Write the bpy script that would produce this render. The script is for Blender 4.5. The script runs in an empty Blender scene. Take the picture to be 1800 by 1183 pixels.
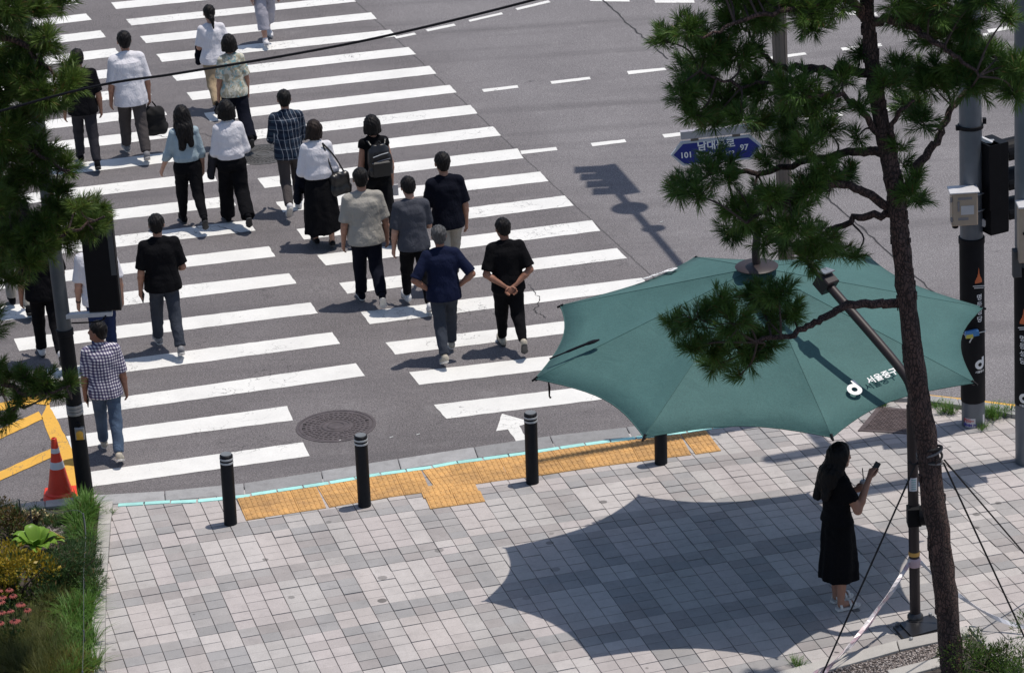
import bpy, bmesh, math, random
import numpy as np
from mathutils import Vector, Matrix, Euler

S = bpy.context.scene
C = S.collection
R = math.radians
rnd = random.Random(7)
nrng = np.random.default_rng(11)

# ------------------------------------------------------------------ camera
# fitted to the crosswalk, the paving grid and the verticals of the photograph
FPX, PITCH, ROLL, CAMH = 6141.28, 21.9959, -3.6153, 15.5907
_a, _r = R(PITCH), R(ROLL)
FW = np.array([0, math.cos(_a), -math.sin(_a)])
_rt = np.array([1.0, 0, 0]); _up = np.cross(_rt, FW)
RT = math.cos(_r) * _rt + math.sin(_r) * _up
UP = -math.sin(_r) * _rt + math.cos(_r) * _up
CP = np.array([0, 0, CAMH])
cam = bpy.data.cameras.new('camera'); cam_o = bpy.data.objects.new('camera', cam); C.objects.link(cam_o)
cam.sensor_width = 36.0; cam.lens = 36.0 * FPX / 1800.0
cam.clip_start = 0.5; cam.clip_end = 2000.0
cam_o.matrix_world = Matrix(((RT[0], UP[0], -FW[0], 0), (RT[1], UP[1], -FW[1], 0), (RT[2], UP[2], -FW[2], CAMH), (0, 0, 0, 1)))
cam.dof.use_dof = True; cam.dof.focus_distance = 37.0; cam.dof.aperture_fstop = 9.0
S.camera = cam_o

# ------------------------------------------------------------------ light
SUNX, SUNY = -0.278, -0.074            # ground offset of a shadow per metre of height
W = bpy.data.worlds.new('World'); S.world = W; W.use_nodes = True
nt = W.node_tree; nt.nodes.clear()
sky = nt.nodes.new('ShaderNodeTexSky'); sky.sky_type = 'NISHITA'; sky.sun_disc = False
sky.sun_elevation = math.atan2(1.0, math.hypot(SUNX, SUNY))
sky.sun_rotation = math.atan2(-SUNX, -SUNY)
sky.air_density = 1.0; sky.dust_density = 1.2
bg = nt.nodes.new('ShaderNodeBackground'); bg.inputs[1].default_value = 0.112
wo = nt.nodes.new('ShaderNodeOutputWorld')
nt.links.new(sky.outputs[0], bg.inputs[0]); nt.links.new(bg.outputs[0], wo.inputs[0])
sl = bpy.data.lights.new('sun', 'SUN'); sl.energy = 3.8; sl.angle = R(0.53); sl.color = (1.0, 0.935, 0.85)
so = bpy.data.objects.new('sun', sl); C.objects.link(so)
so.rotation_euler = Vector((SUNX, SUNY, -1)).to_track_quat('-Z', 'Y').to_euler(); so.location = (5, 30, 30)
S.view_settings.view_transform = 'Standard'; S.view_settings.look = 'None'
S.view_settings.exposure = -0.04; S.view_settings.gamma = 1.0; S.view_settings.use_curve_mapping = False
S.render.engine = 'CYCLES'
S.cycles.max_bounces = 6; S.cycles.diffuse_bounces = 3; S.cycles.glossy_bounces = 2; S.cycles.transmission_bounces = 4

# ------------------------------------------------------------------ measuring helpers (photo pixel -> place)
def ray(u, v):
    return FW + RT * (u - 900) / FPX - UP * (v - 591.5) / FPX
def G(u, v, z=0.0):                      # where the line of sight meets the level z
    d = ray(u, v); t = (z - CAMH) / d[2]
    return CP + t * d
def PY(u, v, y):                         # where it meets the upright plane at distance y
    d = ray(u, v); t = y / d[1]
    return CP + t * d
def px(p):
    d = np.asarray(p, float) - CP; w = d @ FW
    return np.array([900 + FPX * (d @ RT) / w, 591.5 - FPX * (d @ UP) / w])
def height_at(base, v):
    lo, hi = 0.0, 30.0
    for _ in range(50):
        m = (lo + hi) / 2
        if px(np.array([base[0], base[1], base[2] + m]))[1] > v: lo = m
        else: hi = m
    return lo

# ------------------------------------------------------------------ object helpers
def tag(o, label=None, cat=None, group=None, kind=None):
    if label: o['label'] = label
    if cat: o['category'] = cat
    if group: o['group'] = group
    if kind: o['kind'] = kind
    return o
def thing(name, label, cat, loc=(0, 0, 0), rz=0.0, group=None):
    o = bpy.data.objects.new(name, None); C.objects.link(o)
    o.empty_display_size = 0.1
    o.location = loc; o.rotation_euler = (0, 0, rz)
    return tag(o, label, cat, group)
def link(name, me, parent=None, mat=None):
    o = bpy.data.objects.new(name, me); C.objects.link(o)
    if parent is not None: o.parent = parent
    if mat is not None and not me.materials: me.materials.append(mat)
    return o
def meshobj(name, V, F, mat=None, parent=None, smooth=False):
    me = bpy.data.meshes.new(name)
    V = np.asarray(V, np.float32).reshape(-1, 3)
    if isinstance(F, np.ndarray):
        n, k = F.shape
        me.vertices.add(len(V)); me.vertices.foreach_set('co', V.ravel())
        me.loops.add(n * k); me.loops.foreach_set('vertex_index', F.astype(np.int32).ravel())
        me.polygons.add(n); me.polygons.foreach_set('loop_start', np.arange(0, n * k, k, dtype=np.int32))
        me.polygons.foreach_set('loop_total', np.full(n, k, np.int32))
        me.update(calc_edges=True)
    else:
        me.from_pydata([tuple(map(float, v)) for v in V], [], F); me.update()
    if smooth: me.polygons.foreach_set('use_smooth', np.ones(len(me.polygons), bool))
    return link(name, me, parent, mat)

class MB:
    """collects simple shapes into one mesh"""
    def __init__(s): s.V = []; s.F = []
    def add(s, V, F):
        n = len(s.V); s.V += [tuple(map(float, v)) for v in V]; s.F += [tuple(i + n for i in f) for f in F]; return s
    def box(s, c, d, ax=None):
        """centre, full sizes, optional axes (3 vectors)"""
        c = np.array(c, float); d = np.array(d, float) / 2
        A = np.eye(3) if ax is None else np.array(ax, float)
        V = [c + A[0] * d[0] * i + A[1] * d[1] * j + A[2] * d[2] * k for i in (-1, 1) for j in (-1, 1) for k in (-1, 1)]
        return s.add(V, [(0, 1, 3, 2), (4, 6, 7, 5), (0, 4, 5, 1), (2, 3, 7, 6), (0, 2, 6, 4), (1, 5, 7, 3)])
    def bevbox(s, c, d, b, ax=None):
        """box with chamfered top edges"""
        c = np.array(c, float); d = np.array(d, float) / 2; A = np.eye(3) if ax is None else np.array(ax, float)
        def ring(x, y, z): return [c + A[0] * x * i + A[1] * y * j + A[2] * z for i, j in ((-1, -1), (1, -1), (1, 1), (-1, 1))]
        V = ring(d[0], d[1], -d[2]) + ring(d[0], d[1], d[2] - b) + ring(d[0] - b, d[1] - b, d[2])
        F = [(3, 2, 1, 0), (8, 9, 10, 11)]
        for q in (0, 4):
            for i in range(4):
                j = (i + 1) % 4; F.append((q + i, q + j, q + 4 + j, q + 4 + i))
        return s.add(V, F)
    def tube(s, P, r, n=10, caps=True, flat=1.0):
        """swept tube through points, radius scalar or list"""
        P = [np.array(p, float) for p in P]; m = len(P)
        r = [r] * m if np.isscalar(r) else list(r)
        V = []; ref = None
        for i, p in enumerate(P):
            t = P[min(i + 1, m - 1)] - P[max(i - 1, 0)]; t = t / (np.linalg.norm(t) + 1e-9)
            if ref is None:
                ref = np.array([1.0, 0, 0]) if abs(t[0]) < 0.8 else np.array([0, 1.0, 0])
            a = ref - t * (ref @ t); a /= np.linalg.norm(a) + 1e-9; ref = a
            b = np.cross(t, a)
            for k in range(n):
                w = 2 * math.pi * k / n
                V.append(p + r[i] * (a * math.cos(w) + flat * b * math.sin(w)))
        F = []
        for i in range(m - 1):
            for k in range(n):
                j = (k + 1) % n; F.append((i * n + k, i * n + j, (i + 1) * n + j, (i + 1) * n + k))
        if caps: F.append(tuple(range(n - 1, -1, -1))); F.append(tuple((m - 1) * n + k for k in range(n)))
        return s.add(V, F)
    def lathe(s, c, prof, n=24, axis=(0, 0, 1)):
        """profile of (radius, height) about an axis through c"""
        z = np.array(axis, float); z /= np.linalg.norm(z)
        x = np.array([1.0, 0, 0]) if abs(z[0]) < 0.8 else np.array([0, 1.0, 0])
        x = x - z * (x @ z); x /= np.linalg.norm(x); y = np.cross(z, x); c = np.array(c, float)
        V = [c + z * h + rr * (x * math.cos(2 * math.pi * k / n) + y * math.sin(2 * math.pi * k / n)) for rr, h in prof for k in range(n)]
        F = []
        for i in range(len(prof) - 1):
            for k in range(n):
                j = (k + 1) % n; F.append((i * n + k, i * n + j, (i + 1) * n + j, (i + 1) * n + k))
        F.append(tuple(range(n - 1, -1, -1))); F.append(tuple((len(prof) - 1) * n + k for k in range(n)))
        return s.add(V, F)
    def poly(s, pts, z0, z1):
        """level polygon given a thickness"""
        n = len(pts)
        V = [(p[0], p[1], z0) for p in pts] + [(p[0], p[1], z1) for p in pts]
        a = sum(pts[i][0] * pts[(i + 1) % n][1] - pts[(i + 1) % n][0] * pts[i][1] for i in range(n))
        F = [tuple(range(n - 1, -1, -1)), tuple(range(n, 2 * n))] + [(i, (i + 1) % n, n + (i + 1) % n, n + i) for i in range(n)]
        if a < 0: F = [tuple(reversed(f)) for f in F]
        return s.add(V, F)
    def build(s, name, mat=None, parent=None, smooth=False):
        o = meshobj(name, s.V, s.F, mat, parent, False)
        if smooth:
            me = o.data
            me.polygons.foreach_set('use_smooth', np.ones(len(me.polygons), bool))
            me.set_sharp_from_angle(angle=R(40))
        return o
def at_origin(o, p):                       # move a top-level mesh's origin to p without moving the shape
    M = Matrix.Translation(-Vector(p)); o.data.transform(M); o.location = Vector(p); return o
def spline(P, n):                          # Catmull-Rom through points
    P = [np.array(p, float) for p in P]; Q = [2 * P[0] - P[1]] + P + [2 * P[-1] - P[-2]]; out = []
    for i in range(1, len(Q) - 2):
        for k in range(n):
            t = k / n; a, b, c, d = Q[i - 1:i + 3]
            out.append(0.5 * (2 * b + (c - a) * t + (2 * a - 5 * b + 4 * c - d) * t * t + (3 * b - a - 3 * c + d) * t ** 3))
    return out + [P[-1]]

# ------------------------------------------------------------------ materials
def newmat(name):
    m = bpy.data.materials.new(name); m.use_nodes = True
    return m, m.node_tree, m.node_tree.nodes['Principled BSDF']
def N(t, ty, **kw):
    n = t.nodes.new('ShaderNode' + ty)
    for k, v in kw.items():
        if isinstance(k, str) and k.startswith('i_'):
            n.inputs[k[2:].replace('_', ' ')].default_value = v
        else: setattr(n, k, v)
    return n
def coord(t, kind='Object', scale=None):
    c = N(t, 'TexCoord')
    out = c.outputs[kind]
    if scale is not None:
        m = N(t, 'Mapping'); m.inputs['Scale'].default_value = scale; t.links.new(out, m.inputs[0]); out = m.outputs[0]
    return out
def noise(t, vec, scale, detail=4, rough=0.6, dist=0.0):
    n = N(t, 'TexNoise'); n.inputs['Scale'].default_value = scale; n.inputs['Detail'].default_value = detail
    n.inputs['Roughness'].default_value = rough; n.inputs['Distortion'].default_value = dist
    if vec is not None: t.links.new(vec, n.inputs['Vector'])
    return n.outputs[0]
def ramp(t, fac, stops):
    r = N(t, 'ValToRGB'); e = r.color_ramp.elements
    while len(e) < len(stops): e.new(0.5)
    for i, (p, c) in enumerate(stops):
        e[i].position = p; e[i].color = (c, c, c, 1) if np.isscalar(c) else tuple(c) + ((1,) if len(c) == 3 else ())
    t.links.new(fac, r.inputs[0]); return r.outputs[0]
def mixc(t, fac, a, b, mode='MIX'):
    m = N(t, 'Mix', data_type='RGBA', blend_type=mode)
    def setin(sock, v):
        if hasattr(v, 'is_output'): t.links.new(v, sock)
        elif np.isscalar(v): sock.default_value = v
        else: sock.default_value = tuple(v) + ((1,) if len(v) == 3 else ())
    setin(m.inputs[0], fac); setin(m.inputs[6], a); setin(m.inputs[7], b)
    return m.outputs[2]
def math_(t, op, a, b=None, c=None):
    m = N(t, 'Math', operation=op)
    for i, v in enumerate((a, b, c)):
        if v is None: continue
        if hasattr(v, 'is_output'): t.links.new(v, m.inputs[i])
        else: m.inputs[i].default_value = v
    return m.outputs[0]
def bump(t, bs, h, strength=0.3, dist=0.01):
    b = N(t, 'Bump'); b.inputs['Strength'].default_value = strength; b.inputs['Distance'].default_value = dist
    t.links.new(h, b.inputs['Height']); t.links.new(b.outputs[0], bs.inputs['Normal'])
def simple(name, col, rough=0.6, metal=0.0, var=0.12, scale=8.0, bmp=0.0, bscale=60.0, spec=0.5, kind='Object'):
    """one colour with soft large and small mottling"""
    m, t, b = newmat(name)
    v = coord(t, kind)
    f = noise(t, v, scale, 5, 0.65)
    c = np.array(col)
    col_o = mixc(t, ramp(t, f, [(0.3, 0.0), (0.7, 1.0)]), tuple(c * (1 - var)), tuple(np.minimum(c * (1 + var), 1)))
    t.links.new(col_o, b.inputs['Base Color'])
    b.inputs['Roughness'].default_value = rough; b.inputs['Metallic'].default_value = metal
    b.inputs['Specular IOR Level'].default_value = spec
    if bmp: bump(t, b, noise(t, v, bscale, 3), bmp, 0.005)
    return m
# ================================================================== ground
ROADZ = -0.03
def asphalt():
    m, t, b = newmat('asphalt')
    v = coord(t, 'Object')
    sep = N(t, 'SeparateXYZ'); t.links.new(v, sep.inputs[0])
    # older purplish surface under the crossing, newer paler surface to the right of the joint
    A, B = G(625, 0)[:2], G(1100, 440)[:2]
    n = np.array([B[1] - A[1], -(B[0] - A[0])]); n /= np.linalg.norm(n)
    if n[0] < 0: n = -n
    d = math_(t, 'ADD', math_(t, 'MULTIPLY', sep.outputs[0], n[0]), math_(t, 'MULTIPLY', sep.outputs[1], n[1]))
    d = math_(t, 'SUBTRACT', d, float(A @ n))
    d = math_(t, 'ADD', d, math_(t, 'MULTIPLY', math_(t, 'SUBTRACT', noise(t, v, 2.5, 3), 0.5), 0.05))
    side = ramp(t, math_(t, 'ADD', math_(t, 'MULTIPLY', d, 0.35), 0.5), [(0.45, 0.0), (0.505, 0.45), (0.8, 1.0)])
    crack = ramp(t, math_(t, 'ABSOLUTE', d), [(0.003, 1.0), (0.014, 0.0)])
    big = noise(t, v, 0.55, 4, 0.55)
    old = mixc(t, ramp(t, big, [(0.3, 0.0), (0.7, 1.0)]), (0.126, 0.116, 0.119), (0.162, 0.150, 0.154))
    new = mixc(t, ramp(t, big, [(0.3, 0.0), (0.7, 1.0)]), (0.158, 0.149, 0.155), (0.198, 0.188, 0.194))
    base = mixc(t, side, old, new)
    # stone grains
    g1 = noise(t, v, 62, 3, 0.8); g2 = noise(t, v, 42, 2, 0.6)
    grain = ramp(t, g1, [(0.32, 0.30), (0.5, 0.95), (0.68, 2.0)])
    base = mixc(t, 0.85, base, grain, 'MULTIPLY')
    base = mixc(t, ramp(t, g2, [(0.66, 0.0), (0.76, 0.5)]), base, (0.33, 0.31, 0.31))
    # wheel-polished streaks along the carriageway and old stains
    vm = N(t, 'Mapping'); vm.inputs['Rotation'].default_value = (0, 0, R(-10)); vm.inputs['Scale'].default_value = (0.12, 1.6, 1)
    t.links.new(v, vm.inputs[0])
    st = noise(t, vm.outputs[0], 1.0, 4, 0.6)
    base = mixc(t, ramp(t, st, [(0.50, 0.0), (0.70, 0.5)]), base, (0.085, 0.079, 0.084))
    oil = noise(t, v, 3.1, 5, 0.7)
    base = mixc(t, math_(t, 'MULTIPLY', ramp(t, oil, [(0.62, 0.0), (0.74, 0.75)]), ramp(t, noise(t, v, 0.5, 2), [(0.45, 0.0), (0.6, 1.0)])), base, (0.055, 0.052, 0.056))
    base = mixc(t, ramp(t, noise(t, v, 1.9, 6, 0.75), [(0.56, 0.0), (0.75, 0.28)]), base, (0.30, 0.29, 0.29))
    # crazing
    vo = N(t, 'TexVoronoi', feature='DISTANCE_TO_EDGE'); vo.inputs['Scale'].default_value = 2.2
    wv = N(t, 'VectorMath', operation='ADD'); nn = N(t, 'TexNoise'); nn.inputs['Scale'].default_value = 3.0; nn.inputs['Detail'].default_value = 4
    t.links.new(v, nn.inputs['Vector']); t.links.new(v, wv.inputs[0]); t.links.new(nn.outputs[1], wv.inputs[1]); t.links.new(wv.outputs[0], vo.inputs['Vector'])
    cz = ramp(t, vo.outputs['Distance'], [(0.004, 1.0), (0.012, 0.0)])
    msk = ramp(t, noise(t, v, 0.8, 2), [(0.56, 0.0), (0.66, 0.8)])
    cz = math_(t, 'MULTIPLY', cz, math_(t, 'MULTIPLY', msk, math_(t, 'SUBTRACT', 1.0, side)))
    base = mixc(t, math_(t, 'MAXIMUM', math_(t, 'MULTIPLY', crack, 0.7), cz), base, (0.03, 0.028, 0.03))
    t.links.new(base, b.inputs['Base Color'])
    b.inputs['Roughness'].default_value = 0.85; b.inputs['Specular IOR Level'].default_value = 0.35
    bump(t, b, g1, 0.35, 0.01)
    return m
M_ASPH = asphalt()
def paint(name, col, wear=0.5):
    m, t, b = newmat(name)
    v = coord(t, 'Object')
    f = noise(t, v, 1.7, 4, 0.6); g = noise(t, v, 60, 3, 0.7)
    c = np.array(col)
    base = mixc(t, ramp(t, f, [(0.3, 0.0), (0.7, 1.0)]), tuple(c * 0.9), tuple(np.minimum(c * 1.04, 0.95)))
    base = mixc(t, ramp(t, g, [(0.35, 0.22), (0.6, 0.0)]), base, tuple(c * 0.55))
    # cracks and chipped spots show the asphalt
    vo = N(t, 'TexVoronoi', feature='DISTANCE_TO_EDGE'); vo.inputs['Scale'].default_value = 2.2
    wv = N(t, 'VectorMath', operation='ADD'); nn = N(t, 'TexNoise'); nn.inputs['Scale'].default_value = 3.0; nn.inputs['Detail'].default_value = 4
    t.links.new(v, nn.inputs['Vector']); t.links.new(v, wv.inputs[0]); t.links.new(nn.outputs[1], wv.inputs[1]); t.links.new(wv.outputs[0], vo.inputs['Vector'])
    cz = math_(t, 'MULTIPLY', ramp(t, vo.outputs['Distance'], [(0.004, 1.0), (0.014, 0.0)]), ramp(t, noise(t, v, 0.8, 2), [(0.5, 0.0), (0.62, 1.0)]))
    chip = math_(t, 'MULTIPLY', ramp(t, noise(t, v, 26, 3, 0.7), [(0.63, 0.0), (0.67, 1.0)]), ramp(t, noise(t, v, 1.1, 3), [(0.5, 0.0), (0.62, wear)]))
    base = mixc(t, math_(t, 'MAXIMUM', math_(t, 'MULTIPLY', cz, 0.75), chip), base, (0.11, 0.105, 0.11))
    t.links.new(base, b.inputs['Base Color']); b.inputs['Roughness'].default_value = 0.7
    bump(t, b, g, 0.2, 0.004)
    return m
M_WHITE = paint('road_paint_white', (0.74, 0.735, 0.71))
M_YEL = paint('road_paint_yellow', (0.72, 0.40, 0.06), 0.8)

road = meshobj('road', [(-300, -60, ROADZ), (300, -60, ROADZ), (300, 500, ROADZ), (-300, 500, ROADZ)], [(0, 1, 2, 3)], M_ASPH)
tag(road, 'dark grey asphalt road with a wide staggered zebra crossing', kind='structure')

def mark(name, pts, mat, dz=0.004, jag=0.007, label=None):
    """a painted sheet on the road, its edges slightly ragged"""
    P = [G(u, v, ROADZ)[:2] for u, v in pts]
    V = []
    for i, p in enumerate(P):
        q = P[(i + 1) % len(P)]; L = np.linalg.norm(q - p); k = max(1, int(L / 0.09))
        nrm = np.array([q[1] - p[1], p[0] - q[0]]) / (L + 1e-9)
        for j in range(k):
            a = p + (q - p) * j / k
            if j: a = a + nrm * rnd.gauss(0, jag * 0.45)
            V.append((a[0], a[1], ROADZ + dz))
    c = np.mean([v[:2] for v in V], 0)
    ar = sum(V[i][0] * V[(i + 1) % len(V)][1] - V[(i + 1) % len(V)][0] * V[i][1] for i in range(len(V)))
    if ar < 0: V.reverse()
    o = meshobj(name, V, [tuple(range(len(V)))], mat, road)
    if label: o['label'] = label
    return o
# stripes, measured corner by corner: index -> top left, bottom left, top right, bottom right
RL = {0: (195.3, 5.6), 1: (221.7, 34.8), 2: (246.1, 64.7), 3: (274.7, 96.4), 4: (299.3, 130.6), 5: (328, 163.6), 6: (358.7, 199.6), 7: (389, 236), 8: (420, 274.5), 9: (452.5, 314.2), 10: (485.2, 355.8), 11: (521.2, 403.5), 12: (557.5, 449), 13: (596, 498.1), 14: (634.3, 549.1), 15: (677.5, 602.6), 16: (719, 654.6), 17: (762.8, 711.8)}
RLB = {0: (204.2, 17.2), 1: (230.8, 45.9), 2: (256.7, 77.1), 3: (284.9, 109.8), 4: (310.8, 143.3), 5: (338.7, 177.1), 6: (369.1, 214.6), 7: (400.5, 251.5), 8: (432, 291), 9: (465.2, 331.5), 10: (497.6, 373.9), 11: (534.4, 422), 12: (573, 467.4), 13: (610.7, 517.1), 14: (650, 570.4), 15: (694.4, 623.7), 16: (737, 677), 17: (784.8, 736.2)}
RRT = {0: (582, -33), 1: (616, -6), 2: (652.5, 22.8), 3: (686, 53.3), 4: (718, 83.7), 5: (754.8, 116.7), 6: (790.3, 150.2), 7: (827.1, 185.4), 8: (866.5, 223.2), 9: (909.6, 261.8), 10: (949.5, 302.4), 11: (992.5, 344.5), 12: (1040.6, 387.8), 13: (1084.4, 436.8), 14: (1128, 489), 15: (1176, 543), 16: (1226, 596), 17: (1278, 650)}
RRB = {0: (591, -22), 1: (626, 4), 2: (662.2, 34.2), 3: (697, 65), 4: (731.5, 96.4), 5: (766.8, 130.6), 6: (802.8, 163.6), 7: (839.3, 200.4), 8: (880.8, 239.2), 9: (920.5, 279), 10: (964.4, 319.2), 11: (1008.6, 362.2), 12: (1055.3, 406.5), 13: (1102.4, 454.6), 14: (1146, 507), 15: (1194, 562), 16: (1246, 617), 17: (1299, 673)}
for i in range(18):
    mark('crosswalk_stripe', [RL[i], RRT[i], RRB[i], RLB[i]], M_WHITE)
LR = {-1: (127, -3), 0: (151.4, 24.9), 1: (176.8, 54.3), 2: (203, 85.5), 3: (230, 118), 4: (257, 153), 5: (284.6, 188.5), 6: (313.5, 224.2), 7: (343, 263), 8: (372.3, 302.6), 9: (404, 345), 10: (436.8, 387.8), 11: (472.8, 433.5), 12: (508, 481), 13: (546, 532), 14: (584.1, 584.4), 15: (625.5, 638.9), 16: (504.9, 714), 17: (532.8, 777.6)}
LRB = {-1: (137.2, 7.6), 0: (161.1, 36), 1: (186, 66.5), 2: (212.6, 99), 3: (239.5, 132), 4: (266.5, 167.5), 5: (293.8, 203), 6: (323, 240), 7: (353, 279.5), 8: (382.2, 319.3), 9: (415.5, 362), 10: (449.4, 406.1), 11: (484.2, 451.7), 12: (521, 499), 13: (559, 551), 14: (598, 604.7), 15: (641.7, 661.2), 16: (515.1, 739.1), 17: (544.5, 801.8)}
# left ends of the left half
LL = {}
for i in range(-1, 18):
    if i <= 12: LL[i] = (-260, LR[i][1] + (LR[i][0] + 260) * 0.118); 
LL.update({12: (-17, 541), 13: (24.4, 595.9), 14: (63.2, 652), 15: (87.6, 716.6), 16: (116, 767), 17: (155, 830)})
LLB = {}
for i in range(-1, 18):
    if i <= 12: LLB[i] = (-250, LRB[i][1] + (LRB[i][0] + 250) * 0.118)
LLB.update({12: (2.5, 565), 13: (33.9, 617.5), 14: (73, 674), 15: (99, 736.7), 16: (126, 789), 17: (159.5, 856)})
for i in range(-1, 18):
    mark('crosswalk_stripe', [LL[i], LR[i], LRB[i], LLB[i]], M_WHITE)
def z3(o, p, s): return (o[0] + p[0] / s, o[1] + p[1] / s)
k3 = lambda *q: [z3((680, 0), p, 3.942) for p in q]
for q in (k3((658, 622), (905, 594), (912, 612), (672, 642)), k3((1133, 567), (1405, 536), (1413, 553), (1143, 586)),
          k3((925, 1048), (1172, 1022), (1183, 1044), (933, 1072)), k3((1412, 995), (1648, 968), (1660, 988), (1425, 1018)),
          k3((268, 208), (465, 168), (478, 182), (283, 222)), k3((565, 143), (795, 90), (805, 103), (575, 155)),
          k3((890, 62), (1120, 6), (1135, 20), (905, 75)), k3((50, 258), (190, 230), (205, 243), (65, 272)),
          [(1102, 126), (1168, 120), (1172, 124), (1105, 132)], [(1164, 237), (1228, 230), (1231, 236), (1168, 243)],
          [(1150, 1), (1220, 1), (1221, 6), (1152, 6)], [(1350, 101), (1415, 93), (1418, 97), (1354, 106)],
          [(1478, 85), (1548, 77), (1551, 82), (1481, 90)], [(1470, 20), (1540, 23), (1543, 29), (1474, 26)],
          [(1545, 192), (1612, 183), (1615, 189), (1548, 198)], [(1412, 206), (1480, 198), (1483, 204), (1415, 212)],
          [(1735, 53), (1778, 46), (1782, 51), (1738, 59)], [(1034, -1), (1106, 0), (1107, 4), (1038, 3)],
          [(1290, 222), (1352, 214), (1355, 220), (1294, 228)], [(1728, 60), (1737, 59), (1737, 63), (1728, 64)]):
    mark('lane_dash', q, M_WHITE, 0.004, 0.006)
mark('direction_arrow', [(882.6, 727.5), (872, 758), (893, 755), (907, 776), (926, 773), (913, 749), (936, 742)], M_WHITE)
for q in ([(-60, 722), (62, 696), (92, 700), (85, 713), (60, 710), (-60, 736)], [(73, 735), (84, 708), (128, 793), (152, 880), (134, 884)],
          [(-60, 782), (68, 724), (76, 737), (-60, 800)], [(-60, 857), (96, 786), (104, 799), (-60, 872)]):
    mark('yellow_line', q, M_YEL, 0.008)
mark('yellow_line', [(1560, 690), (1632, 695), (1700, 702), (1785, 712), (1900, 730), (1900, 741), (1785, 721), (1700, 711), (1632, 704), (1560, 699)], M_YEL, 0.008, 0.004)

M_TAR = simple('sealed_crack', (0.03, 0.028, 0.03), 0.7, 0, 0.2)
def crack_line(pts, w):
    P = spline([G(u, v, ROADZ) for u, v in pts], 10); V = []
    for i, p in enumerate(P):
        d = P[min(i + 1, len(P) - 1)] - P[max(0, i - 1)]; n = np.array([-d[1], d[0], 0]) / (np.linalg.norm(d) + 1e-9); p = p + n * rnd.gauss(0, 0.012); k = w * rnd.uniform(0.5, 1.3)
        V += [(p[0] + n[0] * k, p[1] + n[1] * k, ROADZ + 0.006), (p[0] - n[0] * k, p[1] - n[1] * k, ROADZ + 0.006)]
    meshobj('crack_seam', V, [(2 * i, 2 * i + 1, 2 * i + 3, 2 * i + 2) for i in range(len(P) - 1)], M_TAR, road)
crack_line([(1050, -10), (1090, 30), (1126, 62), (1175, 105)], 0.012); crack_line([(1425, 325), (1500, 388), (1570, 452), (1660, 530)], 0.010)
crack_line([(330, 395), (352, 402), (380, 398), (420, 410)], 0.006); crack_line([(255, 235), (300, 242), (352, 236), (430, 262)], 0.006); crack_line([(930, 500), (948, 530), (940, 545), (960, 560)], 0.006)
# ------------------------------------------------------------------ manhole covers
def iron(name, col):
    m, t, b = newmat(name)
    v = coord(t, 'Object'); f = noise(t, v, 9, 5, 0.7); c = np.array(col)
    t.links.new(mixc(t, ramp(t, f, [(0.3, 0.0), (0.7, 1.0)]), tuple(c * 0.7), tuple(c * 1.35)), b.inputs['Base Color'])
    b.inputs['Roughness'].default_value = 0.6; b.inputs['Metallic'].default_value = 0.25
    bump(t, b, noise(t, v, 80, 3), 0.3, 0.004)
    return m
M_IRON = iron('cast_iron_brown', (0.098, 0.083, 0.086)); M_IRON2 = iron('cast_iron_grey', (0.085, 0.082, 0.08))
M_HOLE = simple('dark_hole', (0.01, 0.01, 0.01), 0.9)
def manhole(cx, cy, rad, mat, label, rings):
    c = G(cx, cy, ROADZ)
    t = thing('manhole_cover', label, 'manhole cover', (c[0], c[1], ROADZ))
    MB().lathe((0, 0, 0), [(rad, 0.001), (rad, 0.006), (rad * 0.93, 0.008), (rad * 0.925, 0.002)], 56).build('rim', mat, t, True)
    pr = [(rad * 0.915, 0.0015), (rad * 0.91, 0.006)]
    for a in rings: pr += [(rad * (a + 0.03), 0.006), (rad * (a + 0.02), 0.013), (rad * a, 0.013), (rad * (a - 0.01), 0.006)]
    MB().lathe((0, 0, 0), pr + [(0.01, 0.006)], 48).build('lid', mat, t, True)
    s = MB()
    for rr, n in ((0.8, 40), (0.68, 34), (0.56, 26), (0.46, 22)):
        for k in range(n):
            w = 2 * math.pi * k / n + rr
            x = np.array([math.cos(w), math.sin(w), 0]); y = np.array([-x[1], x[0], 0])
            s.box(x * rad * rr + np.array([0, 0, 0.008]), (0.028, 0.03, 0.009), (x, y, (0, 0, 1)))
    tag(s.build('tread', mat, t), kind='stuff')
    for w in (0.25, math.pi + 0.1, math.pi - 0.22):
        MB().box((math.cos(w) * rad * 0.8, math.sin(w) * rad * 0.8, 0.011), (0.035, 0.03, 0.01)).build('lift_hole', M_HOLE, t)
manhole(590.5, 749, 0.455, M_IRON, 'large round brown iron manhole cover in the road near the kerb', (0.34, 0.2))
manhole(462, 272, 0.43, M_IRON2, 'grey round manhole cover between the stripes, among the walking people', (0.62, 0.38, 0.2))

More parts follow.
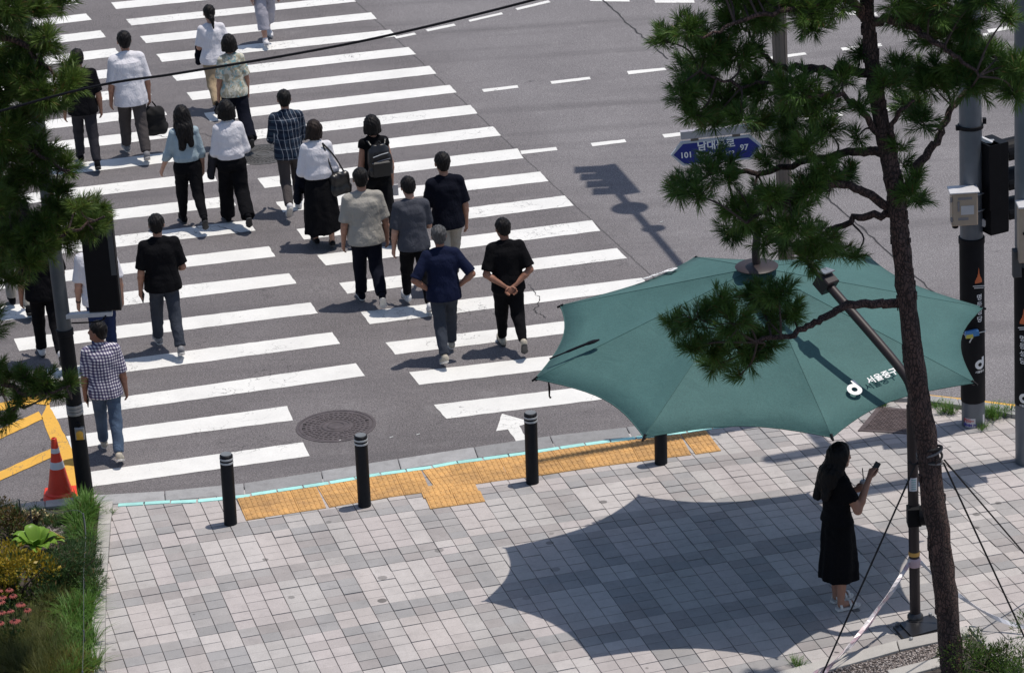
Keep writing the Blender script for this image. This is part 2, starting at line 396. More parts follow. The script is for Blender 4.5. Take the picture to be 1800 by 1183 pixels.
# ------------------------------------------------------------------ pavement: kerb, guide lights, tactile slabs, pavers
def stone(name, col, var=0.1, spots=True, dirt=0.35):
    m, t, b = newmat(name)
    v = coord(t, 'Object'); gl = N(t, 'NewGeometry').outputs['Position']
    oi = N(t, 'ObjectInfo')
    f = noise(t, gl, 1.6, 5, 0.65); g = noise(t, gl, 110, 3, 0.7)
    c = np.array(col)
    base = mixc(t, ramp(t, f, [(0.3, 0.0), (0.7, 1.0)]), tuple(c * (1 - var)), tuple(np.minimum(c * (1 + var), 1)))
    base = mixc(t, 1.0, base, ramp(t, oi.outputs['Random'], [(0.0, 0.90), (1.0, 1.07)]), 'MULTIPLY')
    base = mixc(t, 0.55, base, ramp(t, g, [(0.3, 0.72), (0.5, 1.0), (0.7, 1.25)]), 'MULTIPLY')
    base = mixc(t, ramp(t, noise(t, gl, 6.0, 6, 0.75), [(0.5, 0.0), (0.75, dirt)]), base, tuple(c * 0.5))
    if spots:
        vo = N(t, 'TexVoronoi'); vo.inputs['Scale'].default_value = 3.4; t.links.new(gl, vo.inputs['Vector'])
        vs_ = N(t, 'SeparateColor'); t.links.new(vo.outputs['Color'], vs_.inputs[0])
        ds = math_(t, 'ADD', vo.outputs['Distance'], math_(t, 'MULTIPLY', noise(t, gl, 30, 2), 0.06))
        rad_ = math_(t, 'MULTIPLY', math_(t, 'POWER', vs_.outputs[0], 1.5), 0.22)
        base = mixc(t, math_(t, 'MULTIPLY', ramp(t, math_(t, 'SUBTRACT', rad_, ds), [(0.0, 0.0), (0.02, 1.0)]), math_(t, 'MULTIPLY', vs_.outputs[1], 0.9)), base, tuple(c * 0.16))
        vm = N(t, 'Mapping'); vm.inputs['Rotation'].default_value = (0, 0, 0.6); vm.inputs['Scale'].default_value = (0.9, 0.35, 1); t.links.new(gl, vm.inputs[0])
        base = mixc(t, ramp(t, noise(t, vm.outputs[0], 1.3, 6, 0.7), [(0.5, 0.0), (0.72, 0.3)]), base, tuple(c * 0.62))
    t.links.new(base, b.inputs['Base Color']); b.inputs['Roughness'].default_value = 0.8; b.inputs['Specular IOR Level'].default_value = 0.3
    bump(t, b, g, 0.25, 0.004)
    return m
LIGHT = [stone('paver_light_%s' % n, c) for n, c in (('warm', (0.435, 0.400, 0.387)), ('pale', (0.458, 0.430, 0.418)), ('rosy', (0.43, 0.394, 0.386)), ('grey', (0.405, 0.385, 0.374)))]
DARK = [stone('paver_dark_%s' % n, c) for n, c in (('cool', (0.305, 0.297, 0.297)), ('warm', (0.325, 0.302, 0.296)), ('grey', (0.335, 0.320, 0.315)))]
M_JOINT = simple('joint_sand', (0.12, 0.105, 0.095), 0.95, 0, 0.3, 20)
M_KERB = stone('kerb_granite', (0.33, 0.33, 0.335), 0.12, False, 0.3)
M_KERBL = stone('kerb_pale', (0.40, 0.385, 0.365), 0.12, False, 0.35)
M_LED = simple('guide_light_cyan', (0.42, 0.82, 0.76), 0.35, 0, 0.06, 20)
M_TACT = simple('tactile_yellow', (0.58, 0.325, 0.11), 0.75, 0, 0.2, 9, 0.2, 60)
def dirty(m, col, amt):
    t = m.node_tree; b = t.nodes['Principled BSDF']; src = b.inputs['Base Color'].links[0].from_socket; gl = N(t, 'NewGeometry').outputs['Position']
    x = mixc(t, ramp(t, noise(t, gl, 7, 6, 0.75), [(0.46, 0.0), (0.72, amt)]), src, col)
    x = mixc(t, ramp(t, noise(t, gl, 1.6, 4, 0.6), [(0.45, 0.0), (0.7, amt * 0.8)]), x, col)
    oi = N(t, 'ObjectInfo'); x = mixc(t, 1.0, x, ramp(t, oi.outputs['Random'], [(0.0, 0.86), (1.0, 1.08)]), 'MULTIPLY')
    t.links.new(x, b.inputs['Base Color'])
dirty(M_TACT, (0.22, 0.13, 0.07), 0.5); dirty(M_LED, (0.30, 0.45, 0.42), 0.45); dirty(M_KERB, (0.15, 0.145, 0.145), 0.45)

LEDPX = [(150, 889), (201, 885.5), (262, 881.5), (346, 878), (414, 871), (460, 864), (560, 849), (660, 832), (751, 819.5), (795, 811.5), (924, 794), (1000, 782.5), (1063, 774), (1194, 758), (1237, 751.5), (1281, 744.5), (1360, 731), (1440, 717), (1500, 706)]
LED = [G(u, v)[:2] for u, v in LEDPX]
ROADE = [G(u, v)[:2] for u, v in [(150, 872), (201, 868), (262, 865), (332, 861.5), (405, 853), (452, 847), (556, 830), (655, 815.5), (745, 799), (788, 793), (915, 775), (990, 763), (1053, 757), (1184, 742), (1226, 736), (1270, 730), (1350, 718), (1432, 706), (1494, 697)]]
# the corner beyond the canopy, where the kerb turns away to the right
RK_IN = [G(u, v)[:2] for u, v in [(1500, 706), (1560, 703), (1640, 712), (1700, 721), (1785, 736), (1900, 758), (2050, 790)]]
RK_OUT = [G(u, v)[:2] for u, v in [(1494, 697), (1560, 694), (1640, 702), (1700, 710), (1785, 721), (1900, 742), (2050, 772)]]
pave = meshobj('pavement', [], [], M_JOINT)
pave.data.materials.clear()
PV = [tuple(p) for p in LED] + [tuple(p) for p in RK_IN[1:]] + [(14, 34), (14, 22), (-5.5, 22), (-5.2, 30.6)]
pm = MB().poly(PV, -0.2, -0.014)
bm_me = bpy.data.meshes.new('pavement'); bm_me.from_pydata(pm.V, [], pm.F); bm_me.update(); bm_me.materials.append(M_JOINT)
pave.data = bm_me
tag(pave, 'plaid paved sidewalk of pale and dark square pavers', kind='structure')
def along(P, step, start=0.0):
    """points every step along a polyline, with directions"""
    P = [np.array(p) for p in P]; out = []; d = start; acc = 0.0
    for a, b in zip(P, P[1:]):
        L = np.linalg.norm(b - a)
        while d <= acc + L:
            out.append((a + (b - a) * (d - acc) / L, (b - a) / L)); d += step
        acc += L
    return out
def plen(P): return sum(np.linalg.norm(np.array(b) - np.array(a)) for a, b in zip(P, P[1:]))
def at_len(P, d):
    for a, b in zip(P, P[1:]):
        a = np.array(a); b = np.array(b); L = np.linalg.norm(b - a)
        if d <= L: return a + (b - a) * d / L
        d -= L
    return np.array(P[-1])
def slab(name, quad, z0, z1, mat, parent, bev=0.006):
    q = [np.array(p) for p in quad]; c = sum(q) / len(q)
    top = [p + (c - p) / np.linalg.norm(c - p) * bev * 1.4 for p in q]
    n = len(q)
    V = [(p[0], p[1], z0) for p in q] + [(p[0], p[1], z1 - bev * 0.6) for p in q] + [(p[0], p[1], z1) for p in top]
    a = sum(q[i][0] * q[(i + 1) % n][1] - q[(i + 1) % n][0] * q[i][1] for i in range(n))
    F = [tuple(range(2 * n, 3 * n))] + [(b0 + i, b0 + (i + 1) % n, b0 + n + (i + 1) % n, b0 + n + i) for b0 in (0, n) for i in range(n)]
    if a < 0: F = [tuple(reversed(f)) for f in F]
    o = meshobj(name, [(v[0] - c[0], v[1] - c[1], v[2]) for v in V], F, mat, parent)
    o.location = (c[0], c[1], 0)
    return o
# kerb stones along the crossing: about 1 m long, between the road edge and the guide lights
def kerb_run(inn, out, n, mat, z1):
    Li, Lo = plen(inn), plen(out)
    for k in range(n):
        a, b = (k + 0.006) / n, (k + 0.994) / n
        slab('kerb_stone', [at_len(inn, Li * a), at_len(inn, Li * b), at_len(out, Lo * b), at_len(out, Lo * a)], -0.2, z1 + rnd.uniform(-.002, .002), mat, pave, 0.008)
kerb_run(LED, ROADE, 10, M_KERB, 0.008)
kerb_run(RK_IN, RK_OUT, 6, M_KERB, 0.05)
# guide light units set in the ground just inside the kerb
led_in = along(LED, 0.288, 0.36)
for p, d in led_in:
    n = np.array([d[1], -d[0]]); q = p + d * 0.272
    slab('guide_light', [p + n * 0.012, q + n * 0.012, q + n * 0.085, p + n * 0.085], -0.05, 0.009, M_LED, pave, 0.003)
# tactile slabs: two rows behind the lights, and a stem
def tactile_mesh():
    s = MB(); s.bevbox((0, 0, -0.014), (0.286, 0.286, 0.04), 0.004)
    for i in range(5):
        for j in range(3):
            s.bevbox((-0.112 + 0.056 * i, -0.095 + 0.095 * j, 0.0085), (0.026, 0.08, 0.007), 0.003)
    me = bpy.data.meshes.new('tactile_slab'); me.from_pydata(s.V, [], s.F); me.update(); me.materials.append(M_TACT); return me
ME_TACT = tactile_mesh()
TS, TE = G(414, 871)[:2], G(1237, 751.5)[:2]
acc0 = sum(np.linalg.norm(LED[i + 1] - LED[i]) for i in range(4)); acc1 = sum(np.linalg.norm(LED[i + 1] - LED[i]) for i in range(14))
ntac = round((acc1 - acc0) / 0.292); pit = (acc1 - acc0) / ntac
for p, d in along(LED, pit, acc0 + pit / 2)[:ntac]:
    n = np.array([d[1], -d[0]])
    for row in (0, 1):
        c = p + n * (0.093 + 0.146 + 0.292 * row)
        o = link('tactile_slab', ME_TACT, pave); o.location = (c[0], c[1], 0.004 + rnd.uniform(-.001, .001)); o.rotation_euler = (0, 0, math.atan2(d[1], d[0])); o.scale = (pit / 0.292 * 1.012, 1, 1)
st0, st1 = G(735, 858)[:2], G(831, 845)[:2]; sb0 = G(757.5, 895)[:2]
du = (st1 - st0) / 2; dv = (sb0 - st0) / 2
for i in range(2):
    for j in range(2):
        c = st0 + du * (i + 0.5) + dv * (j + 0.5)
        o = link('tactile_slab', ME_TACT, pave); o.location = (c[0], c[1], 0.0065); o.rotation_euler = (0, 0, math.atan2(du[1], du[0])); o.scale = (np.linalg.norm(du) / 0.29, np.linalg.norm(dv) / 0.29, 1)
# pavers
TX = np.array([[-4.366066977262879, 32.26127870691826], [0.19186057076989177, 0.04453397670018443], [0.042180470737772896, -0.17870345834622975], [-0.00011705490850941191, -0.0001161915618088441], [4.102236163653489e-06, 0.0007209653425959391], [0.00013895408631106262, -0.0006028088614617351]])
def tile_pt(c, r):
    return np.array([1, c, r, c * c, c * r, r * r]) @ TX
KL = [G(u, v)[:2] for u, v in [(199, 884), (196.5, 897), (188, 1016), (186.5, 1044), (184, 1183), (183, 1240)]]   # pavement side of the planter kerb
def clip(poly, a, b):
    """keep the part of a polygon right of the line a->b"""
    n = np.array([b[1] - a[1], a[0] - b[0]]); n = n / np.linalg.norm(n); out = []
    for i in range(len(poly)):
        p, q = poly[i], poly[(i + 1) % len(poly)]; dp, dq = (p - a) @ n, (q - a) @ n
        if dp >= 0: out.append(p)
        if (dp >= 0) != (dq >= 0): out.append(p + (q - p) * dp / (dp - dq))
    return out
def far_side(p, L):
    """signed distance in front of a polyline (positive = towards the viewer)"""
    best = None
    for a, b in zip(L, L[1:]):
        d = b - a; t = max(0, min(1, (p - a) @ d / (d @ d))); f = a + d * t; D = np.linalg.norm(p - f)
        if best is None or D < best[0]:
            n = np.array([d[1], -d[0]]) / np.linalg.norm(d); best = (D, (p - f) @ n)
    return best[0] * (1 if best[1] > 0 else -1)
FAR = LED + RK_IN[1:]
tiles = []
for c in range(-4, 74):
    for r in range(-28, 32):
        q = [tile_pt(c, r), tile_pt(c + 1, r), tile_pt(c + 1, r + 1), tile_pt(c, r + 1)]
        m = sum(q) / 4
        if far_side(m, FAR) < -0.06: continue
        u, v = px((m[0], m[1], 0))
        if u > 2050 or v > 1290 or u < 150: continue
        # planter kerb on the left
        seg = 0
        while seg < len(KL) - 2 and m[1] < KL[seg + 1][1]: seg += 1
        q = clip(q, KL[seg + 1], KL[seg]) if True else q
        if len(q) < 3: continue
        m2 = sum(q) / len(q)
        ar = abs(sum(q[i][0] * q[(i + 1) % len(q)][1] - q[(i + 1) % len(q)][0] * q[i][1] for i in range(len(q)))) / 2
        if ar < 0.002: continue
        dark = ((r % 7) < 2) != ((c % 7) in (4, 5))
        h = (c * 73856093 ^ r * 19349663) & 0xffff
        mat = (DARK if dark else LIGHT)[(h >> 3) % (3 if dark else 4)]
        if c > 46 and r < -8: mat = LIGHT[(h >> 3) % 4] if rnd.random() < 0.8 else mat
        vis = 0 <= u <= 1800 and v <= 1183
        tiles.append((vis, v, m2, q, mat))
tiles.sort(key=lambda k: (not k[0], -k[1]))
rest = {}
for i, (vis, v, m, q, mat) in enumerate(tiles):
    q = [p + (m - p) / np.linalg.norm(m - p) * 0.0048 for p in q]
    z = rnd.gauss(0, 0.0022)
    if i < 300: slab('paving_tile', q, -0.05, z, mat, pave, 0.0035)
    else: rest.setdefault(mat.name, [mat, []])[1].append((q, z))
sV, sF, sM, mats = [], [], [], []
for nm, (mat, L) in rest.items():
    mats.append(mat)
    for q, z in L:
        n = len(q); c = sum(q) / n; b = len(sV)
        a = sum(q[i][0] * q[(i + 1) % n][1] - q[(i + 1) % n][0] * q[i][1] for i in range(n))
        if a < 0: q = q[::-1]
        top = [p + (c - p) / np.linalg.norm(c - p) * 0.005 for p in q]
        sV += [(p[0], p[1], -0.05) for p in q] + [(p[0], p[1], z - 0.002) for p in q] + [(p[0], p[1], z) for p in top]
        fs = [tuple(range(b + 2 * n, b + 3 * n))] + [(b + b0 + i, b + b0 + (i + 1) % n, b + b0 + n + (i + 1) % n, b + b0 + n + i) for b0 in (0, n) for i in range(n)]
        sF += fs; sM += [len(mats) - 1] * len(fs)
o = meshobj('paving_tiles', sV, sF, None, pave)
for m in mats: o.data.materials.append(m)
o.data.polygons.foreach_set('material_index', np.array(sM, np.int32))
tag(o, kind='stuff')
# planter kerb along the pavement, and along the road behind the cone
KO = [p + np.array([-0.135, 0]) for p in KL]
nk = 8
for k in range(nk):
    a, b = (k + 0.008) / nk, (k + 0.992) / nk; Li, Lo = plen(KL), plen(KO)
    slab('edging_stone', [at_len(KL, Li * a), at_len(KL, Li * b), at_len(KO, Lo * b), at_len(KO, Lo * a)], -0.2, 0.03, M_KERBL, pave, 0.006)
PK = [G(u, v)[:2] for u, v in [(-200, 913), (0, 893), (90, 882), (172, 872)]]
PK2 = [G(u, v)[:2] for u, v in [(-200, 929), (0, 906), (90, 893), (172, 886)]]
for k in range(4):
    a, b = (k + 0.008) / 4, (k + 0.992) / 4; Li, Lo = plen(PK), plen(PK2)
    slab('edging_stone', [at_len(PK, Li * a), at_len(PK, Li * b), at_len(PK2, Lo * b), at_len(PK2, Lo * a)], -0.2, 0.025, M_KERBL, pave, 0.006)
# soil of the planter
soil = MB().poly([tuple(p) for p in PK2] + [tuple(KO[0])] + [tuple(p) for p in KO[1:]] + [(-5.2, 27), (-12, 27), (-12, 33)], -0.15, 0.0).build('planting_soil', simple('soil', (0.05, 0.037, 0.028), 0.95, 0, 0.4, 14, 0.6, 40))
tag(soil, 'dark bare soil of the planting bed', kind='structure')
# rusty telecom hatch beyond the canopy
M_RUST = iron('rusty_iron', (0.098, 0.074, 0.072))
hq = [G(u, v)[:2] for u, v in [(1508, 758), (1610, 764), (1618, 722), (1543, 716)]]
hc = sum(hq) / 4
hat = thing('utility_hatch', 'rusty square iron hatch with raised tread, partly under the green canopy', 'hatch', (hc[0], hc[1], 0))
hu = (hq[1] - hq[0]); hu /= np.linalg.norm(hu); hv = (hq[3] - hq[0]); HW, HL = np.linalg.norm(hq[1] - hq[0]), np.linalg.norm(hv); hv = hv / HL
lq = [p - hc for p in hq]
MB().poly([tuple(p) for p in lq], 0.0, 0.012).build('frame', M_RUST, hat)
MB().poly([tuple(p * 0.84) for p in lq], 0.012, 0.017).build('lid', M_RUST, hat)
s = MB()
for i in range(17):
    for j in range(15):
        p = lq[0] * 0.8 + hu * HW * 0.8 * (i + .5) / 17 + hv * HL * 0.8 * (j + .5) / 15
        w = rnd.uniform(0.3, 1.0) if (i + j) % 2 else rnd.uniform(1.8, 2.6)
        s.box((p[0], p[1], 0.0195), (0.026, 0.011, 0.006), ((math.cos(w), math.sin(w), 0), (-math.sin(w), math.cos(w), 0), (0, 0, 1)))
tag(s.build('tread', M_RUST, hat), kind='stuff')
# gravel bed of the pine and its kerbs, bottom right
M_GRAV = simple('gravel_bed', (0.07, 0.06, 0.055), 0.95, 0, 0.4, 30)
bk = [G(u, v)[:2] for u, v in [(1360, 1200), (1470, 1163), (1700, 1112), (1716, 1126), (1770, 1180), (1800, 1240), (1400, 1260)]]
MB().poly([tuple(p) for p in bk], -0.12, 0.012).build('gravel_bed', M_GRAV)
tag(bpy.data.objects['gravel_bed'], 'dark gritty soil around the pine trunk', kind='structure')
for a, b, c, d in (((1356, 1189), (1575, 1131), (1580, 1148), (1370, 1207)), ((1577, 1130.5), (1700, 1105), (1704, 1121), (1582, 1147)), ((1560, 1183), (1660, 1158), (1668, 1172), (1570, 1198)), ((1703, 1105), (1712, 1103), (1790, 1180), (1770, 1190))):
    slab('edging_stone', [G(*p)[:2] for p in (a, b, c, d)], -0.2, 0.035, M_KERBL, pave, 0.006)
# ================================================================== lettering
def text(body, size, mat, parent, M, name='lettering', bold=0.0, align='CENTER', width=1.0, depth=0.0015):
    cu = bpy.data.curves.new(name, 'FONT'); cu.body = body; cu.size = size; cu.align_x = align; cu.align_y = 'CENTER'
    cu.offset = bold; cu.extrude = depth; cu.resolution_u = 3
    tmp = bpy.data.objects.new(name, cu); C.objects.link(tmp)
    dg = bpy.context.evaluated_depsgraph_get()
    me = bpy.data.meshes.new_from_object(tmp.evaluated_get(dg)); bpy.data.objects.remove(tmp)
    me.transform(M @ Matrix.Diagonal((width, 1, 1, 1)))
    me.materials.clear(); me.materials.append(mat); me.name = name
    return link(name, me, parent)
def frame3(o, x, y):
    """matrix with origin o, x axis and (roughly) y axis"""
    x = Vector(x).normalized(); z = x.cross(Vector(y)).normalized(); y = z.cross(x)
    return Matrix(((x.x, y.x, z.x, o[0]), (x.y, y.y, z.y, o[1]), (x.z, y.z, z.z, o[2]), (0, 0, 0, 1)))
def wrap(o, cx, cy, rad):
    """bend flat lettering (in local x, z at y=-rad) round an upright tube"""
    for v in o.data.vertices:
        w = v.co.x / rad; d = -v.co.y
        v.co.x = cx + math.sin(w) * d; v.co.y = cy - math.cos(w) * d
    o.data.update(); return o
def dlogo(size, mat, parent, M):
    """fat ring with a short stem at its upper right"""
    n = 30; s = size * 0.33; V = []; F = []
    for k in range(n):
        w = 2 * math.pi * k / n
        for r_ in (s, s * 0.40): V.append((math.cos(w) * r_, math.sin(w) * r_ - s * 0.25, 0))
    for k in range(n):
        j = (k + 1) % n; F.append((2 * k, 2 * j, 2 * j + 1, 2 * k + 1))
    b = len(V); V += [(s * 0.42, s * 0.35, 0.0004), (s * 0.995, -s * 0.25, 0.0004), (s * 0.995, s * 1.25, 0.0004), (s * 0.42, s * 1.25, 0.0004)]; F.append((b, b + 1, b + 2, b + 3))
    o = meshobj('logo', V, F, mat, parent); o.data.transform(M); return o
M_LET = simple('lettering_white', (0.8, 0.8, 0.8), 0.6, 0, 0.03)
M_ORANGE = simple('emblem_orange', (0.62, 0.15, 0.05), 0.6, 0, 0.06)
M_BLACK = simple('black_plastic', (0.006, 0.006, 0.008), 0.5, 0, 0.2, spec=0.15)
M_POLE = simple('galvanised_steel', (0.135, 0.152, 0.178), 0.45, 0.35, 0.12, 4)
M_SLEEVE = simple('sleeve_charcoal', (0.010, 0.010, 0.012), 0.6, 0, 0.25, 6, spec=0.15)
M_BOLL = simple('bollard_charcoal', (0.009, 0.011, 0.015), 0.5, 0, 0.2, 8, spec=0.15)
M_REFL = simple('reflective_band', (0.42, 0.44, 0.46), 0.4, 0, 0.06)
M_CREAM = simple('cabinet_cream', (0.40, 0.32, 0.245), 0.5, 0, 0.08)
M_LGREY = simple('bracket_light_grey', (0.55, 0.55, 0.57), 0.5, 0.1, 0.08)
M_STEEL = simple('steel_dull', (0.33, 0.34, 0.36), 0.4, 0.6, 0.1)
M_BROWNP = simple('pole_brown_grey', (0.15, 0.125, 0.11), 0.5, 0.2, 0.12, 5)
M_MAST = simple('mast_brown', (0.022, 0.014, 0.016), 0.5, 0.0, 0.15, 5)

# ================================================================== bollards
M_GREYTOP = simple('bollard_cap_grey', (0.16, 0.17, 0.18), 0.5, 0, 0.1)
def bollard(u, v, top, label):
    g = G(u, v); t = thing('bollard', label, 'bollard', (g[0], g[1], 0), 0, 'bollards along the kerb')
    t.rotation_euler = (rnd.uniform(-.008, .004), 0.026 + rnd.uniform(-.006, .006), 0)
    h = height_at(g, top); r = 0.07
    MB().lathe((0, 0, 0), [(r, 0), (r, h - 0.13), (r, h - 0.015), (r - 0.012, h - 0.004)], 28).build('post', M_BOLL, t, True)
    MB().lathe((0, 0, 0), [(r - 0.011, h - 0.004), (r - 0.012, h), (0.01, h + 0.002)], 28).build('cap', M_GREYTOP, t, True)
    for z in (h - 0.062, h - 0.105):
        MB().lathe((0, 0, 0), [(r + 0.0005, z), (r + 0.003, z + 0.001), (r + 0.003, z + 0.02), (r + 0.0005, z + 0.021)], 28).build('reflective_band', M_REFL, t, True)
bollard(405.5, 920, 798, 'charcoal bollard at the left end of the yellow tactile paving')
bollard(641, 889, 764, 'charcoal bollard between the round manhole and the tactile stem')
bollard(936, 848, 725, 'charcoal bollard right of the tactile stem, beside the white arrow')
bollard(1162, 814, 692, 'charcoal bollard half hidden under the edge of the green canopy')

# ================================================================== traffic cone
M_CONE = simple('cone_red', (0.74, 0.05, 0.02), 0.5, 0, 0.1)
M_CONEW = simple('cone_band', (0.62, 0.63, 0.66), 0.4, 0, 0.05)
g = G(106, 868); cone = thing('traffic_cone', 'red traffic cone with two white bands behind the planting bed', 'traffic cone', (g[0], g[1], ROADZ), 0.05)
MB().bevbox((0, 0, 0.022), (0.36, 0.36, 0.044), 0.012).build('base', M_CONE, cone)
MB().lathe((0, 0, 0.04), [(0.165, 0.0), (0.16, 0.022), (0.135, 0.035), (0.105, 0.17), (0.088, 0.27), (0.082, 0.3), (0.056, 0.44), (0.05, 0.48), (0.032, 0.63), (0.028, 0.655), (0.02, 0.66), (0.018, 0.56)], 32).build('body', M_CONE, cone, True)
for z0, z1, r0, r1 in ((0.35, 0.43, 0.0785, 0.064), (0.53, 0.585, 0.0475, 0.041)):
    MB().lathe((0, 0, 0.0), [(r0 - 0.001, z0), (r0 + 0.0035, z0 + 0.001), (r1 + 0.0035, z1 - 0.001), (r1 - 0.001, z1)], 32).build('reflective_band', M_CONEW, cone, True)

# ================================================================== left signal pole
M_PBAND = simple('pole_band', (0.30, 0.30, 0.30), 0.4, 0.4)
g = G(151, 872); lp = thing('signal_pole', 'dark pole with a yellow push button beside the traffic cone', 'pole', (g[0], g[1], ROADZ))
def lpx(z): return -0.012 * z                   # the pole leans slightly
def lpt(z): return (lpx(z), 0, z)
hb, hr, ht = height_at((g[0], g[1], ROADZ), 720), height_at((g[0], g[1], ROADZ), 583), 5.6
MB().tube([lpt(0), lpt(hr)], [0.088, 0.084], 28).build('sleeve', M_SLEEVE, lp, True)
M_POLED = simple('pole_dark_grey', (0.085, 0.095, 0.105), 0.5, 0.2, 0.18, 5)
MB().tube([lpt(hr), lpt(ht)], [0.078, 0.07], 28).build('pole', M_POLED, lp, True)
MB().tube([lpt(hr - 0.035), lpt(hr - 0.03), lpt(hr + 0.03), lpt(hr + 0.035)], [0.086, 0.094, 0.094, 0.084], 28).build('collar', M_SLEEVE, lp, True)
for k in range(3):
    z = hb - 0.045 + 0.04 * k
    MB().tube([lpt(z), lpt(z + 0.004), lpt(z + 0.032), lpt(z + 0.036)], [0.087, 0.0905, 0.0905, 0.086], 28).build('steel_band', M_PBAND, lp, True)
zb = height_at((g[0], g[1], ROADZ), 757)
M_BTN = simple('button_yellow', (0.70, 0.36, 0.04), 0.45, 0, 0.06)
bx = MB().bevbox((0.0, 0, 0.0), (0.10, 0.14, 0.05), 0.01, ((1, 0, 0), (0, 0, 1), (0, -1, 0))).build('button_box', M_PBAND, lp)
bx.location = (0.035 + lpx(zb), -0.095, zb + 0.01)
MB().lathe((0, -0.026, 0.0), [(0.04, 0), (0.04, 0.012), (0.03, 0.022), (0.01, 0.025)], 20, (0, -1, 0)).build('push_button', M_BTN, bx, True)
MB().bevbox((0, -0.027, -0.045), (0.075, 0.04, 0.012), 0.004, ((1, 0, 0), (0, 0, 1), (0, -1, 0))).build('button_plate', M_BTN, bx)
MB().lathe((0.03 + lpx(zb), -0.086, zb + 0.11), [(0.028, 0), (0.028, 0.012), (0.02, 0.02)], 16, (0, -1, 0)).build('button_lamp', M_BLACK, lp, True)
# the pedestrian signal on its bracket, seen from behind
zs0, zs1 = height_at((g[0], g[1], ROADZ), 548), height_at((g[0], g[1], ROADZ), 372)
sx0, sx1 = PY(158, 545, g[1])[0] - g[0], PY(213, 530, g[1])[0] - g[0]
ps = thing('pedestrian_signal', 'black pedestrian signal seen from behind, on the dark left pole', 'traffic signal', (g[0] + (sx0 + sx1) / 2, g[1] + 0.0, ROADZ + zs0))
sw, sh = sx1 - sx0, zs1 - zs0
M_SIGSIDE = simple('signal_side_grey', (0.05, 0.055, 0.062), 0.5, 0, 0.15)
MB().bevbox((0, 0, sh / 2), (sw, sh, 0.16), 0.015, ((1, 0, 0), (0, 0, 1), (0, -1, 0))).build('housing', M_BLACK, ps)
MB().box((sw / 2 - 0.035, -0.0825, sh * 0.64), (0.055, 0.006, sh * 0.56)).build('access_panel', M_SIGSIDE, ps)
for z in (0.27, 0.75):
    MB().bevbox((0, 0.16, sh * z + 0.13), (sw * 0.9, 0.18, 0.02), 0.004).build('visor', M_BLACK, ps)
    MB().box((0, 0.084, sh * z), (sw * 0.8, 0.012, sh * 0.38)).build('lens', M_BLACK, ps)
xp_ = -(sw / 2 + sx0)
MB().bevbox(((xp_ + sw * 0.2) / 2, -0.03, -0.035), (sw * 0.2 - xp_, 0.07, 0.05), 0.006).build('bracket', M_LGREY, ps)
MB().tube(spline([(-(sw / 2 + sx0) + 0.07, -0.09, -0.1), (-0.14, -0.1, -0.10), (-0.04, -0.1, -0.085), (0.0, -0.06, -0.05)], 6), 0.009, 8).build('cable', M_BLACK, ps, True)
# overhead cable from the pole across the crossing
yc = 28.2
cp_ = [PY(u, v, yc) for u, v in ((-700, 330), (-200, 245), (150, 156), (310, 130), (520, 95), (700, 59), (940, 0), (1250, -85), (1900, -290))]
cab = MB().tube(spline(cp_, 8), 0.0115, 8).build('overhead_cable', M_BLACK, None, True)
at_origin(cab, tuple(cp_[0])); tag(cab, 'thin black overhead cable slung across the upper left crossing', 'cable')

# ================================================================== the two big poles on the right
def big_pole(u, v, rad, sl_top, sl_bot, name_label, h, emb, txt, dz, cat='pole'):
    g = G(u, v); t = thing('utility_pole', name_label, cat, (g[0], g[1], 0))
    hz = lambda vv: height_at(g, vv)
    a, b = hz(sl_bot), hz(sl_top)
    MB().lathe((0, 0, 0), [(rad, 0), (rad * 0.995, a)], 36).build('base', M_POLE, t, True)
    MB().lathe((0, 0, 0), [(rad, a - 0.02), (rad + 0.006, a - 0.015), (rad + 0.006, b - 0.03), (rad, b)], 36).build('sleeve', M_SLEEVE, t, True)
    MB().lathe((0, 0, 0), [(rad, b - 0.04), (rad + 0.014, b - 0.035), (rad + 0.014, b + 0.03), (rad - 0.004, b + 0.035)], 36).build('collar', M_SLEEVE, t, True)
    MB().lathe((0, 0, 0), [(rad - 0.004, b), (rad * 0.86, h), (0.02, h + 0.02)], 36).build('shaft', M_POLE, t, True)
    rr = rad + 0.0075
    XZ = lambda x, z: frame3((x, -rr, z), (1, 0, 0), (0, 0, 1))
    # cathedral emblem: a stepped spire
    ze = hz(emb[1]); s = emb[2]; ex = emb[0]
    lev = [(0, 0.5), (0.2, 0.5), (0.3, 0.42), (0.5, 0.3), (0.56, 0.2), (0.75, 0.17), (0.82, 0.1), (1.2, 0.04), (1.4, 0.005)]
    V = [(ex + (k / 3 - 1) * w_ * s, -rr - 0.001, ze + y_ * s * 1.5) for y_, w_ in lev for k in range(7)]
    e = meshobj('emblem', V, [(i * 7 + k, i * 7 + k + 1, i * 7 + 8 + k, i * 7 + 7 + k) for i in range(len(lev) - 1) for k in range(6)], M_ORANGE, t)
    wrap(e, 0, 0, rad)
    for k in (0, 1):
        q = MB().box((ex, -rr, ze - 0.03 - 0.022 * k), (s * (1.5 - 0.3 * k), 0.0015, 0.008)).build('caption_line', M_LET, t); 
    for i, ch in enumerate('명동성당'):
        o = text(ch, 0.075, M_LET, t, XZ(txt[0], hz(txt[1]) - i * 0.085), 'lettering', 0.001); wrap(o, 0, 0, rad)
    o = dlogo(0.17, M_LET, t, XZ(dz[0], hz(dz[1]))); wrap(o, 0, 0, rad)
    o = text('서울중구', 0.03, M_LET, t, XZ(dz[0], hz(dz[1]) - 0.1), 'lettering', 0.0005); wrap(o, 0, 0, rad)
    return t, g, hz
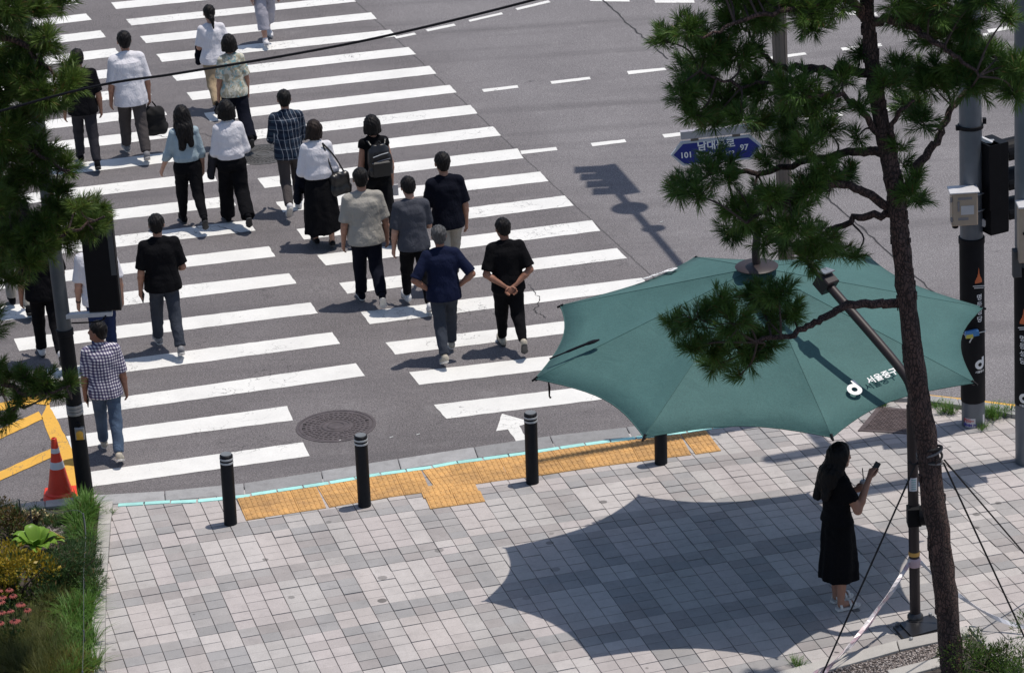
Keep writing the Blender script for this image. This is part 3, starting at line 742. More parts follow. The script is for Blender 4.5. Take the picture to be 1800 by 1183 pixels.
bp, gb, hz = big_pole(1711, 745, 0.128, 421, 700, 'thick grey pole with black sleeve beyond the canopy, carrying a cream cabinet', 8.2, (0.055, 491, 0.085), (0.062, 517), (0.062, 632))
# sticker near the ground and the litter strapped to the pole
M_STICK = simple('sticker_white', (0.6, 0.58, 0.62), 0.5, 0, 0.05)
M_RED = simple('print_red', (0.5, 0.05, 0.06), 0.5); M_BLUE = simple('print_blue', (0.09, 0.08, 0.35), 0.5)
zst = hz(736)
rr = 0.1295
def stick_quad(name, x0, x1, z0, z1, r_, mat, parent):
    n = 6; V = []
    for i in range(n + 1):
        w = (x0 + (x1 - x0) * i / n) / 0.128
        V += [(math.sin(w) * r_, -math.cos(w) * r_, z0), (math.sin(w) * r_, -math.cos(w) * r_, z1)]
    return meshobj(name, V, [(2 * i, 2 * i + 2, 2 * i + 3, 2 * i + 1) for i in range(n)], mat, parent)
stk = stick_quad('sticker', -0.115, 0.005, zst - 0.055, zst + 0.055, 0.1292, M_STICK, bp)
o = text('카드', 0.05, M_RED, stk, frame3((-0.088, -0.1305, zst + 0.024), (1, 0, 0), (0, 0, 1)), 'lettering', 0.002); wrap(o, 0, 0, 0.128)
o = text('바HM PP', 0.042, M_BLUE, stk, frame3((-0.055, -0.1305, zst - 0.027), (1, 0, 0), (0, 0, 1)), 'lettering', 0.002); wrap(o, 0, 0, 0.128)
q = stick_quad('printed_bar', -0.05, -0.01, zst + 0.02, zst + 0.03, 0.1305, M_RED, stk)
stick_quad('sticker', 0.10, 0.135, zst - 0.03, zst + 0.08, 0.1292, M_STICK, bp)
M_BAGB = simple('wrapper_blue', (0.06, 0.22, 0.5), 0.35); M_BAGY = simple('wrapper_yellow', (0.55, 0.5, 0.08), 0.35); M_TIE = simple('tie_white', (0.6, 0.6, 0.6), 0.5)
zl = hz(577)
MB().tube([(0.139 * math.sin(w), -0.139 * math.cos(w), zl - 0.02 + 0.015 * math.sin(3 * w)) for w in np.linspace(0, 2 * math.pi, 25)], 0.005, 6).build('wire_tie', M_TIE, bp, True)
lit = thing('snack_wrapper', 'blue and yellow wrapper tucked behind a tie on the sleeved pole', 'litter', (gb[0] - 0.03, gb[1] - 0.165, zl))
MB().bevbox((0, 0, 0.01), (0.15, 0.05, 0.07), 0.012, ((0.98, 0.1, 0.12), (-0.1, 0.99, 0), (-0.12, 0, 0.98))).build('wrapper', M_BAGB, lit)
MB().bevbox((-0.03, -0.012, -0.012), (0.08, 0.04, 0.05), 0.01).build('label_patch', M_BAGY, lit)
MB().tube([(0.0, -0.03, -0.03), (-0.02, -0.035, -0.06), (-0.03, -0.03, -0.085)], 0.007, 6).build('tie_end', M_TIE, lit, True)
# cream cabinet
def PB(u, v): p = PY(u, v, gb[1] - 0.17); return p - gb
c0, c1 = PB(1671, 392), PB(1716, 331)
cab = thing('control_cabinet', 'cream metal control cabinet strapped to the grey pole beside the signal', 'cabinet', (gb[0] + (c0[0] + c1[0]) / 2, gb[1] - 0.20, c0[2]))
cw, chh = c1[0] - c0[0], c1[2] - c0[2]
MB().bevbox((0, 0, chh / 2), (cw, chh, 0.17), 0.006, ((1, 0, 0), (0, 0, 1), (0, -1, 0))).build('body', M_CREAM, cab)
MB().bevbox((0, -0.09, chh / 2), (cw - 0.02, chh - 0.02, 0.018), 0.004, ((1, 0, 0), (0, 0, 1), (0, -1, 0))).build('door', M_CREAM, cab)
MB().bevbox((-0.005, -0.01, chh + 0.008), (cw + 0.04, 0.23, 0.016), 0.004).build('roof', M_LGREY, cab)
M_DKG = simple('print_grey', (0.22, 0.21, 0.22), 0.6)
MB().box((0.0, -0.1005, chh * 0.83), (cw * 0.55, 0.003, 0.028)).build('vent', M_DKG, cab)
MB().box((-cw * 0.25, -0.1005, chh * 0.6), (0.022, 0.012, 0.11)).build('handle', M_DKG, cab)
MB().box((0.025, -0.1005, chh * 0.48), (cw * 0.5, 0.003, 0.10)).build('notice', M_LGREY, cab)
MB().box((-0.02, -0.1005, chh * 0.22), (cw * 0.4, 0.003, 0.03)).build('nameplate', M_DKG, cab)
for z in (0.2, 0.8): MB().box((-cw / 2 - 0.006, -0.085, chh * z), (0.02, 0.03, 0.045)).build('hinge', M_DKG, cab)
MB().lathe((-cw * 0.32, 0.03, -0.035), [(0.02, -0.03), (0.034, -0.02), (0.034, 0.03), (0.02, 0.035)], 14).build('cable_gland', M_BLACK, cab, True)
for z in (0.25, 0.75): MB().tube([(-cw * 0.2 + 0.16 * math.sin(w) + (gb[0] - cab.location.x) + cw * 0.2, 0.2 - 0.135 * math.cos(w), chh * z) for w in np.linspace(-1.5, 4.6, 20)], 0.008, 6).build('strap', M_STEEL, cab, True)
# three-lamp signal on the pole, seen from behind and the side
def PB2(u, v): p = PY(u, v, gb[1] + 0.02); return p - gb
s0, s1 = PB2(1724, 405), PB2(1765, 245)
vs = thing('traffic_signal', 'black three lamp signal with deep visors on the grey pole', 'traffic signal', (gb[0] + (s0[0] + s1[0]) / 2, gb[1] + 0.02, s0[2]))
vw, vh = s1[0] - s0[0], s1[2] - s0[2]
fx = np.array([0.9, 0.43, 0]); fx /= np.linalg.norm(fx); fy = np.array([-fx[1], fx[0], 0])   # lamps face away to the right
ax = (fy, (0, 0, 1), fx)
MB().bevbox((0, 0, vh / 2), (0.30, vh, vw * 0.95), 0.02, ax).build('housing', M_BLACK, vs)
MB().bevbox(-fx * 0.06 + np.array([0, 0, vh * 0.64]), (0.31, vh * 0.72, 0.16), 0.02, ax).build('rear_cover', M_BLACK, vs)
for k in range(3):
    z = vh * (0.17 + 0.33 * k); c = fx * (vw * 0.475) + np.array([0, 0, z])
    MB().lathe(c - fx * 0.004, [(0.13, 0), (0.13, 0.012), (0.08, 0.03), (0.01, 0.035)], 20, fx).build('lens', M_SIGSIDE, vs, True)
    n = 16; V = []; 
    for i in range(n + 1):
        w = math.pi * (-0.12 + 1.24 * i / n); L = 0.40 * (0.45 + 0.55 * math.sin(max(0, min(math.pi, w))))
        for rr_ in (0.14, 0.147):
            e_ = c + fy * math.cos(w) * rr_ + np.array([0, 0, math.sin(w) * rr_]); V += [e_, e_ + fx * L]
    F = []
    for i in range(n):
        a_ = i * 4; F += [(a_, a_ + 1, a_ + 5, a_ + 4), (a_ + 2, a_ + 6, a_ + 7, a_ + 3), (a_ + 1, a_ + 3, a_ + 7, a_ + 5)]
    meshobj('visor', V, F, M_BLACK, vs)
MB().box((-0.10, -0.06, vh + 0.035), (0.2, 0.05, 0.035), ((0.86, -0.3, -0.4), (0.33, 0.94, 0), (0.38, -0.13, 0.91))).build('bracket', M_LGREY, vs)
MB().box((-0.12, -0.06, 0.12), (0.1, 0.05, 0.075), ((0.86, -0.3, -0.4), (0.33, 0.94, 0), (0.38, -0.13, 0.91))).build('bracket', M_LGREY, vs)
MB().tube([(-0.13, 0, vh * 0.98), (0.02, 0, vh * 0.98)], 0.03, 10).build('arm', M_POLE, vs, True)
MB().tube([(-0.13, 0, vh * 0.1), (0.02, 0, vh * 0.1)], 0.03, 10).build('arm', M_POLE, vs, True)
zc = hz(222)
MB().lathe((0, 0, 0), [(0.124, zc - 0.02), (0.138, zc - 0.018), (0.138, zc + 0.018), (0.124, zc + 0.02)], 30).build('clamp', M_SLEEVE, bp, True)
MB().box((-0.14, -0.03, zc), (0.04, 0.05, 0.05)).build('clamp_lug', M_SLEEVE, bp)
MB().box((0.145, -0.03, zc + 0.06), (0.035, 0.05, 0.06)).build('clamp_lug', M_SLEEVE, bp)
# long arm over the road (above the frame; its shadow falls on the carriageway)
zarm = 6.15
def sh(u, v, z): q = G(u, v, ROADZ); return np.array([q[0] - SUNX * z, q[1] - SUNY * z, z])
A0 = np.array([gb[0], gb[1], zarm - 0.25])
A1, A2 = sh(1200, 470, zarm), sh(1045, 292, zarm)
arm = thing('mast_arm', 'long steel mast arm reaching out over the road from the grey pole', 'pole', tuple(A0))
MB().tube([p - A0 for p in spline([A0, A0 + (A1 - A0) * 0.15 + np.array([0, 0, 0.1]), A1, A2], 6)], [0.075] * 6 + [0.065] * 6 + [0.055] * 7, 14).build('arm', M_POLE, arm, True)
ad = (A2 - A1) / np.linalg.norm(A2 - A1); aperp = np.array([-1.0, -ad[0] / ad[1] * -1 * 0, 0])
C0 = sh(1090, 315, zarm)
bs = thing('overhead_signal', 'four lamp signal hanging on the mast arm above the road', 'traffic signal', tuple(C0))
lx = np.array([-1.0, 0.05, 0]); lx /= np.linalg.norm(lx)
e0, e1 = sh(1052, 290, zarm), sh(1100, 340, zarm)
MB().bevbox((0, 0, 0), (1.25, 0.34, 0.16), 0.02, (ad, (0, 0, 1), np.cross(ad, (0, 0, 1)))).build('housing', M_BLACK, bs)
for k in range(4):
    c = ad * (-0.46 + 0.31 * k) + lx * 0.02
    MB().box(c + lx * 0.26 + np.array([0, 0, 0.12]), (0.34, 0.27, 0.02), (lx, np.cross((0, 0, 1), lx), (0, 0, 1))).build('visor', M_BLACK, bs)
    MB().lathe(c + lx * 0.07, [(0.11, 0), (0.11, 0.02), (0.05, 0.035)], 16, lx).build('lens', M_SIGSIDE, bs, True)
C1 = sh(1108, 366, zarm)
rs = thing('round_sign', 'round sign plate hanging on the mast arm above the road', 'sign', tuple(C1))
MB().lathe((0, 0, 0), [(0.21, -0.08), (0.24, 0.0), (0.21, 0.08)], 24, (0.3, 0.3, 0.9)).build('plate', M_LGREY, rs, True)
MB().tube([(0, 0, 0), tuple((A1 + (A2 - A1) * 0.55) - C1)], 0.03, 8).build('bracket', M_POLE, rs, True)

C2 = sh(1150, 402, zarm)
MB().lathe(C2 - C1, [(0.12, -0.14), (0.13, 0.0), (0.12, 0.14)], 20).build('shadow_lump', M_BLACK, rs, True)  # unseen lump added to fill out the arm's shadow on the road
# far right pole, cut by the frame
bp2, g2, hz2 = big_pole(1806, 812, 0.128, 470, 705, 'thick grey pole with black sleeve cut by the right picture edge', 8.6, (-0.052, 562, 0.085), (-0.065, 588), (-0.05, 690))
d0 = PY(1784, 360, g2[1] - 0.15) - g2; d1 = PY(1784, 470, g2[1] - 0.15) - g2
pc = thing('notice_cabinet', 'pale cabinet on the pole at the right picture edge', 'cabinet', (g2[0] + 0.03, g2[1] - 0.2, d1[2] + 0.06))
MB().bevbox((0, 0, 0.34), (0.30, 0.62, 0.16), 0.01, ((1, 0, 0), (0, 0, 1), (0, -1, 0))).build('body', M_CREAM, pc)
MB().bevbox((0, -0.02, 0.66), (0.33, 0.22, 0.02), 0.005).build('roof', M_LGREY, pc)
MB().box((0.04, -0.083, 0.42), (0.18, 0.004, 0.2)).build('notice', M_LGREY, pc)
MB().lathe((-0.10, -0.082, 0.36), [(0.016, 0), (0.016, 0.02)], 12, (0, -1, 0)).build('lock', M_BLACK, pc, True)
e0 = PY(1787, 480, g2[1] - 0.1) - g2
jb = MB().bevbox((0, 0, 0), (0.09, 0.30, 0.1), 0.012, ((1, 0, 0), (0, 0, 1), (0, -1, 0))).build('junction_box', M_SIGSIDE); jb.location = (g2[0] + e0[0], g2[1] - 0.12, e0[2] + 0.12)
tag(jb, 'small dark junction box on the pole at the right picture edge', 'box')

# ================================================================== brown street pole with the street sign
gs = G(1391, 735)
sp = thing('street_pole', 'slim brown grey pole behind the pine, holding the blue street sign', 'pole', (gs[0], gs[1], 0))
MB().lathe((0, 0, 0), [(0.095, 0), (0.09, 0.5), (0.085, 0.55), (0.07, 5.0), (0.055, 10.5)], 24).build('shaft', M_BROWNP, sp, True)
MB().lathe((0, 0, 0), [(0.16, 0), (0.16, 0.03), (0.12, 0.04), (0.11, 0.3), (0.095, 0.34)], 24).build('base', M_BROWNP, sp, True)
for w in np.linspace(0, 2 * math.pi, 9)[:-1]:
    MB().tube([(0.083 * math.cos(w), 0.083 * math.sin(w), 0.6), (0.066 * math.cos(w), 0.066 * math.sin(w), 6.5)], 0.008, 6).build('rib', M_BROWNP, sp, True)
MB().lathe((0, 0, 10.5), [(0.07, 0), (0.07, 0.05), (0.02, 0.12)], 16).build('finial', M_BROWNP, sp, True)
# the sign: arrow plate in blue with a white edge
M_SBLUE = simple('sign_blue', (0.012, 0.02, 0.20), 0.4, 0, 0.05); M_SWHITE = simple('sign_white', (0.45, 0.48, 0.52), 0.4, 0, 0.04)
ys = gs[1] - 0.05
def SG(u, v): return PY(u, v, ys)
sl0, sr0, tip0 = SG(1196, 290), SG(1322, 281), SG(1181, 271)
top0, top1 = SG(1201, 249), SG(1318, 237)
xd = (sr0 - sl0); sign_w = np.linalg.norm(sr0 - sl0)
so_ = (sl0 + sr0 + top0 + top1) / 4
sg = thing('street_sign', 'blue arrow shaped street name sign in Korean under a grey bar', 'sign', tuple(so_))
xh = (top1 - top0); xh[2] *= 1; xh = xh / np.linalg.norm(xh)
zh = np.array([0, 0, 1.0]) - xh * xh[2]; zh /= np.linalg.norm(zh); yh = np.cross(zh, xh)
Hs = np.linalg.norm(top0 - sl0) * 1.0; Ws = np.linalg.norm(top1 - top0) * 1.04
def plate(ins, dep0, dep1, name, mat):
    hw, hh, tp = Ws / 2 - ins, Hs / 2 - ins * 0.9, 0.12
    pts = [(-hw, -hh), (hw, -hh), (hw + tp - ins * 0.3, 0), (hw, hh), (-hw, hh), (-hw - tp + ins * 0.3, 0)]
    V = [xh * a + zh * b - yh * d for d in (dep0, dep1) for a, b in pts]
    n = 6
    return meshobj(name, V, [tuple(range(n - 1, -1, -1)), tuple(range(n, 2 * n))] + [(i, (i + 1) % n, n + (i + 1) % n, n + i) for i in range(n)], mat, sg)
yh = -yh if yh[1] < 0 else yh
plate(0.0, -0.02, 0.02, 'plate', M_SWHITE); plate(0.022, 0.0205, 0.0225, 'blue_face', M_SBLUE)
FM = lambda a, b: frame3(xh * a + zh * b - yh * 0.0238, xh, zh)
hs = Hs
text('남대문로', hs * 0.42, M_LET, sg, FM(0.0, hs * 0.24), 'lettering', 0.003)
text('101', hs * 0.34, M_LET, sg, FM(-Ws * 0.44, -hs * 0.06), 'lettering', 0.002)
text('Namdaemun-ro', hs * 0.25, M_LET, sg, FM(-Ws * 0.02, -hs * 0.10), 'lettering', 0.0015, 'CENTER', 0.95)
text('97', hs * 0.34, M_LET, sg, FM(Ws * 0.40, hs * 0.02), 'lettering', 0.002)
text('南大門路', hs * 0.15, M_LET, sg, FM(-Ws * 0.1, -hs * 0.33), 'lettering', 0.0005)
bar_l = SG(1196, 234) - so_; bar_r = SG(1398, 221) - so_
MB().box((bar_l + bar_r) / 2, (np.linalg.norm(bar_r - bar_l), 0.07, 0.085), (xh, yh, zh)).build('support_bar', simple('bar_grey', (0.42, 0.40, 0.43), 0.45, 0.3, 0.08), sg)
for a in (-0.30, 0.30): MB().box(xh * a * Ws + zh * (hs / 2 + 0.04), (0.085, 0.03, 0.11), (xh, yh, zh)).build('hanger', M_BROWNP, sg)

# ================================================================== cantilever canopy
M_CANVAS, t_, b_ = newmat('canopy_green')
v_ = coord(t_, 'Object')
f1 = noise(t_, v_, 2.2, 5, 0.6); f2 = noise(t_, v_, 75, 3, 0.7)
bc = mixc(t_, ramp(t_, f1, [(0.3, 0.0), (0.7, 1.0)]), (0.042, 0.112, 0.109), (0.053, 0.134, 0.130))
bc = mixc(t_, 0.7, bc, ramp(t_, f2, [(0.3, 0.72), (0.7, 1.28)]), 'MULTIPLY')
bc = mixc(t_, ramp(t_, noise(t_, v_, 14, 5, 0.8), [(0.62, 0.0), (0.78, 0.22)]), bc, (0.2, 0.25, 0.24))
t_.links.new(bc, b_.inputs['Base Color']); b_.inputs['Roughness'].default_value = 0.8
bump(t_, b_, math_(t_, 'ADD', math_(t_, 'MULTIPLY', f2, 0.05), noise(t_, coord(t_, 'Object', (1, 1, 1)), 3.2, 3, 0.5, 1.2)), 0.22, 0.05)
M_HEM = simple('canopy_hem', (0.035, 0.10, 0.095), 0.8)
TIP = [(0.51, 32.96, 2.58), (0.2, 31.74, 2.31), (1.19, 30.35, 2.22), (2.95, 30.1, 2.21), (4.42, 30.95, 2.31), (4.73, 32.49, 2.46), (3.74, 33.84, 2.57), (1.96, 34.04, 2.60)]
TIP = [np.array(p) for p in TIP]
APEX = G(1330, 470, 3.14)
AX, AY = APEX[0], APEX[1]
mast = G(1609, 1092)
um = thing('sun_canopy', 'big green eight cornered canopy on a brown cantilever mast', 'canopy', (mast[0], mast[1], 0))
MO = np.array([mast[0], mast[1], 0])
def L(p): return np.asarray(p, float) - MO
def edge_pt(a, b, t, sag):
    m = a * (1 - t) + b * t; c = np.array([AX, AY, (a[2] + b[2]) / 2 + 0.3]) - m; c /= np.linalg.norm(c)
    ch = np.linalg.norm(b - a)
    return m + c * sag * ch * (1 - (2 * t - 1) ** 2) 
SAG = 0.115
nE, nR = 12, 8
for k in range(8):
    a, b = TIP[k], TIP[(k + 1) % 8]
    V = []; 
    for lay in (0, 1):
        for i in range(nE + 1):
            e = edge_pt(a, b, i / nE, SAG)
            for j in range(nR + 1):
                s_ = 0.03 + 0.97 * j / nR
                p = APEX + (e - APEX) * s_
                p = p - np.array([0, 0, 1]) * (0.035 * math.sin(math.pi * i / nE) * math.sin(math.pi * s_) + 0.008 * lay)
                V.append(L(p))
    F = []; st = nR + 1; off = (nE + 1) * st
    for i in range(nE):
        for j in range(nR):
            F += [(i * st + j, (i + 1) * st + j, (i + 1) * st + j + 1, i * st + j + 1)[::-1], (off + i * st + j, off + (i + 1) * st + j, off + (i + 1) * st + j + 1, off + i * st + j + 1)]
        j = nR; F.append((i * st + j, (i + 1) * st + j, off + (i + 1) * st + j, off + i * st + j)[::-1])
    meshobj('canopy_panel', V, F, M_CANVAS, um, True)
    # hem along the rim, and the seam over the rib
    MB().tube([L(edge_pt(a, b, i / nE, SAG)) - np.array([0, 0, 0.004]) for i in range(nE + 1)], 0.007, 6).build('hem', M_HEM, um, True)
    MB().tube([L(APEX + (a - APEX) * 0.06) + np.array([0, 0, 0.001]), L(a) + np.array([0, 0, 0.0])], 0.0035, 6).build('seam', M_HEM, um, True)
    MB().tube([L(APEX + (a - APEX) * 0.04) - np.array([0, 0, 0.03]), L(a) - np.array([0, 0, 0.02])], 0.014, 8).build('rib', M_MAST, um, True)
    MB().tube([L(APEX) - np.array([0, 0, 0.55]), L(APEX + (a - APEX) * 0.5) - np.array([0, 0, 0.03])], 0.01, 6).build('strut', M_MAST, um, True)
    dT = (a - APEX); dT /= np.linalg.norm(dT)
    MB().tube([L(a) - dT * 0.03, L(a) + dT * 0.035 - np.array([0, 0, 0.012])], [0.016, 0.011], 8).build('tip_cap', M_BLACK, um, True)
MB().lathe(L(APEX), [(0.045, -0.62), (0.045, -0.02), (0.21, 0.0), (0.215, 0.012), (0.19, 0.026), (0.05, 0.04)], 36).build('hub', M_MAST, um, True)
hubtop = APEX + np.array([0, 0, 0.03])
# the arm lies in the upright plane through mast and hub
vec = np.array([AX - mast[0], AY - mast[1]])
def plane_pt(u, v, off=0.0):
    n = np.array([-vec[1], vec[0], 0]); d = ray(u, v); tt = ((MO - np.array([0, off, 0]) - CP) @ n) / (d @ n); return CP + d * tt
bend0, bend1 = plane_pt(1597, 690), plane_pt(1576, 640, 0.06)
head = plane_pt(1452, 496, 0.165)
colr = G(1330, 470, 3.14)
pk = head + (head - bend1) * 0.30; pk[2] = max(pk[2], hubtop[2] + 0.45)
MB().tube([(0, 0, 0.02), (0, 0, bend0[2] * 0.5), (0, 0, bend0[2] - 0.12)], 0.052, 22).build('mast', M_MAST, um, True)
zb0 = bend0[2] - 0.12
MB().tube(spline([(0, 0, zb0), L((mast[0], mast[1], zb0 + 0.16)), L(bend1), L(head)], 8), 0.045, 18).build('arm', M_MAST, um, True)
ah = (head - bend1) / np.linalg.norm(head - bend1)
hx = np.array([vec[0], vec[1], 0]) / np.linalg.norm(vec); hy = np.cross((0, 0, 1), hx)
MB().bevbox(L(head), (0.15, 0.15, 0.17), 0.01, (ah, hy, np.cross(ah, hy))).build('joint_box', M_MAST, um)
MB().box(L(head) + np.array([0, 0, 0.115]) , (0.12, 0.13, 0.012), (hx, hy, (0, 0, 1))).build('joint_plate', M_STEEL, um)
MB().tube([L(p) for p in spline([head, head + ah * 0.35, head + ah * 0.6 + hx * 0.05, np.array([AX, AY, 0]) - hx * 0.1 + np.array([0, 0, max(hubtop[2] + 0.42, head[2] + ah[2] * 0.55)]), hubtop + np.array([0, 0, 0.18]), hubtop - np.array([0, 0, 0.02])], 7)], 0.04, 16).build('hanger_arm', M_MAST, um, True)
# winch on the mast, sticker, base plate
zw = height_at(MO, 903)
MB().bevbox((0.0, -0.02, zw), (0.13, 0.13, 0.2), 0.02).build('winch_box', M_BLACK, um)
MB().lathe((0.05, -0.04, zw), [(0.03, 0.0), (0.1, 0.02), (0.105, 0.1), (0.07, 0.135), (0.02, 0.14)], 20, (0.9, -0.25, 0.1)).build('winch_drum', M_BLACK, um, True)
zs = height_at(MO, 848)
V = []
for i in range(7):
    w = -0.9 + 1.6 * i / 6
    V += [(math.sin(w) * 0.0535, -math.cos(w) * 0.0535, zs - 0.07), (math.sin(w) * 0.0535, -math.cos(w) * 0.0535, zs + 0.07)]
stk = meshobj('sticker', V, [(2 * i, 2 * i + 2, 2 * i + 3, 2 * i + 1) for i in range(6)], M_STICK, um)
M_TEAL = simple('print_teal', (0.2, 0.4, 0.4), 0.5)
for k in range(5): MB().box((0.0, -0.0545, zs + 0.05 - 0.024 * k), (0.045, 0.002, 0.008)).build('printed_line', M_TEAL, stk)
M_OR = simple('tape_orange', (0.6, 0.33, 0.08), 0.5)
zo = height_at(MO, 972)
MB().lathe((0, 0, 0), [(0.053, zo - 0.02), (0.056, zo - 0.018), (0.056, zo + 0.02), (0.053, zo + 0.022)], 20).build('orange_band', M_OR, um, True)
bq = [G(u, v)[:2] - mast[:2] for u, v in [(1570, 1105), (1641, 1086), (1672, 1118), (1600, 1138)]]
M_PLATE = simple('base_plate_dark', (0.05, 0.05, 0.055), 0.3, 0.6, 0.2, 6)
MB().poly([tuple(p) for p in bq], 0.002, 0.03).build('base_plate', M_PLATE, um)
MB().poly([tuple(p * 0.72) for p in bq], 0.03, 0.045).build('flange', M_PLATE, um)
for p in bq: MB().lathe((p[0] * 0.82, p[1] * 0.82, 0.03), [(0.018, 0), (0.018, 0.03), (0.008, 0.034)], 8).build('anchor_bolt', M_STEEL, um, True)
MB().lathe((0, 0, 0), [(0.08, 0.045), (0.078, 0.07), (0.054, 0.1)], 22).build('collar', M_PLATE, um, True)
# logos on two panels
def panel_text(k, da, dh, logo_only=False):
    a, b = TIP[k], TIP[(k + 1) % 8]
    nrm = np.cross(b - a, APEX - a); nrm /= np.linalg.norm(nrm)
    if nrm[2] < 0: nrm = -nrm
    xx = (b - a) / np.linalg.norm(b - a)
    if np.cross(nrm, xx) @ (APEX - a) < 0: xx = -xx
    return a, b, xx, np.cross(nrm, xx), nrm
def place_logo(k, pos_d, pos_t, sd, st_):
    a, b, xx, yy, nrm = panel_text(k, 0, 0)
    def at(u, v):
        d = ray(u, v); tt = ((a - CP) @ nrm) / (d @ nrm); return CP + d * tt
    pd, pt = at(*pos_d), at(*pos_t)
    off = nrm * 0.006
    dlogo(sd, M_LET, um, frame3(L(pd) + off, xx, yy))
    text('서울중구', st_, M_LET, um, frame3(L(pt) + off, xx, yy), 'lettering', st_ * 0.02, depth=0.001)
place_logo(3, (1500, 683), (1551, 662), 0.225, 0.098)
place_logo(7, (1181, 475), (1143, 487), 0.225, 0.105)
# straps: one lying on the left edge, one hanging from the left corner
a = G(969, 632, 2.42); b = G(1052, 602, 2.62)
stp = MB()
P = spline([L(G(966, 634, 2.44)) + np.array([0, 0, .02]), L(G(1000, 622, 2.5)) + np.array([0, 0, .03]), L(G(1030, 610, 2.56)) + np.array([0, 0, .03]), L(G(1054, 602, 2.6)) + np.array([0, 0, .03])], 5)
stp.tube(P, [0.012] * 5 + [0.02] * 6 + [0.028] * 3 + [0.02, 0.012], 8, True, 0.6)
stp.build('folded_strap', M_BLACK, um, True)
a = TIP[1]
q = L(a) + np.array([0.13, -0.09, -0.01])
MB().tube([q, q + np.array([0.005, 0, -0.06]), q + np.array([0.0, 0, -0.15]), q + np.array([0.012, 0.0, -0.17])], [0.007, 0.012, 0.008, 0.012], 8).build('hanging_strap', M_BLACK, um, True)
# ================================================================== people: shapes grown from joined tapering volumes
def sfield(prims, lo, hi, h, k, cuts=(), fold=None):
    lo = np.array(lo, np.float32); n = np.ceil((np.array(hi) - lo) / h).astype(int) + 1
    ax = [lo[i] + h * np.arange(n[i], dtype=np.float32) for i in range(3)]
    f = np.full(n, 0.5, np.float32)
    for fn, a, b, kk in prims:
        kk = k if kk is None else kk
        m = kk + 2.5 * h
        i0 = [max(0, int((a[i] - m - lo[i]) / h)) for i in range(3)]; i1 = [min(n[i], int((b[i] + m - lo[i]) / h) + 2) for i in range(3)]
        if any(i1[i] <= i0[i] for i in range(3)): continue
        X, Y, Z = ax[0][i0[0]:i1[0], None, None], ax[1][None, i0[1]:i1[1], None], ax[2][None, None, i0[2]:i1[2]]
        d = fn(X, Y, Z); s = (slice(i0[0], i1[0]), slice(i0[1], i1[1]), slice(i0[2], i1[2])); q = f[s]
        hh = np.maximum(kk - np.abs(q - d), 0) / max(kk, 1e-6)
        f[s] = np.minimum(q, d) - hh * hh * kk * 0.25
    X, Y, Z = ax[0][:, None, None], ax[1][None, :, None], ax[2][None, None, :]
    if fold is not None: f = f + fold(X, Y, Z)
    for nrm, p in cuts:
        f = np.maximum(f, nrm[0] * (X - p[0]) + nrm[1] * (Y - p[1]) + nrm[2] * (Z - p[2]))
    return f.astype(np.float32), lo
CORN = np.array([(i, j, k) for i in (0, 1) for j in (0, 1) for k in (0, 1)])
EDG = [(a, b) for a in range(8) for b in range(a + 1, 8) if np.abs(CORN[a] - CORN[b]).sum() == 1]
def nets(f, lo, h):
    s = f < 0
    c = np.zeros(tuple(np.array(f.shape) - 1), np.int8)
    for q in CORN: c += s[q[0]:s.shape[0] - 1 + q[0], q[1]:s.shape[1] - 1 + q[1], q[2]:s.shape[2] - 1 + q[2]]
    idx = np.argwhere((c > 0) & (c < 8))
    vid = np.full(c.shape, -1, np.int32); vid[tuple(idx.T)] = np.arange(len(idx))
    vals = np.stack([f[idx[:, 0] + q[0], idx[:, 1] + q[1], idx[:, 2] + q[2]] for q in CORN], 1)
    acc = np.zeros((len(idx), 3)); cnt = np.zeros(len(idx))
    for a, b in EDG:
        fa, fb = vals[:, a], vals[:, b]; m = (fa < 0) != (fb < 0)
        t = fa[m] / (fa[m] - fb[m]); acc[m] += CORN[a] + (CORN[b] - CORN[a]) * t[:, None]; cnt[m] += 1
    V = lo + h * (idx + acc / cnt[:, None])
    F = []
    for axn in range(3):
        o1, o2 = [(1, 2), (2, 0), (0, 1)][axn]
        e = np.zeros(3, int); e[axn] = 1
        A = s[:s.shape[0] - e[0], :s.shape[1] - e[1], :s.shape[2] - e[2]]; B = s[e[0]:, e[1]:, e[2]:]
        ed = np.argwhere(A != B)
        ok = (ed[:, o1] > 0) & (ed[:, o2] > 0) & (ed[:, o1] < c.shape[o1]) & (ed[:, o2] < c.shape[o2]); ed = ed[ok]
        u = np.zeros(3, int); u[o1] = 1; v = np.zeros(3, int); v[o2] = 1
        quad = np.stack([vid[tuple((ed - d).T)] for d in (u + v, v, 0 * u, u)], 1)
        inside = s[tuple(ed.T)]
        quad[~inside] = quad[~inside][:, ::-1]
        F.append(quad)
    F = np.concatenate(F); F = F[(F >= 0).all(1)]
    return V, F
def cap(a, b, ra, rb, flat_end=False, k=None, sy=1.0):
    a = np.array(a, float); b = np.array(b, float); d = b - a; L2 = float(d @ d) + 1e-9; L_ = math.sqrt(L2); r = max(ra, rb)
    def fn(X, Y, Z):
        t = ((X - a[0]) * d[0] + (Y - a[1]) * d[1] + (Z - a[2]) * d[2]) / L2; tc = np.clip(t, 0, 1)
        q = np.sqrt((X - a[0] - d[0] * tc) ** 2 + ((Y - a[1] - d[1] * tc) / sy) ** 2 + (Z - a[2] - d[2] * tc) ** 2) - (ra + (rb - ra) * tc)
        if flat_end: q = np.maximum(q, (t - 1) * L_)
        return q
    return fn, np.minimum(a, b) - r * max(1, sy), np.maximum(a, b) + r * max(1, sy), k
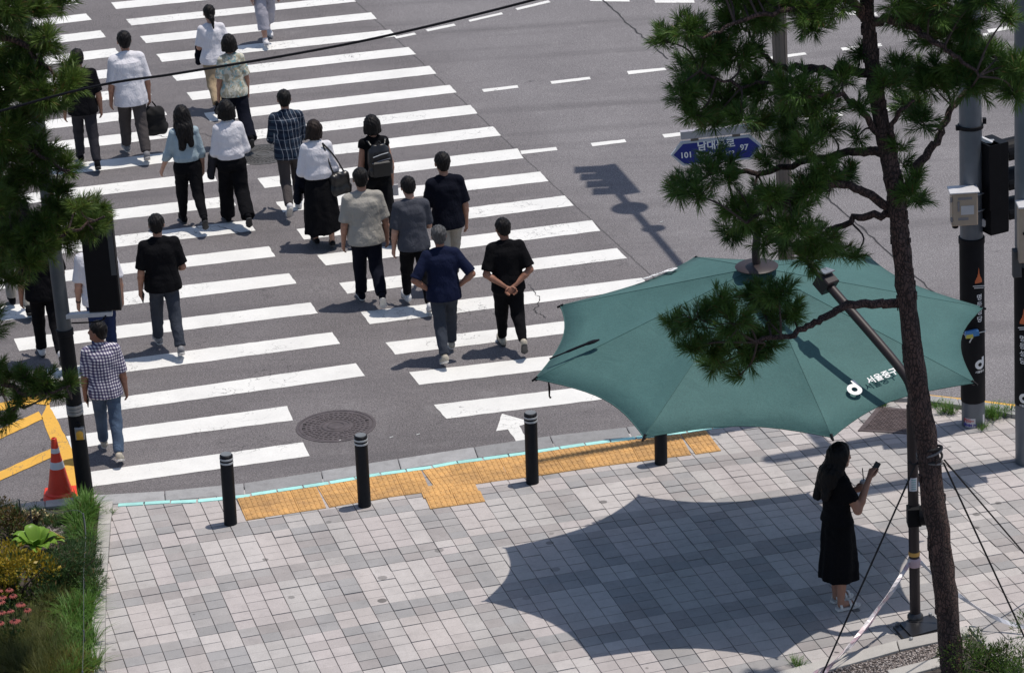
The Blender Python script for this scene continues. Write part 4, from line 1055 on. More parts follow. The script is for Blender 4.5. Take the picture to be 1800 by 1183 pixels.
def ell(c, r, rot=None, k=None):
    c = np.array(c, float); r = np.array(r, float); m = r.max()
    def fn(X, Y, Z):
        x, y, z = X - c[0], Y - c[1], Z - c[2]
        if rot is not None: x, y, z = [rot[0][i] * x + rot[1][i] * y + rot[2][i] * z for i in range(3)]
        k0 = np.sqrt((x / r[0]) ** 2 + (y / r[1]) ** 2 + (z / r[2]) ** 2)
        return (k0 - 1.0) * r.min() * (1 + 0 * x)
    return fn, c - m, c + m, k
def prof(zs, rx, ry, cy, cx=None, k=None, p=2.3):
    """elliptical trunk between the first and last level"""
    zs = np.array(zs, float); cx = [0] * len(zs) if cx is None else cx
    R_ = max(max(rx), max(ry)) + max(max(map(abs, cy)), max(map(abs, cx)))
    def fn(X, Y, Z):
        a = np.interp(Z, zs, rx); b = np.interp(Z, zs, ry); oy = np.interp(Z, zs, cy); ox = np.interp(Z, zs, cx)
        q = ((np.abs(X - ox) / a) ** p + (np.abs(Y - oy) / b) ** p) ** (1 / p)
        d = (q - 1) * np.minimum(a, b)
        return np.maximum(d, np.maximum(zs[0] - Z, Z - zs[-1]))
    return fn, np.array([-R_, -R_, zs[0]]), np.array([R_, R_, zs[-1]]), k
def folds(amp, seed, fz=1.0):
    a, b, c, d = [1.7 * seed + i * 2.1 for i in range(4)]
    def fn(X, Y, Z):
        w = np.sin(X * 13 + 2 * np.sin(Z * 9 * fz + a) + b)
        return (amp * (np.sin(Z * 31 * fz + 9 * X + 1.8 * w + a) * np.sin(X * 19 + Y * 15 + 2.2 * np.sin(Z * 11 + c) + d) + 0.6 * np.sin(X * 41 + 12 * Z + Y * 23 + w + c))).astype(np.float32)
    return fn
def grow(name, prims, h, k, mat, parent, cuts=(), fold=None):
    lo = np.min([p[1] for p in prims], 0) - 3 * h - k * 0.6; hi = np.max([p[2] for p in prims], 0) + 3 * h + k * 0.6
    f, lo = sfield(prims, lo, hi, h, k, cuts, fold); V, F = nets(f, lo, h)
    return meshobj(name, V, F, mat, parent, True)

# cloth and skin
def cloth(name, col, weave=True, var=0.12, rough=0.9, fold_b=0.35):
    m, t, b = newmat(name)
    v = coord(t, 'Object'); c = np.array(col)
    f = noise(t, v, 5, 4, 0.6)
    base = mixc(t, ramp(t, f, [(0.3, 0.0), (0.7, 1.0)]), tuple(c * (1 - var)), tuple(np.minimum(c * (1 + var), 1)))
    t.links.new(base, b.inputs['Base Color']); b.inputs['Roughness'].default_value = rough; b.inputs['Specular IOR Level'].default_value = 0.12
    
    oi = N(t, 'ObjectInfo'); va = N(t, 'VectorMath', operation='ADD'); t.links.new(coord(t, 'Object', (1.5, 1.5, 0.9)), va.inputs[0]); t.links.new(oi.outputs['Random'], va.inputs[1])
    rg1 = N(t, 'TexNoise', noise_type='RIDGED_MULTIFRACTAL'); rg1.inputs['Scale'].default_value = 4.2; rg1.inputs['Detail'].default_value = 3; rg1.inputs['Distortion'].default_value = 0.8; t.links.new(va.outputs[0], rg1.inputs['Vector'])
    bump(t, b, math_(t, 'ADD', math_(t, 'MULTIPLY', rg1.outputs[0], 0.2), noise(t, va.outputs[0], 10, 4, 0.6, 1.0)), fold_b + 0.2, 0.035)
    return m
def check_cloth(name, ca, cb, cc, pitch, wdt, second=None, pitch2=None):
    """woven check: stripes both ways, in the wearer's own coordinates"""
    m, t, b = newmat(name); v = coord(t, 'Object')
    nn = N(t, 'TexNoise'); nn.inputs['Scale'].default_value = 6; t.links.new(v, nn.inputs['Vector'])
    wv = N(t, 'VectorMath', operation='MULTIPLY_ADD'); t.links.new(nn.outputs[1], wv.inputs[0]); wv.inputs[1].default_value = (0.03, 0.03, 0.03); t.links.new(v, wv.inputs[2])
    sep = N(t, 'SeparateXYZ'); t.links.new(wv.outputs[0], sep.inputs[0])
    def stripe(s, p, w):
        fr = math_(t, 'FRACT', math_(t, 'DIVIDE', s, p)); return ramp(t, fr, [(w * 0.85, 1.0), (w, 0.0)])
    x = math_(t, 'ADD', math_(t, 'ADD', sep.outputs[0], math_(t, 'MULTIPLY', sep.outputs[1], 0.6)), 5.0); z = math_(t, 'ADD', sep.outputs[2], 5.0)
    sx, sz = stripe(x, pitch, wdt), stripe(z, pitch2 or pitch, wdt)
    base = mixc(t, math_(t, 'MULTIPLY', math_(t, 'ADD', sx, sz), 0.5), ca, cb)
    base = mixc(t, math_(t, 'MULTIPLY', sx, sz), base, cc)
    if second:
        col, p2, w2 = second
        base = mixc(t, math_(t, 'MULTIPLY', stripe(math_(t, 'ADD', x, 0.03), p2, w2), 0.8), base, col)
        base = mixc(t, math_(t, 'MULTIPLY', stripe(math_(t, 'ADD', z, 0.05), p2 * 2.2, w2 * 0.5), 0.5), base, col)
    t.links.new(base, b.inputs['Base Color']); b.inputs['Roughness'].default_value = 0.9; b.inputs['Specular IOR Level'].default_value = 0.2
    bump(t, b, noise(t, coord(t, 'Object', (1.6, 1.6, 0.8)), 9, 5, 0.62, 1.2), 0.3, 0.03)
    return m
def skin_mat(name, col):
    m, t, b = newmat(name); v = coord(t, 'Object'); c = np.array(col)
    t.links.new(mixc(t, ramp(t, noise(t, v, 14, 4), [(0.3, 0.0), (0.7, 1.0)]), tuple(c * (0.9, 0.84, 0.8)), tuple(c * 1.06)), b.inputs['Base Color'])
    b.inputs['Roughness'].default_value = 0.55; b.inputs['Specular IOR Level'].default_value = 0.35
    return m
SKIN = [skin_mat('skin_light', (0.46, 0.27, 0.20)), skin_mat('skin_mid', (0.37, 0.20, 0.14)), skin_mat('skin_tan', (0.29, 0.145, 0.10))]
def hair_mat(name, col, col2):
    m, t, b = newmat(name); v = coord(t, 'Object', (60, 60, 7))
    f = noise(t, v, 1.0, 4, 0.7, 0.6)
    t.links.new(mixc(t, ramp(t, f, [(0.35, 0.0), (0.7, 1.0)]), col, col2), b.inputs['Base Color'])
    b.inputs['Roughness'].default_value = 0.5; b.inputs['Specular IOR Level'].default_value = 0.16
    bump(t, b, f, 0.6, 0.010)
    return m
HAIRB = hair_mat('hair_black', (0.004, 0.0035, 0.004), (0.014, 0.012, 0.012)); HAIRN = hair_mat('hair_brown', (0.009, 0.006, 0.0055), (0.034, 0.023, 0.019))
HAIRG = hair_mat('hair_grey', (0.02, 0.02, 0.021), (0.13, 0.13, 0.135))
M_EYE = simple('eye_dark', (0.02, 0.015, 0.012), 0.2); M_LIP = simple('lips', (0.33, 0.12, 0.10), 0.5)
M_SOLEW = simple('sole_white', (0.62, 0.60, 0.57), 0.7, 0, 0.1); M_SOLED = simple('sole_dark', (0.04, 0.04, 0.042), 0.7)
CL = dict(
    black=cloth('cloth_black', (0.0045, 0.0045, 0.006), var=0.2), navy=cloth('cloth_navy', (0.008, 0.012, 0.036)), dnavy=cloth('cloth_dark_navy', (0.0045, 0.0055, 0.012)),
    white=cloth('cloth_white', (0.68, 0.67, 0.71), var=0.04), beige=cloth('cloth_beige_grey', (0.33, 0.315, 0.285), var=0.06), grey=cloth('cloth_slate', (0.062, 0.066, 0.082)),
    blue=cloth('cloth_pale_blue', (0.30, 0.38, 0.43), var=0.07), dgrey=cloth('cloth_charcoal', (0.028, 0.027, 0.033)), brown=cloth('cloth_taupe', (0.068, 0.060, 0.060)),
    khaki=cloth('cloth_khaki', (0.34, 0.26, 0.17)), stone=cloth('cloth_stone', (0.30, 0.28, 0.25)), jean=cloth('cloth_jeans', (0.075, 0.11, 0.17), var=0.25), bjean=cloth('cloth_dark_jeans', (0.018, 0.03, 0.085), var=0.25),
    lilac=cloth('cloth_lilac_grey', (0.37, 0.36, 0.41)), slate=cloth('cloth_blue_grey', (0.045, 0.052, 0.068)),
    print_=None, check=check_cloth('cloth_gingham', (0.055, 0.045, 0.11), (0.34, 0.32, 0.42), (0.78, 0.75, 0.78), 0.034, 0.52),
    plaid=check_cloth('cloth_plaid', (0.010, 0.016, 0.032), (0.018, 0.03, 0.055), (0.03, 0.05, 0.08), 0.09, 0.5, ((0.42, 0.45, 0.50), 0.058, 0.09)))
def print_cloth():
    m, t, b = newmat('cloth_leaf_print'); v = coord(t, 'Object')
    a = ramp(t, noise(t, v, 11, 4, 0.6, 1.5), [(0.46, 0.0), (0.52, 1.0)]); c = ramp(t, noise(t, v, 16, 4, 0.6, 1.0), [(0.54, 0.0), (0.60, 1.0)])
    base = mixc(t, a, (0.55, 0.53, 0.45), (0.33, 0.30, 0.22)); base = mixc(t, c, base, (0.20, 0.36, 0.38))
    t.links.new(base, b.inputs['Base Color']); b.inputs['Roughness'].default_value = 0.9
    bump(t, b, noise(t, v, 9, 5, 0.62, 1.2), 0.3, 0.03); return m
CL['print_'] = print_cloth()

ARMS = {   # elbow and wrist, relative to the shoulder, fractions of height; x outwards, y forwards
    'hang': ((0.035, -0.012, -0.185), (0.045, 0.03, -0.325)), 'swf': ((0.03, 0.03, -0.185), (0.028, 0.115, -0.30)), 'swb': ((0.035, -0.075, -0.17), (0.045, -0.075, -0.32)),
    'hips': ((0.105, -0.055, -0.155), (-0.002, -0.02, -0.255)), 'behind': ((0.06, -0.055, -0.175), (-0.083, -0.105, -0.275)), 'fold': ((0.03, 0.03, -0.18), (-0.05, 0.135, -0.12)),
    'carry': ((0.04, 0.0, -0.19), (0.02, 0.115, -0.235)), 'phone': ((0.03, 0.065, -0.17), (-0.02, 0.175, -0.02)), 'cup': ((0.035, 0.02, -0.185), (-0.06, 0.145, -0.125)), 'bagarm': ((0.05, 0.0, -0.18), (0.055, 0.09, -0.27)),
    'out': ((0.06, 0.02, -0.18), (0.10, 0.075, -0.30)), 'poc': ((0.05, -0.02, -0.18), (0.05, 0.10, -0.255))}
LEGS = {   # left thigh, left knee bend, right thigh, right knee bend (degrees, forwards positive)
    'walkL': (20, 6, -16, 14), 'walkR': (-16, 14, 20, 6), 'stepL': (14, 4, -10, 42), 'stepR': (-10, 42, 14, 4), 'stand': (2, 2, -2, 2), 'pushL': (16, 4, -22, 30), 'pushR': (-22, 30, 16, 4)}
PEOPLE = []
def person(label, foot, head, heading, legs='walkL', aL='hang', aR='hang', top=('tee', 'black'), bottom=('trousers', 'black'), hair=('short', HAIRB),
           shoe=('black', M_SOLED), skin=1, female=False, lean=0.02, turn=0.0, nod=6.0, Hf=None, bulk=1.0, z=ROADZ, belt=True, legw=1.0, sole_h=0.016):
    seed = len(PEOPLE) + 1
    base = G(foot[0], foot[1], z)
    H = Hf or min(1.82, max(1.50, height_at(base, head) * 0.99))
    P_ = thing('person', label, 'person', (base[0], base[1], z), R(heading))
    PEOPLE.append(P_)
    hipw, shw = (0.050, 0.084) if female else (0.049, 0.098)
    hipz, shz = 0.515, 0.803
    tl, kl, tr, kr = [R(a) for a in LEGS[legs]] if isinstance(legs, str) else [R(a) for a in legs]
    J = {}
    for s, th, kn in ((-1, tl, kl), (1, tr, kr)):
        hip = np.array([s * hipw, 0, hipz]); knee = hip + 0.238 * np.array([s * 0.01, math.sin(th), -math.cos(th)])
        sh_ = th - kn; ank = knee + 0.235 * np.array([0, math.sin(sh_), -math.cos(sh_)])
        J[s] = [hip, knee, ank, sh_]
    # feet: flat when the shin is near upright, heel lifted on the trailing leg
    feet = {}
    for s in (-1, 1):
        sh_ = J[s][3]; p = max(0.0, -sh_ * 1.0 - R(4)) if sh_ < 0 else -min(R(14), sh_ * 0.5)
        fw = np.array([s * 0.10, math.cos(p), -math.sin(p)]); fw /= np.linalg.norm(fw); dn = np.cross(np.array([1.0, 0, 0]), fw) * -1.0
        dn = dn if dn[2] < 0 else -dn
        a_ = J[s][2]; heel = a_ - fw * 0.022 + dn * 0.021; ball = a_ + fw * 0.072 + dn * 0.021; toe = a_ + fw * 0.105 + dn * 0.019
        feet[s] = (heel, ball, toe, fw, dn)
    low = min((q + feet[s][4] * 0.0)[2] for s in (-1, 1) for q in feet[s][:3]) - 0.023 - sole_h * 0.5
    off = np.array([0, -(J[-1][2][1] + J[1][2][1]) / 2, -low])
    for s in (-1, 1):
        J[s] = [q + off for q in J[s][:3]] + [J[s][3]]; feet[s] = tuple(q + off for q in feet[s][:3]) + feet[s][3:]
    pel = off.copy(); zoff = off[2]
    # upper body leans a little about the hips
    ly = lambda zz: pel[1] + lean * (zz - hipz) / 0.3
    Z = lambda zz: zz + zoff
    B = bulk
    torso_z = [0.47, 0.52, 0.575, 0.63, 0.70, 0.76, 0.80, 0.83, 0.85]
    if female: rx = [0.090, 0.099, 0.086, 0.078, 0.084, 0.086, 0.076, 0.043, 0.031]; ry = [0.066, 0.070, 0.056, 0.051, 0.058, 0.058, 0.050, 0.036, 0.030]
    else: rx = [0.090, 0.095, 0.090, 0.088, 0.097, 0.101, 0.090, 0.050, 0.036]; ry = [0.064, 0.066, 0.060, 0.058, 0.063, 0.065, 0.056, 0.042, 0.036]
    def trunk(z0, z1, gx, gy, extra=None):
        zs = [zz for zz in torso_z if z0 < zz < z1]; zs = [z0] + zs + [z1]
        X_ = [np.interp(zz, torso_z, rx) * B + gx for zz in zs]; Y_ = [np.interp(zz, torso_z, ry) * B + gy for zz in zs]
        if extra: X_ = [x + extra(zz)[0] for x, zz in zip(X_, zs)]; Y_ = [y + extra(zz)[1] for y, zz in zip(Y_, zs)]
        return prof([H * Z(zz) for zz in zs], [H * x for x in X_], [H * y for y in Y_], [H * (ly(zz) - 0.006 * math.sin((zz - 0.5) * 9)) for zz in zs])
    sh = {s: np.array([s * shw * (0.5 + 0.5 * B), ly(shz) - 0.006, Z(shz) - 0.004]) for s in (-1, 1)}
    el, wr = {}, {}
    for s, nm in ((-1, aL), (1, aR)):
        e, w = ARMS[nm] if isinstance(nm, str) else nm
        el[s] = sh[s] + np.array([s * (e[0] + (B - 1) * 0.05), e[1], e[2]]); wr[s] = sh[s] + np.array([s * (w[0] + (B - 1) * 0.05), w[1], w[2]])
    # ---- body
    nk0, nk1 = np.array([0, ly(0.83) - 0.004, Z(0.825)]), np.array([0, ly(0.88) + 0.008, Z(0.885)])
    pr = [trunk(0.53 if bottom[0] in ('skirt', 'dress') else 0.47, 0.82, -0.008, -0.008), cap(np.array([-0.02, ly(.83) - 0.006, Z(0.822)]) * H, sh[-1] * H, 0.022 * H, 0.020 * H, k=0.02), cap(np.array([0.02, ly(.83) - 0.006, Z(0.822)]) * H, sh[1] * H, 0.022 * H, 0.020 * H, k=0.02), cap(nk0 * H, nk1 * H, 0.033 * H, 0.031 * H, k=0.03)]
    hc = np.array([0, nk1[1] + 0.008, Z(0.932)])      # head centre
    Rm = np.array((Matrix.Rotation(R(turn), 3, 'Z') @ Matrix.Rotation(-R(nod), 3, 'X')))
    HD = H * 1.11
    hp = lambda x, y, zz: (nk1 + Rm @ (np.array([x, y, zz]) * 1.11 + np.array([0, 0.008, 0.050]))) * H
    pr += [ell(hp(0, -0.004, 0.012), np.array([0.044, 0.056, 0.054]) * HD, Rm, 0.02), ell(hp(0, 0.018, -0.026), np.array([0.034, 0.040, 0.042]) * HD, Rm, 0.03),
           cap(hp(0, 0.052, 0.004), hp(0, 0.064, -0.012), 0.006 * HD, 0.009 * HD, k=0.012), ell(hp(0, 0.05, -0.05), np.array([0.014, 0.012, 0.012]) * HD, Rm, 0.02)]
    for s in (-1, 1): pr.append(ell(hp(s * 0.046, -0.002, -0.004), np.array([0.006, 0.013, 0.018]) * HD, Rm, 0.008))
    for s in (-1, 1):
        fa = (wr[s] - el[s]) / np.linalg.norm(wr[s] - el[s])
        pr += [cap(sh[s] * H, el[s] * H, 0.028 * H * B, 0.024 * H, k=0.03), cap(el[s] * H, (el[s] * 0.7 + wr[s] * 0.3) * H, 0.0235 * H, 0.0245 * H, k=0.02), cap((el[s] * 0.7 + wr[s] * 0.3) * H, wr[s] * H, 0.0245 * H, 0.0155 * H, k=0.02)]
        h_, kn_, an_ = J[s][:3]
        pr += [cap(h_ * H, kn_ * H, 0.043 * H, 0.031 * H, k=0.03), cap(kn_ * H, (kn_ * 0.65 + an_ * 0.35) * H, 0.029 * H, 0.033 * H, k=0.02), cap((kn_ * 0.65 + an_ * 0.35) * H, an_ * H, 0.033 * H, 0.0195 * H, k=0.02),
               cap((an_ + feet[s][4] * 0.012) * H, (feet[s][1] + feet[s][4] * -0.004) * H, 0.02 * H, 0.015 * H, k=0.015)]
    # palms, three strands wide
    hand = {}
    for s in (-1, 1):
        fa = (wr[s] - el[s]) / np.linalg.norm(wr[s] - el[s])
        inn = np.array([-s * 1.0, 0.15, 0.0]); 
        nm = aL if s < 0 else aR
        if nm in ('phone', 'cup', 'fold'): inn = np.array([-s * 0.3, 0.9, 0.5]) if nm != 'cup' else np.array([-s * 0.2, 1.0, 0.2])
        if nm == 'behind': inn = np.array([0, -1.0, 0.1])
        if nm == 'hips': inn = np.array([-s, 0.3, 0]); fa = np.array([-s * 0.75, -0.35, -0.45]); fa /= np.linalg.norm(fa)
        pn = inn - fa * (inn @ fa); pn /= np.linalg.norm(pn); sd = np.cross(fa, pn)       # pn: palm faces this way
        th_side = sd * (1 if (sd @ np.array([0, 1.0, 0.35])) > 0 else -1)
        kn0 = wr[s] + fa * 0.052
        for q in (-1, 0, 1): pr.append(cap((wr[s] + th_side * 0.005 * q) * H, (kn0 + th_side * 0.0125 * q) * H, 0.012 * H, 0.0105 * H, k=0.012))
        hand[s] = (fa, pn, th_side, kn0)
    lo = np.min([p[1] for p in pr], 0) - 0.05; hi = np.max([p[2] for p in pr], 0) + 0.05
    f, lo = sfield(pr, lo, hi, 0.0115, 0.02); V, F = nets(f, lo, 0.0115)
    # fingers: four of unequal length and a thumb, bent at the knuckles
    mb = MB()
    for s in (-1, 1):
        fa, pn, ts, k0 = hand[s]; nm = aL if s < 0 else aR; curl = 1.25 if nm in ('phone', 'cup', 'bagarm', 'swb_', 'behind') else (0.2 if nm == 'hips' else 0.5)
        for i, ln in enumerate((0.040, 0.045, 0.042, 0.033)):
            b0 = k0 + ts * (0.0165 - 0.011 * i) - fa * 0.008; pts = [b0]; d = fa.copy(); ang = 0
            for j, seg in enumerate((0.45, 0.3, 0.25)):
                ang += curl * (0.35 + 0.2 * j) + 0.03 * i; d = fa * math.cos(ang) + pn * math.sin(ang)
                pts.append(pts[-1] + d * (ln * seg + (0.008 if j == 0 else 0)))
            mb.tube([p * H for p in pts], [0.0062 * H, 0.0058 * H, 0.0052 * H, 0.0036 * H], 7)
        b0 = wr[s] + fa * 0.012 + ts * 0.008; d1 = fa * 0.75 + ts * 0.6 + pn * 0.3; d1 /= np.linalg.norm(d1); d2 = fa * 0.95 + ts * 0.1 + pn * 0.35; d2 /= np.linalg.norm(d2)
        mb.tube([b0 * H, (b0 + d1 * 0.026) * H, (b0 + d1 * 0.026 + d2 * 0.018) * H, (b0 + d1 * 0.026 + d2 * 0.033) * H], [0.0085 * H, 0.0078 * H, 0.0062 * H, 0.004 * H], 7)
    nV = len(V); allV = np.concatenate([V, np.array(mb.V)])
    allF = [tuple(q) for q in F.tolist()] + [tuple(i + nV for i in q) for q in mb.F]
    body = meshobj('body', allV, allF, SKIN[skin], P_, True)
    for s in (-1, 1):
        e_ = MB().lathe(hp(s * 0.018, 0.0485, 0.006), [(0.0045 * H, 0), (0.004 * H, 0.002 * H), (0.001 * H, 0.003 * H)], 8, tuple(Rm @ np.array([0, 1.0, 0]))).build('eye', M_EYE, P_, True)
    MB().tube([hp(-0.013, 0.053, -0.031), hp(0, 0.0575, -0.031), hp(0.013, 0.053, -0.031)], [0.002 * H, 0.004 * H, 0.002 * H], 6).build('mouth', M_LIP, P_, True)
    # ---- hair
    style, hm = hair
    hr = [ell(hp(0, -0.008, 0.018), np.array([0.051, 0.061, 0.056]) * HD, Rm, 0.02)]
    nrm = Rm @ np.array([0, 0.80, -0.60]); pp = hp(0, 0.030, 0.030)
    cuts = [(nrm, pp)]
    if style == 'short': hr.append(ell(hp(0, -0.026, -0.016), np.array([0.040, 0.034, 0.040]) * HD, Rm, 0.02)); cuts = [(Rm @ np.array([0, 0.74, -0.67]), hp(0, 0.014, 0.012))]
    else:
        cuts = [(Rm @ np.array([0, 0.95, -0.30]), hp(0, 0.024, 0.02))]
        if style == 'bob':
            hr += [cap(hp(-0.022, -0.014, 0.0), hp(-0.030, -0.014, -0.062), 0.040 * HD, 0.036 * HD, True, 0.03), cap(hp(0.022, -0.014, 0.0), hp(0.030, -0.014, -0.062), 0.040 * HD, 0.036 * HD, True, 0.03), cap(hp(0, -0.030, 0.0), hp(0, -0.034, -0.068), 0.044 * HD, 0.036 * HD, True, 0.03)]
        if style == 'blown':
            hr += [cap(hp(-0.02, -0.014, 0.0), hp(-0.045, -0.02, -0.060), 0.038 * HD, 0.026 * HD, True, 0.03), cap(hp(0.022, -0.014, 0.0), hp(0.024, -0.018, -0.064), 0.038 * HD, 0.028 * HD, True, 0.03), cap(hp(0, -0.03, 0.0), hp(-0.004, -0.036, -0.070), 0.042 * HD, 0.030 * HD, True, 0.03),
                   cap(hp(-0.04, -0.02, -0.045), hp(-0.075, -0.03, -0.062), 0.014 * HD, 0.004 * HD, False, 0.015), cap(hp(-0.04, -0.03, -0.035), hp(-0.068, -0.04, -0.048), 0.012 * HD, 0.004 * HD, False, 0.015)]
        if style == 'long':
            hr += [cap(hp(-0.02, -0.014, 0.0), hp(-0.040, -0.024, -0.13), 0.042 * HD, 0.036 * HD, False, 0.03), cap(hp(0.02, -0.014, 0.0), hp(0.040, -0.024, -0.13), 0.042 * HD, 0.036 * HD, False, 0.03),
                   cap(hp(0, -0.03, 0.0), hp(0, -0.056, -0.13), 0.046 * HD, 0.042 * HD, False, 0.03), cap(hp(-0.014, -0.052, -0.09), hp(-0.030, -0.070, -0.225), 0.046 * HD, 0.026 * HD, False, 0.03), cap(hp(0.018, -0.052, -0.09), hp(0.034, -0.070, -0.21), 0.046 * HD, 0.024 * HD, False, 0.03)]
        if style == 'pony':
            hr += [ell(hp(0, -0.026, -0.012), np.array([0.040, 0.036, 0.040]) * HD, Rm, 0.02), cap(hp(0, -0.056, -0.006), hp(0.004, -0.080, -0.035), 0.013 * HD, 0.021 * HD, False, 0.012), cap(hp(0.004, -0.080, -0.035), hp(0.010, -0.084, -0.115), 0.021 * HD, 0.007 * HD, False, 0.02)]
            cuts = [(Rm @ np.array([0, 0.86, -0.51]), hp(0, 0.022, 0.02))]
    fld = lambda X, Y, Z_: 0.0045 * np.sin(X * 95 + 5 * np.sin(Z_ * 17 + seed) + seed) * np.sin(Y * 80 + Z_ * 13 + seed) + 0.002 * np.sin(X * 210 + Z_ * 40)
    grow('hair', hr, 0.009, 0.02, hm, P_, cuts, fld)
    # ---- lower garment
    kind, col = bottom; mt = CL[col]
    fz = folds(0.0036, seed)
    if kind in ('trousers', 'wide', 'crop', 'tight'):
        w0, w1, w2 = {'trousers': (0.058, 0.044, 0.037), 'wide': (0.064, 0.057, 0.055), 'crop': (0.060, 0.056, 0.056), 'tight': (0.057, 0.042, 0.027)}[kind]
        w0 *= legw; w1 *= legw; w2 *= legw
        pr = [trunk(0.475, 0.60, 0.006, 0.009)]
        for s in (-1, 1):
            h_, kn_, an_ = J[s][:3]; an2 = kn_ + (an_ - kn_) * (0.62 if kind == 'crop' else (0.93 if kind != 'wide' else 1.02))
            pr += [cap((h_ + np.array([0, -0.004, -0.01])) * H, kn_ * H, w0 * H, w1 * H, k=0.035), cap(kn_ * H, an2 * H, w1 * H, w2 * H, True, k=0.02), ell((h_ + np.array([0, -0.028, -0.02])) * H, np.array([0.045, 0.04, 0.048]) * H, None, 0.04)]
        grow('trousers', pr, 0.0115, 0.025, mt, P_, (), fz)
    elif kind in ('skirt', 'dress'):
        sway = (J[1][1][1] + J[-1][1][1]) * 0.35
        hem = 0.27 - zoff if kind == 'skirt' else 0.215 - zoff
        hem = (0.135 if kind == 'skirt' else 0.18) - zoff
        zs = [hem, (hem + 0.4) / 2, 0.42, 0.50, 0.55, 0.60]
        X_ = [0.140, 0.130, 0.118, 0.108, 0.094, 0.080] if kind == 'skirt' else [0.118, 0.112, 0.104, 0.098, 0.092, 0.088]
        Y_ = [0.135, 0.120, 0.098, 0.082, 0.068, 0.056] if kind == 'skirt' else [0.10, 0.092, 0.084, 0.078, 0.07, 0.064]
        X_ = [q * (0.45 + 0.55 * B) for q in X_]; Y_ = [q * (0.45 + 0.55 * B) for q in Y_]
        pl = lambda X, Y, Z_: (0.008 * np.sin(np.arctan2(Y - pel[1] * H, X) * 9 + 2 * np.sin(Z_ * 3 + seed)) * np.clip((0.62 * H - Z_) / (0.3 * H), 0, 1) + fz(X, Y, Z_) * 0.7).astype(np.float32)
        c_ = [] if kind == 'skirt' else []
        tilt = (np.array([0.14, 0.04, -1.0]) / np.linalg.norm([0.14, 0.04, -1.0]), np.array([0.0, pel[1] * H, H * Z(hem) + 0.02])) if kind == 'skirt' else (np.array([0.05, 0.0, -1.0]), np.array([0, 0, H * Z(hem) + 0.012]))
        grow('skirt', [prof([H * Z(q) for q in zs], [H * q for q in X_], [H * q for q in Y_], [H * (ly(q) + sway * max(0, (0.5 - q)) * 1.2) for q in zs])], 0.0125, 0.01, mt, P_, [tilt], pl)
    # ---- upper garment
    kind, col = top; mt = CL[col]
    loose = {'tee': 0.012, 'shirt': 0.013, 'tucked': 0.012, 'long': 0.012, 'loose': 0.018, 'sleeveless': 0.006, 'dress': 0.008}[kind]
    hemz = {'tee': 0.475, 'shirt': 0.470, 'tucked': 0.555, 'long': 0.565, 'loose': 0.445, 'sleeveless': 0.52, 'dress': 0.53}[kind]
    puff = (lambda zz: (0.010 * math.exp(-((zz - 0.60) / 0.035) ** 2), 0.014 * math.exp(-((zz - 0.605) / 0.035) ** 2))) if kind in ('tucked', 'long') else (lambda zz: (0.020 * max(0, (0.66 - zz) / 0.2), 0.024 * max(0, (0.68 - zz) / 0.2)))
    if kind == 'dress': puff = lambda zz: (0.0, 0.0)
    zsamp = np.linspace(hemz, 0.845, 14)
    X_ = [(np.interp(zz, torso_z, rx) * B + loose + puff(zz)[0]) * H for zz in zsamp]; Y_ = [(np.interp(zz, torso_z, ry) * B + loose + puff(zz)[1]) * H for zz in zsamp]
    # neckline: the collar narrows towards the neck
    X_[-1] = 0.046 * H; Y_[-1] = 0.046 * H; X_[-2] = min(X_[-2], 0.066 * H); Y_[-2] = min(Y_[-2], 0.053 * H)
    pr = [prof([H * Z(zz) for zz in zsamp], X_, Y_, [H * (ly(zz) - 0.006 * math.sin((zz - 0.5) * 9)) for zz in zsamp])]
    tr_ = 0.030 if female else 0.035
    for s in (-1, 1): pr.append(cap(np.array([s * 0.022, ly(0.83) - 0.006, Z(0.824)]) * H, (sh[s] + np.array([-s * 0.004, 0, 0])) * H, tr_ * H, (tr_ + 0.004) * H, k=0.03))
    if kind in ('shirt', 'tucked', 'loose', 'long'): pr.append(cap((nk0 + np.array([0, 0.0, 0.008])) * H, (nk0 * 0.45 + nk1 * 0.55 + np.array([0, 0, -0.002])) * H, 0.045 * H, 0.040 * H, True, k=0.01))
    if kind == 'tee' and col in ('black', 'navy') and not female: pr.append(cap((nk0 + np.array([0, 0.0, 0.006])) * H, (nk0 * 0.6 + nk1 * 0.4) * H, 0.044 * H, 0.040 * H, True, k=0.008))
    for s in (-1, 1):
        if kind == 'sleeveless':
            pr.append(cap(sh[s] * H, (sh[s] * 0.8 + el[s] * 0.2) * H, 0.038 * H, 0.040 * H, True, k=0.03)); continue
        r0 = (0.040 if not female else 0.035) * (0.4 + 0.6 * B); r1 = (0.045 if kind in ('tee', 'loose') else 0.041)
        e_ = el[s]
        if kind == 'long':
            pr += [cap(sh[s] * H, e_ * H, r0 * H, 0.036 * H, k=0.03), cap(e_ * H, (e_ * 0.08 + wr[s] * 0.92) * H, 0.036 * H, 0.027 * H, True, k=0.02)]
        elif kind in ('tucked',) or (kind == 'shirt' and col == 'plaid'):
            pr += [cap(sh[s] * H, e_ * H, r0 * H, 0.037 * H, k=0.03), cap(e_ * H, (e_ * 0.72 + wr[s] * 0.28) * H, 0.037 * H, 0.035 * H, True, k=0.02)]
        else:
            q = {'tee': 0.86, 'shirt': 0.92, 'loose': 0.98, 'dress': 0.62}[kind]
            pr.append(cap(sh[s] * H, (sh[s] * (1 - q) + e_ * q) * H, r0 * H, r1 * H, True, k=0.03))
    dome = sh[1][2]
    hemcut = [(np.array([0, 0.0, -1.0]), np.array([0, 0, H * Z(hemz) + 0.004]))]
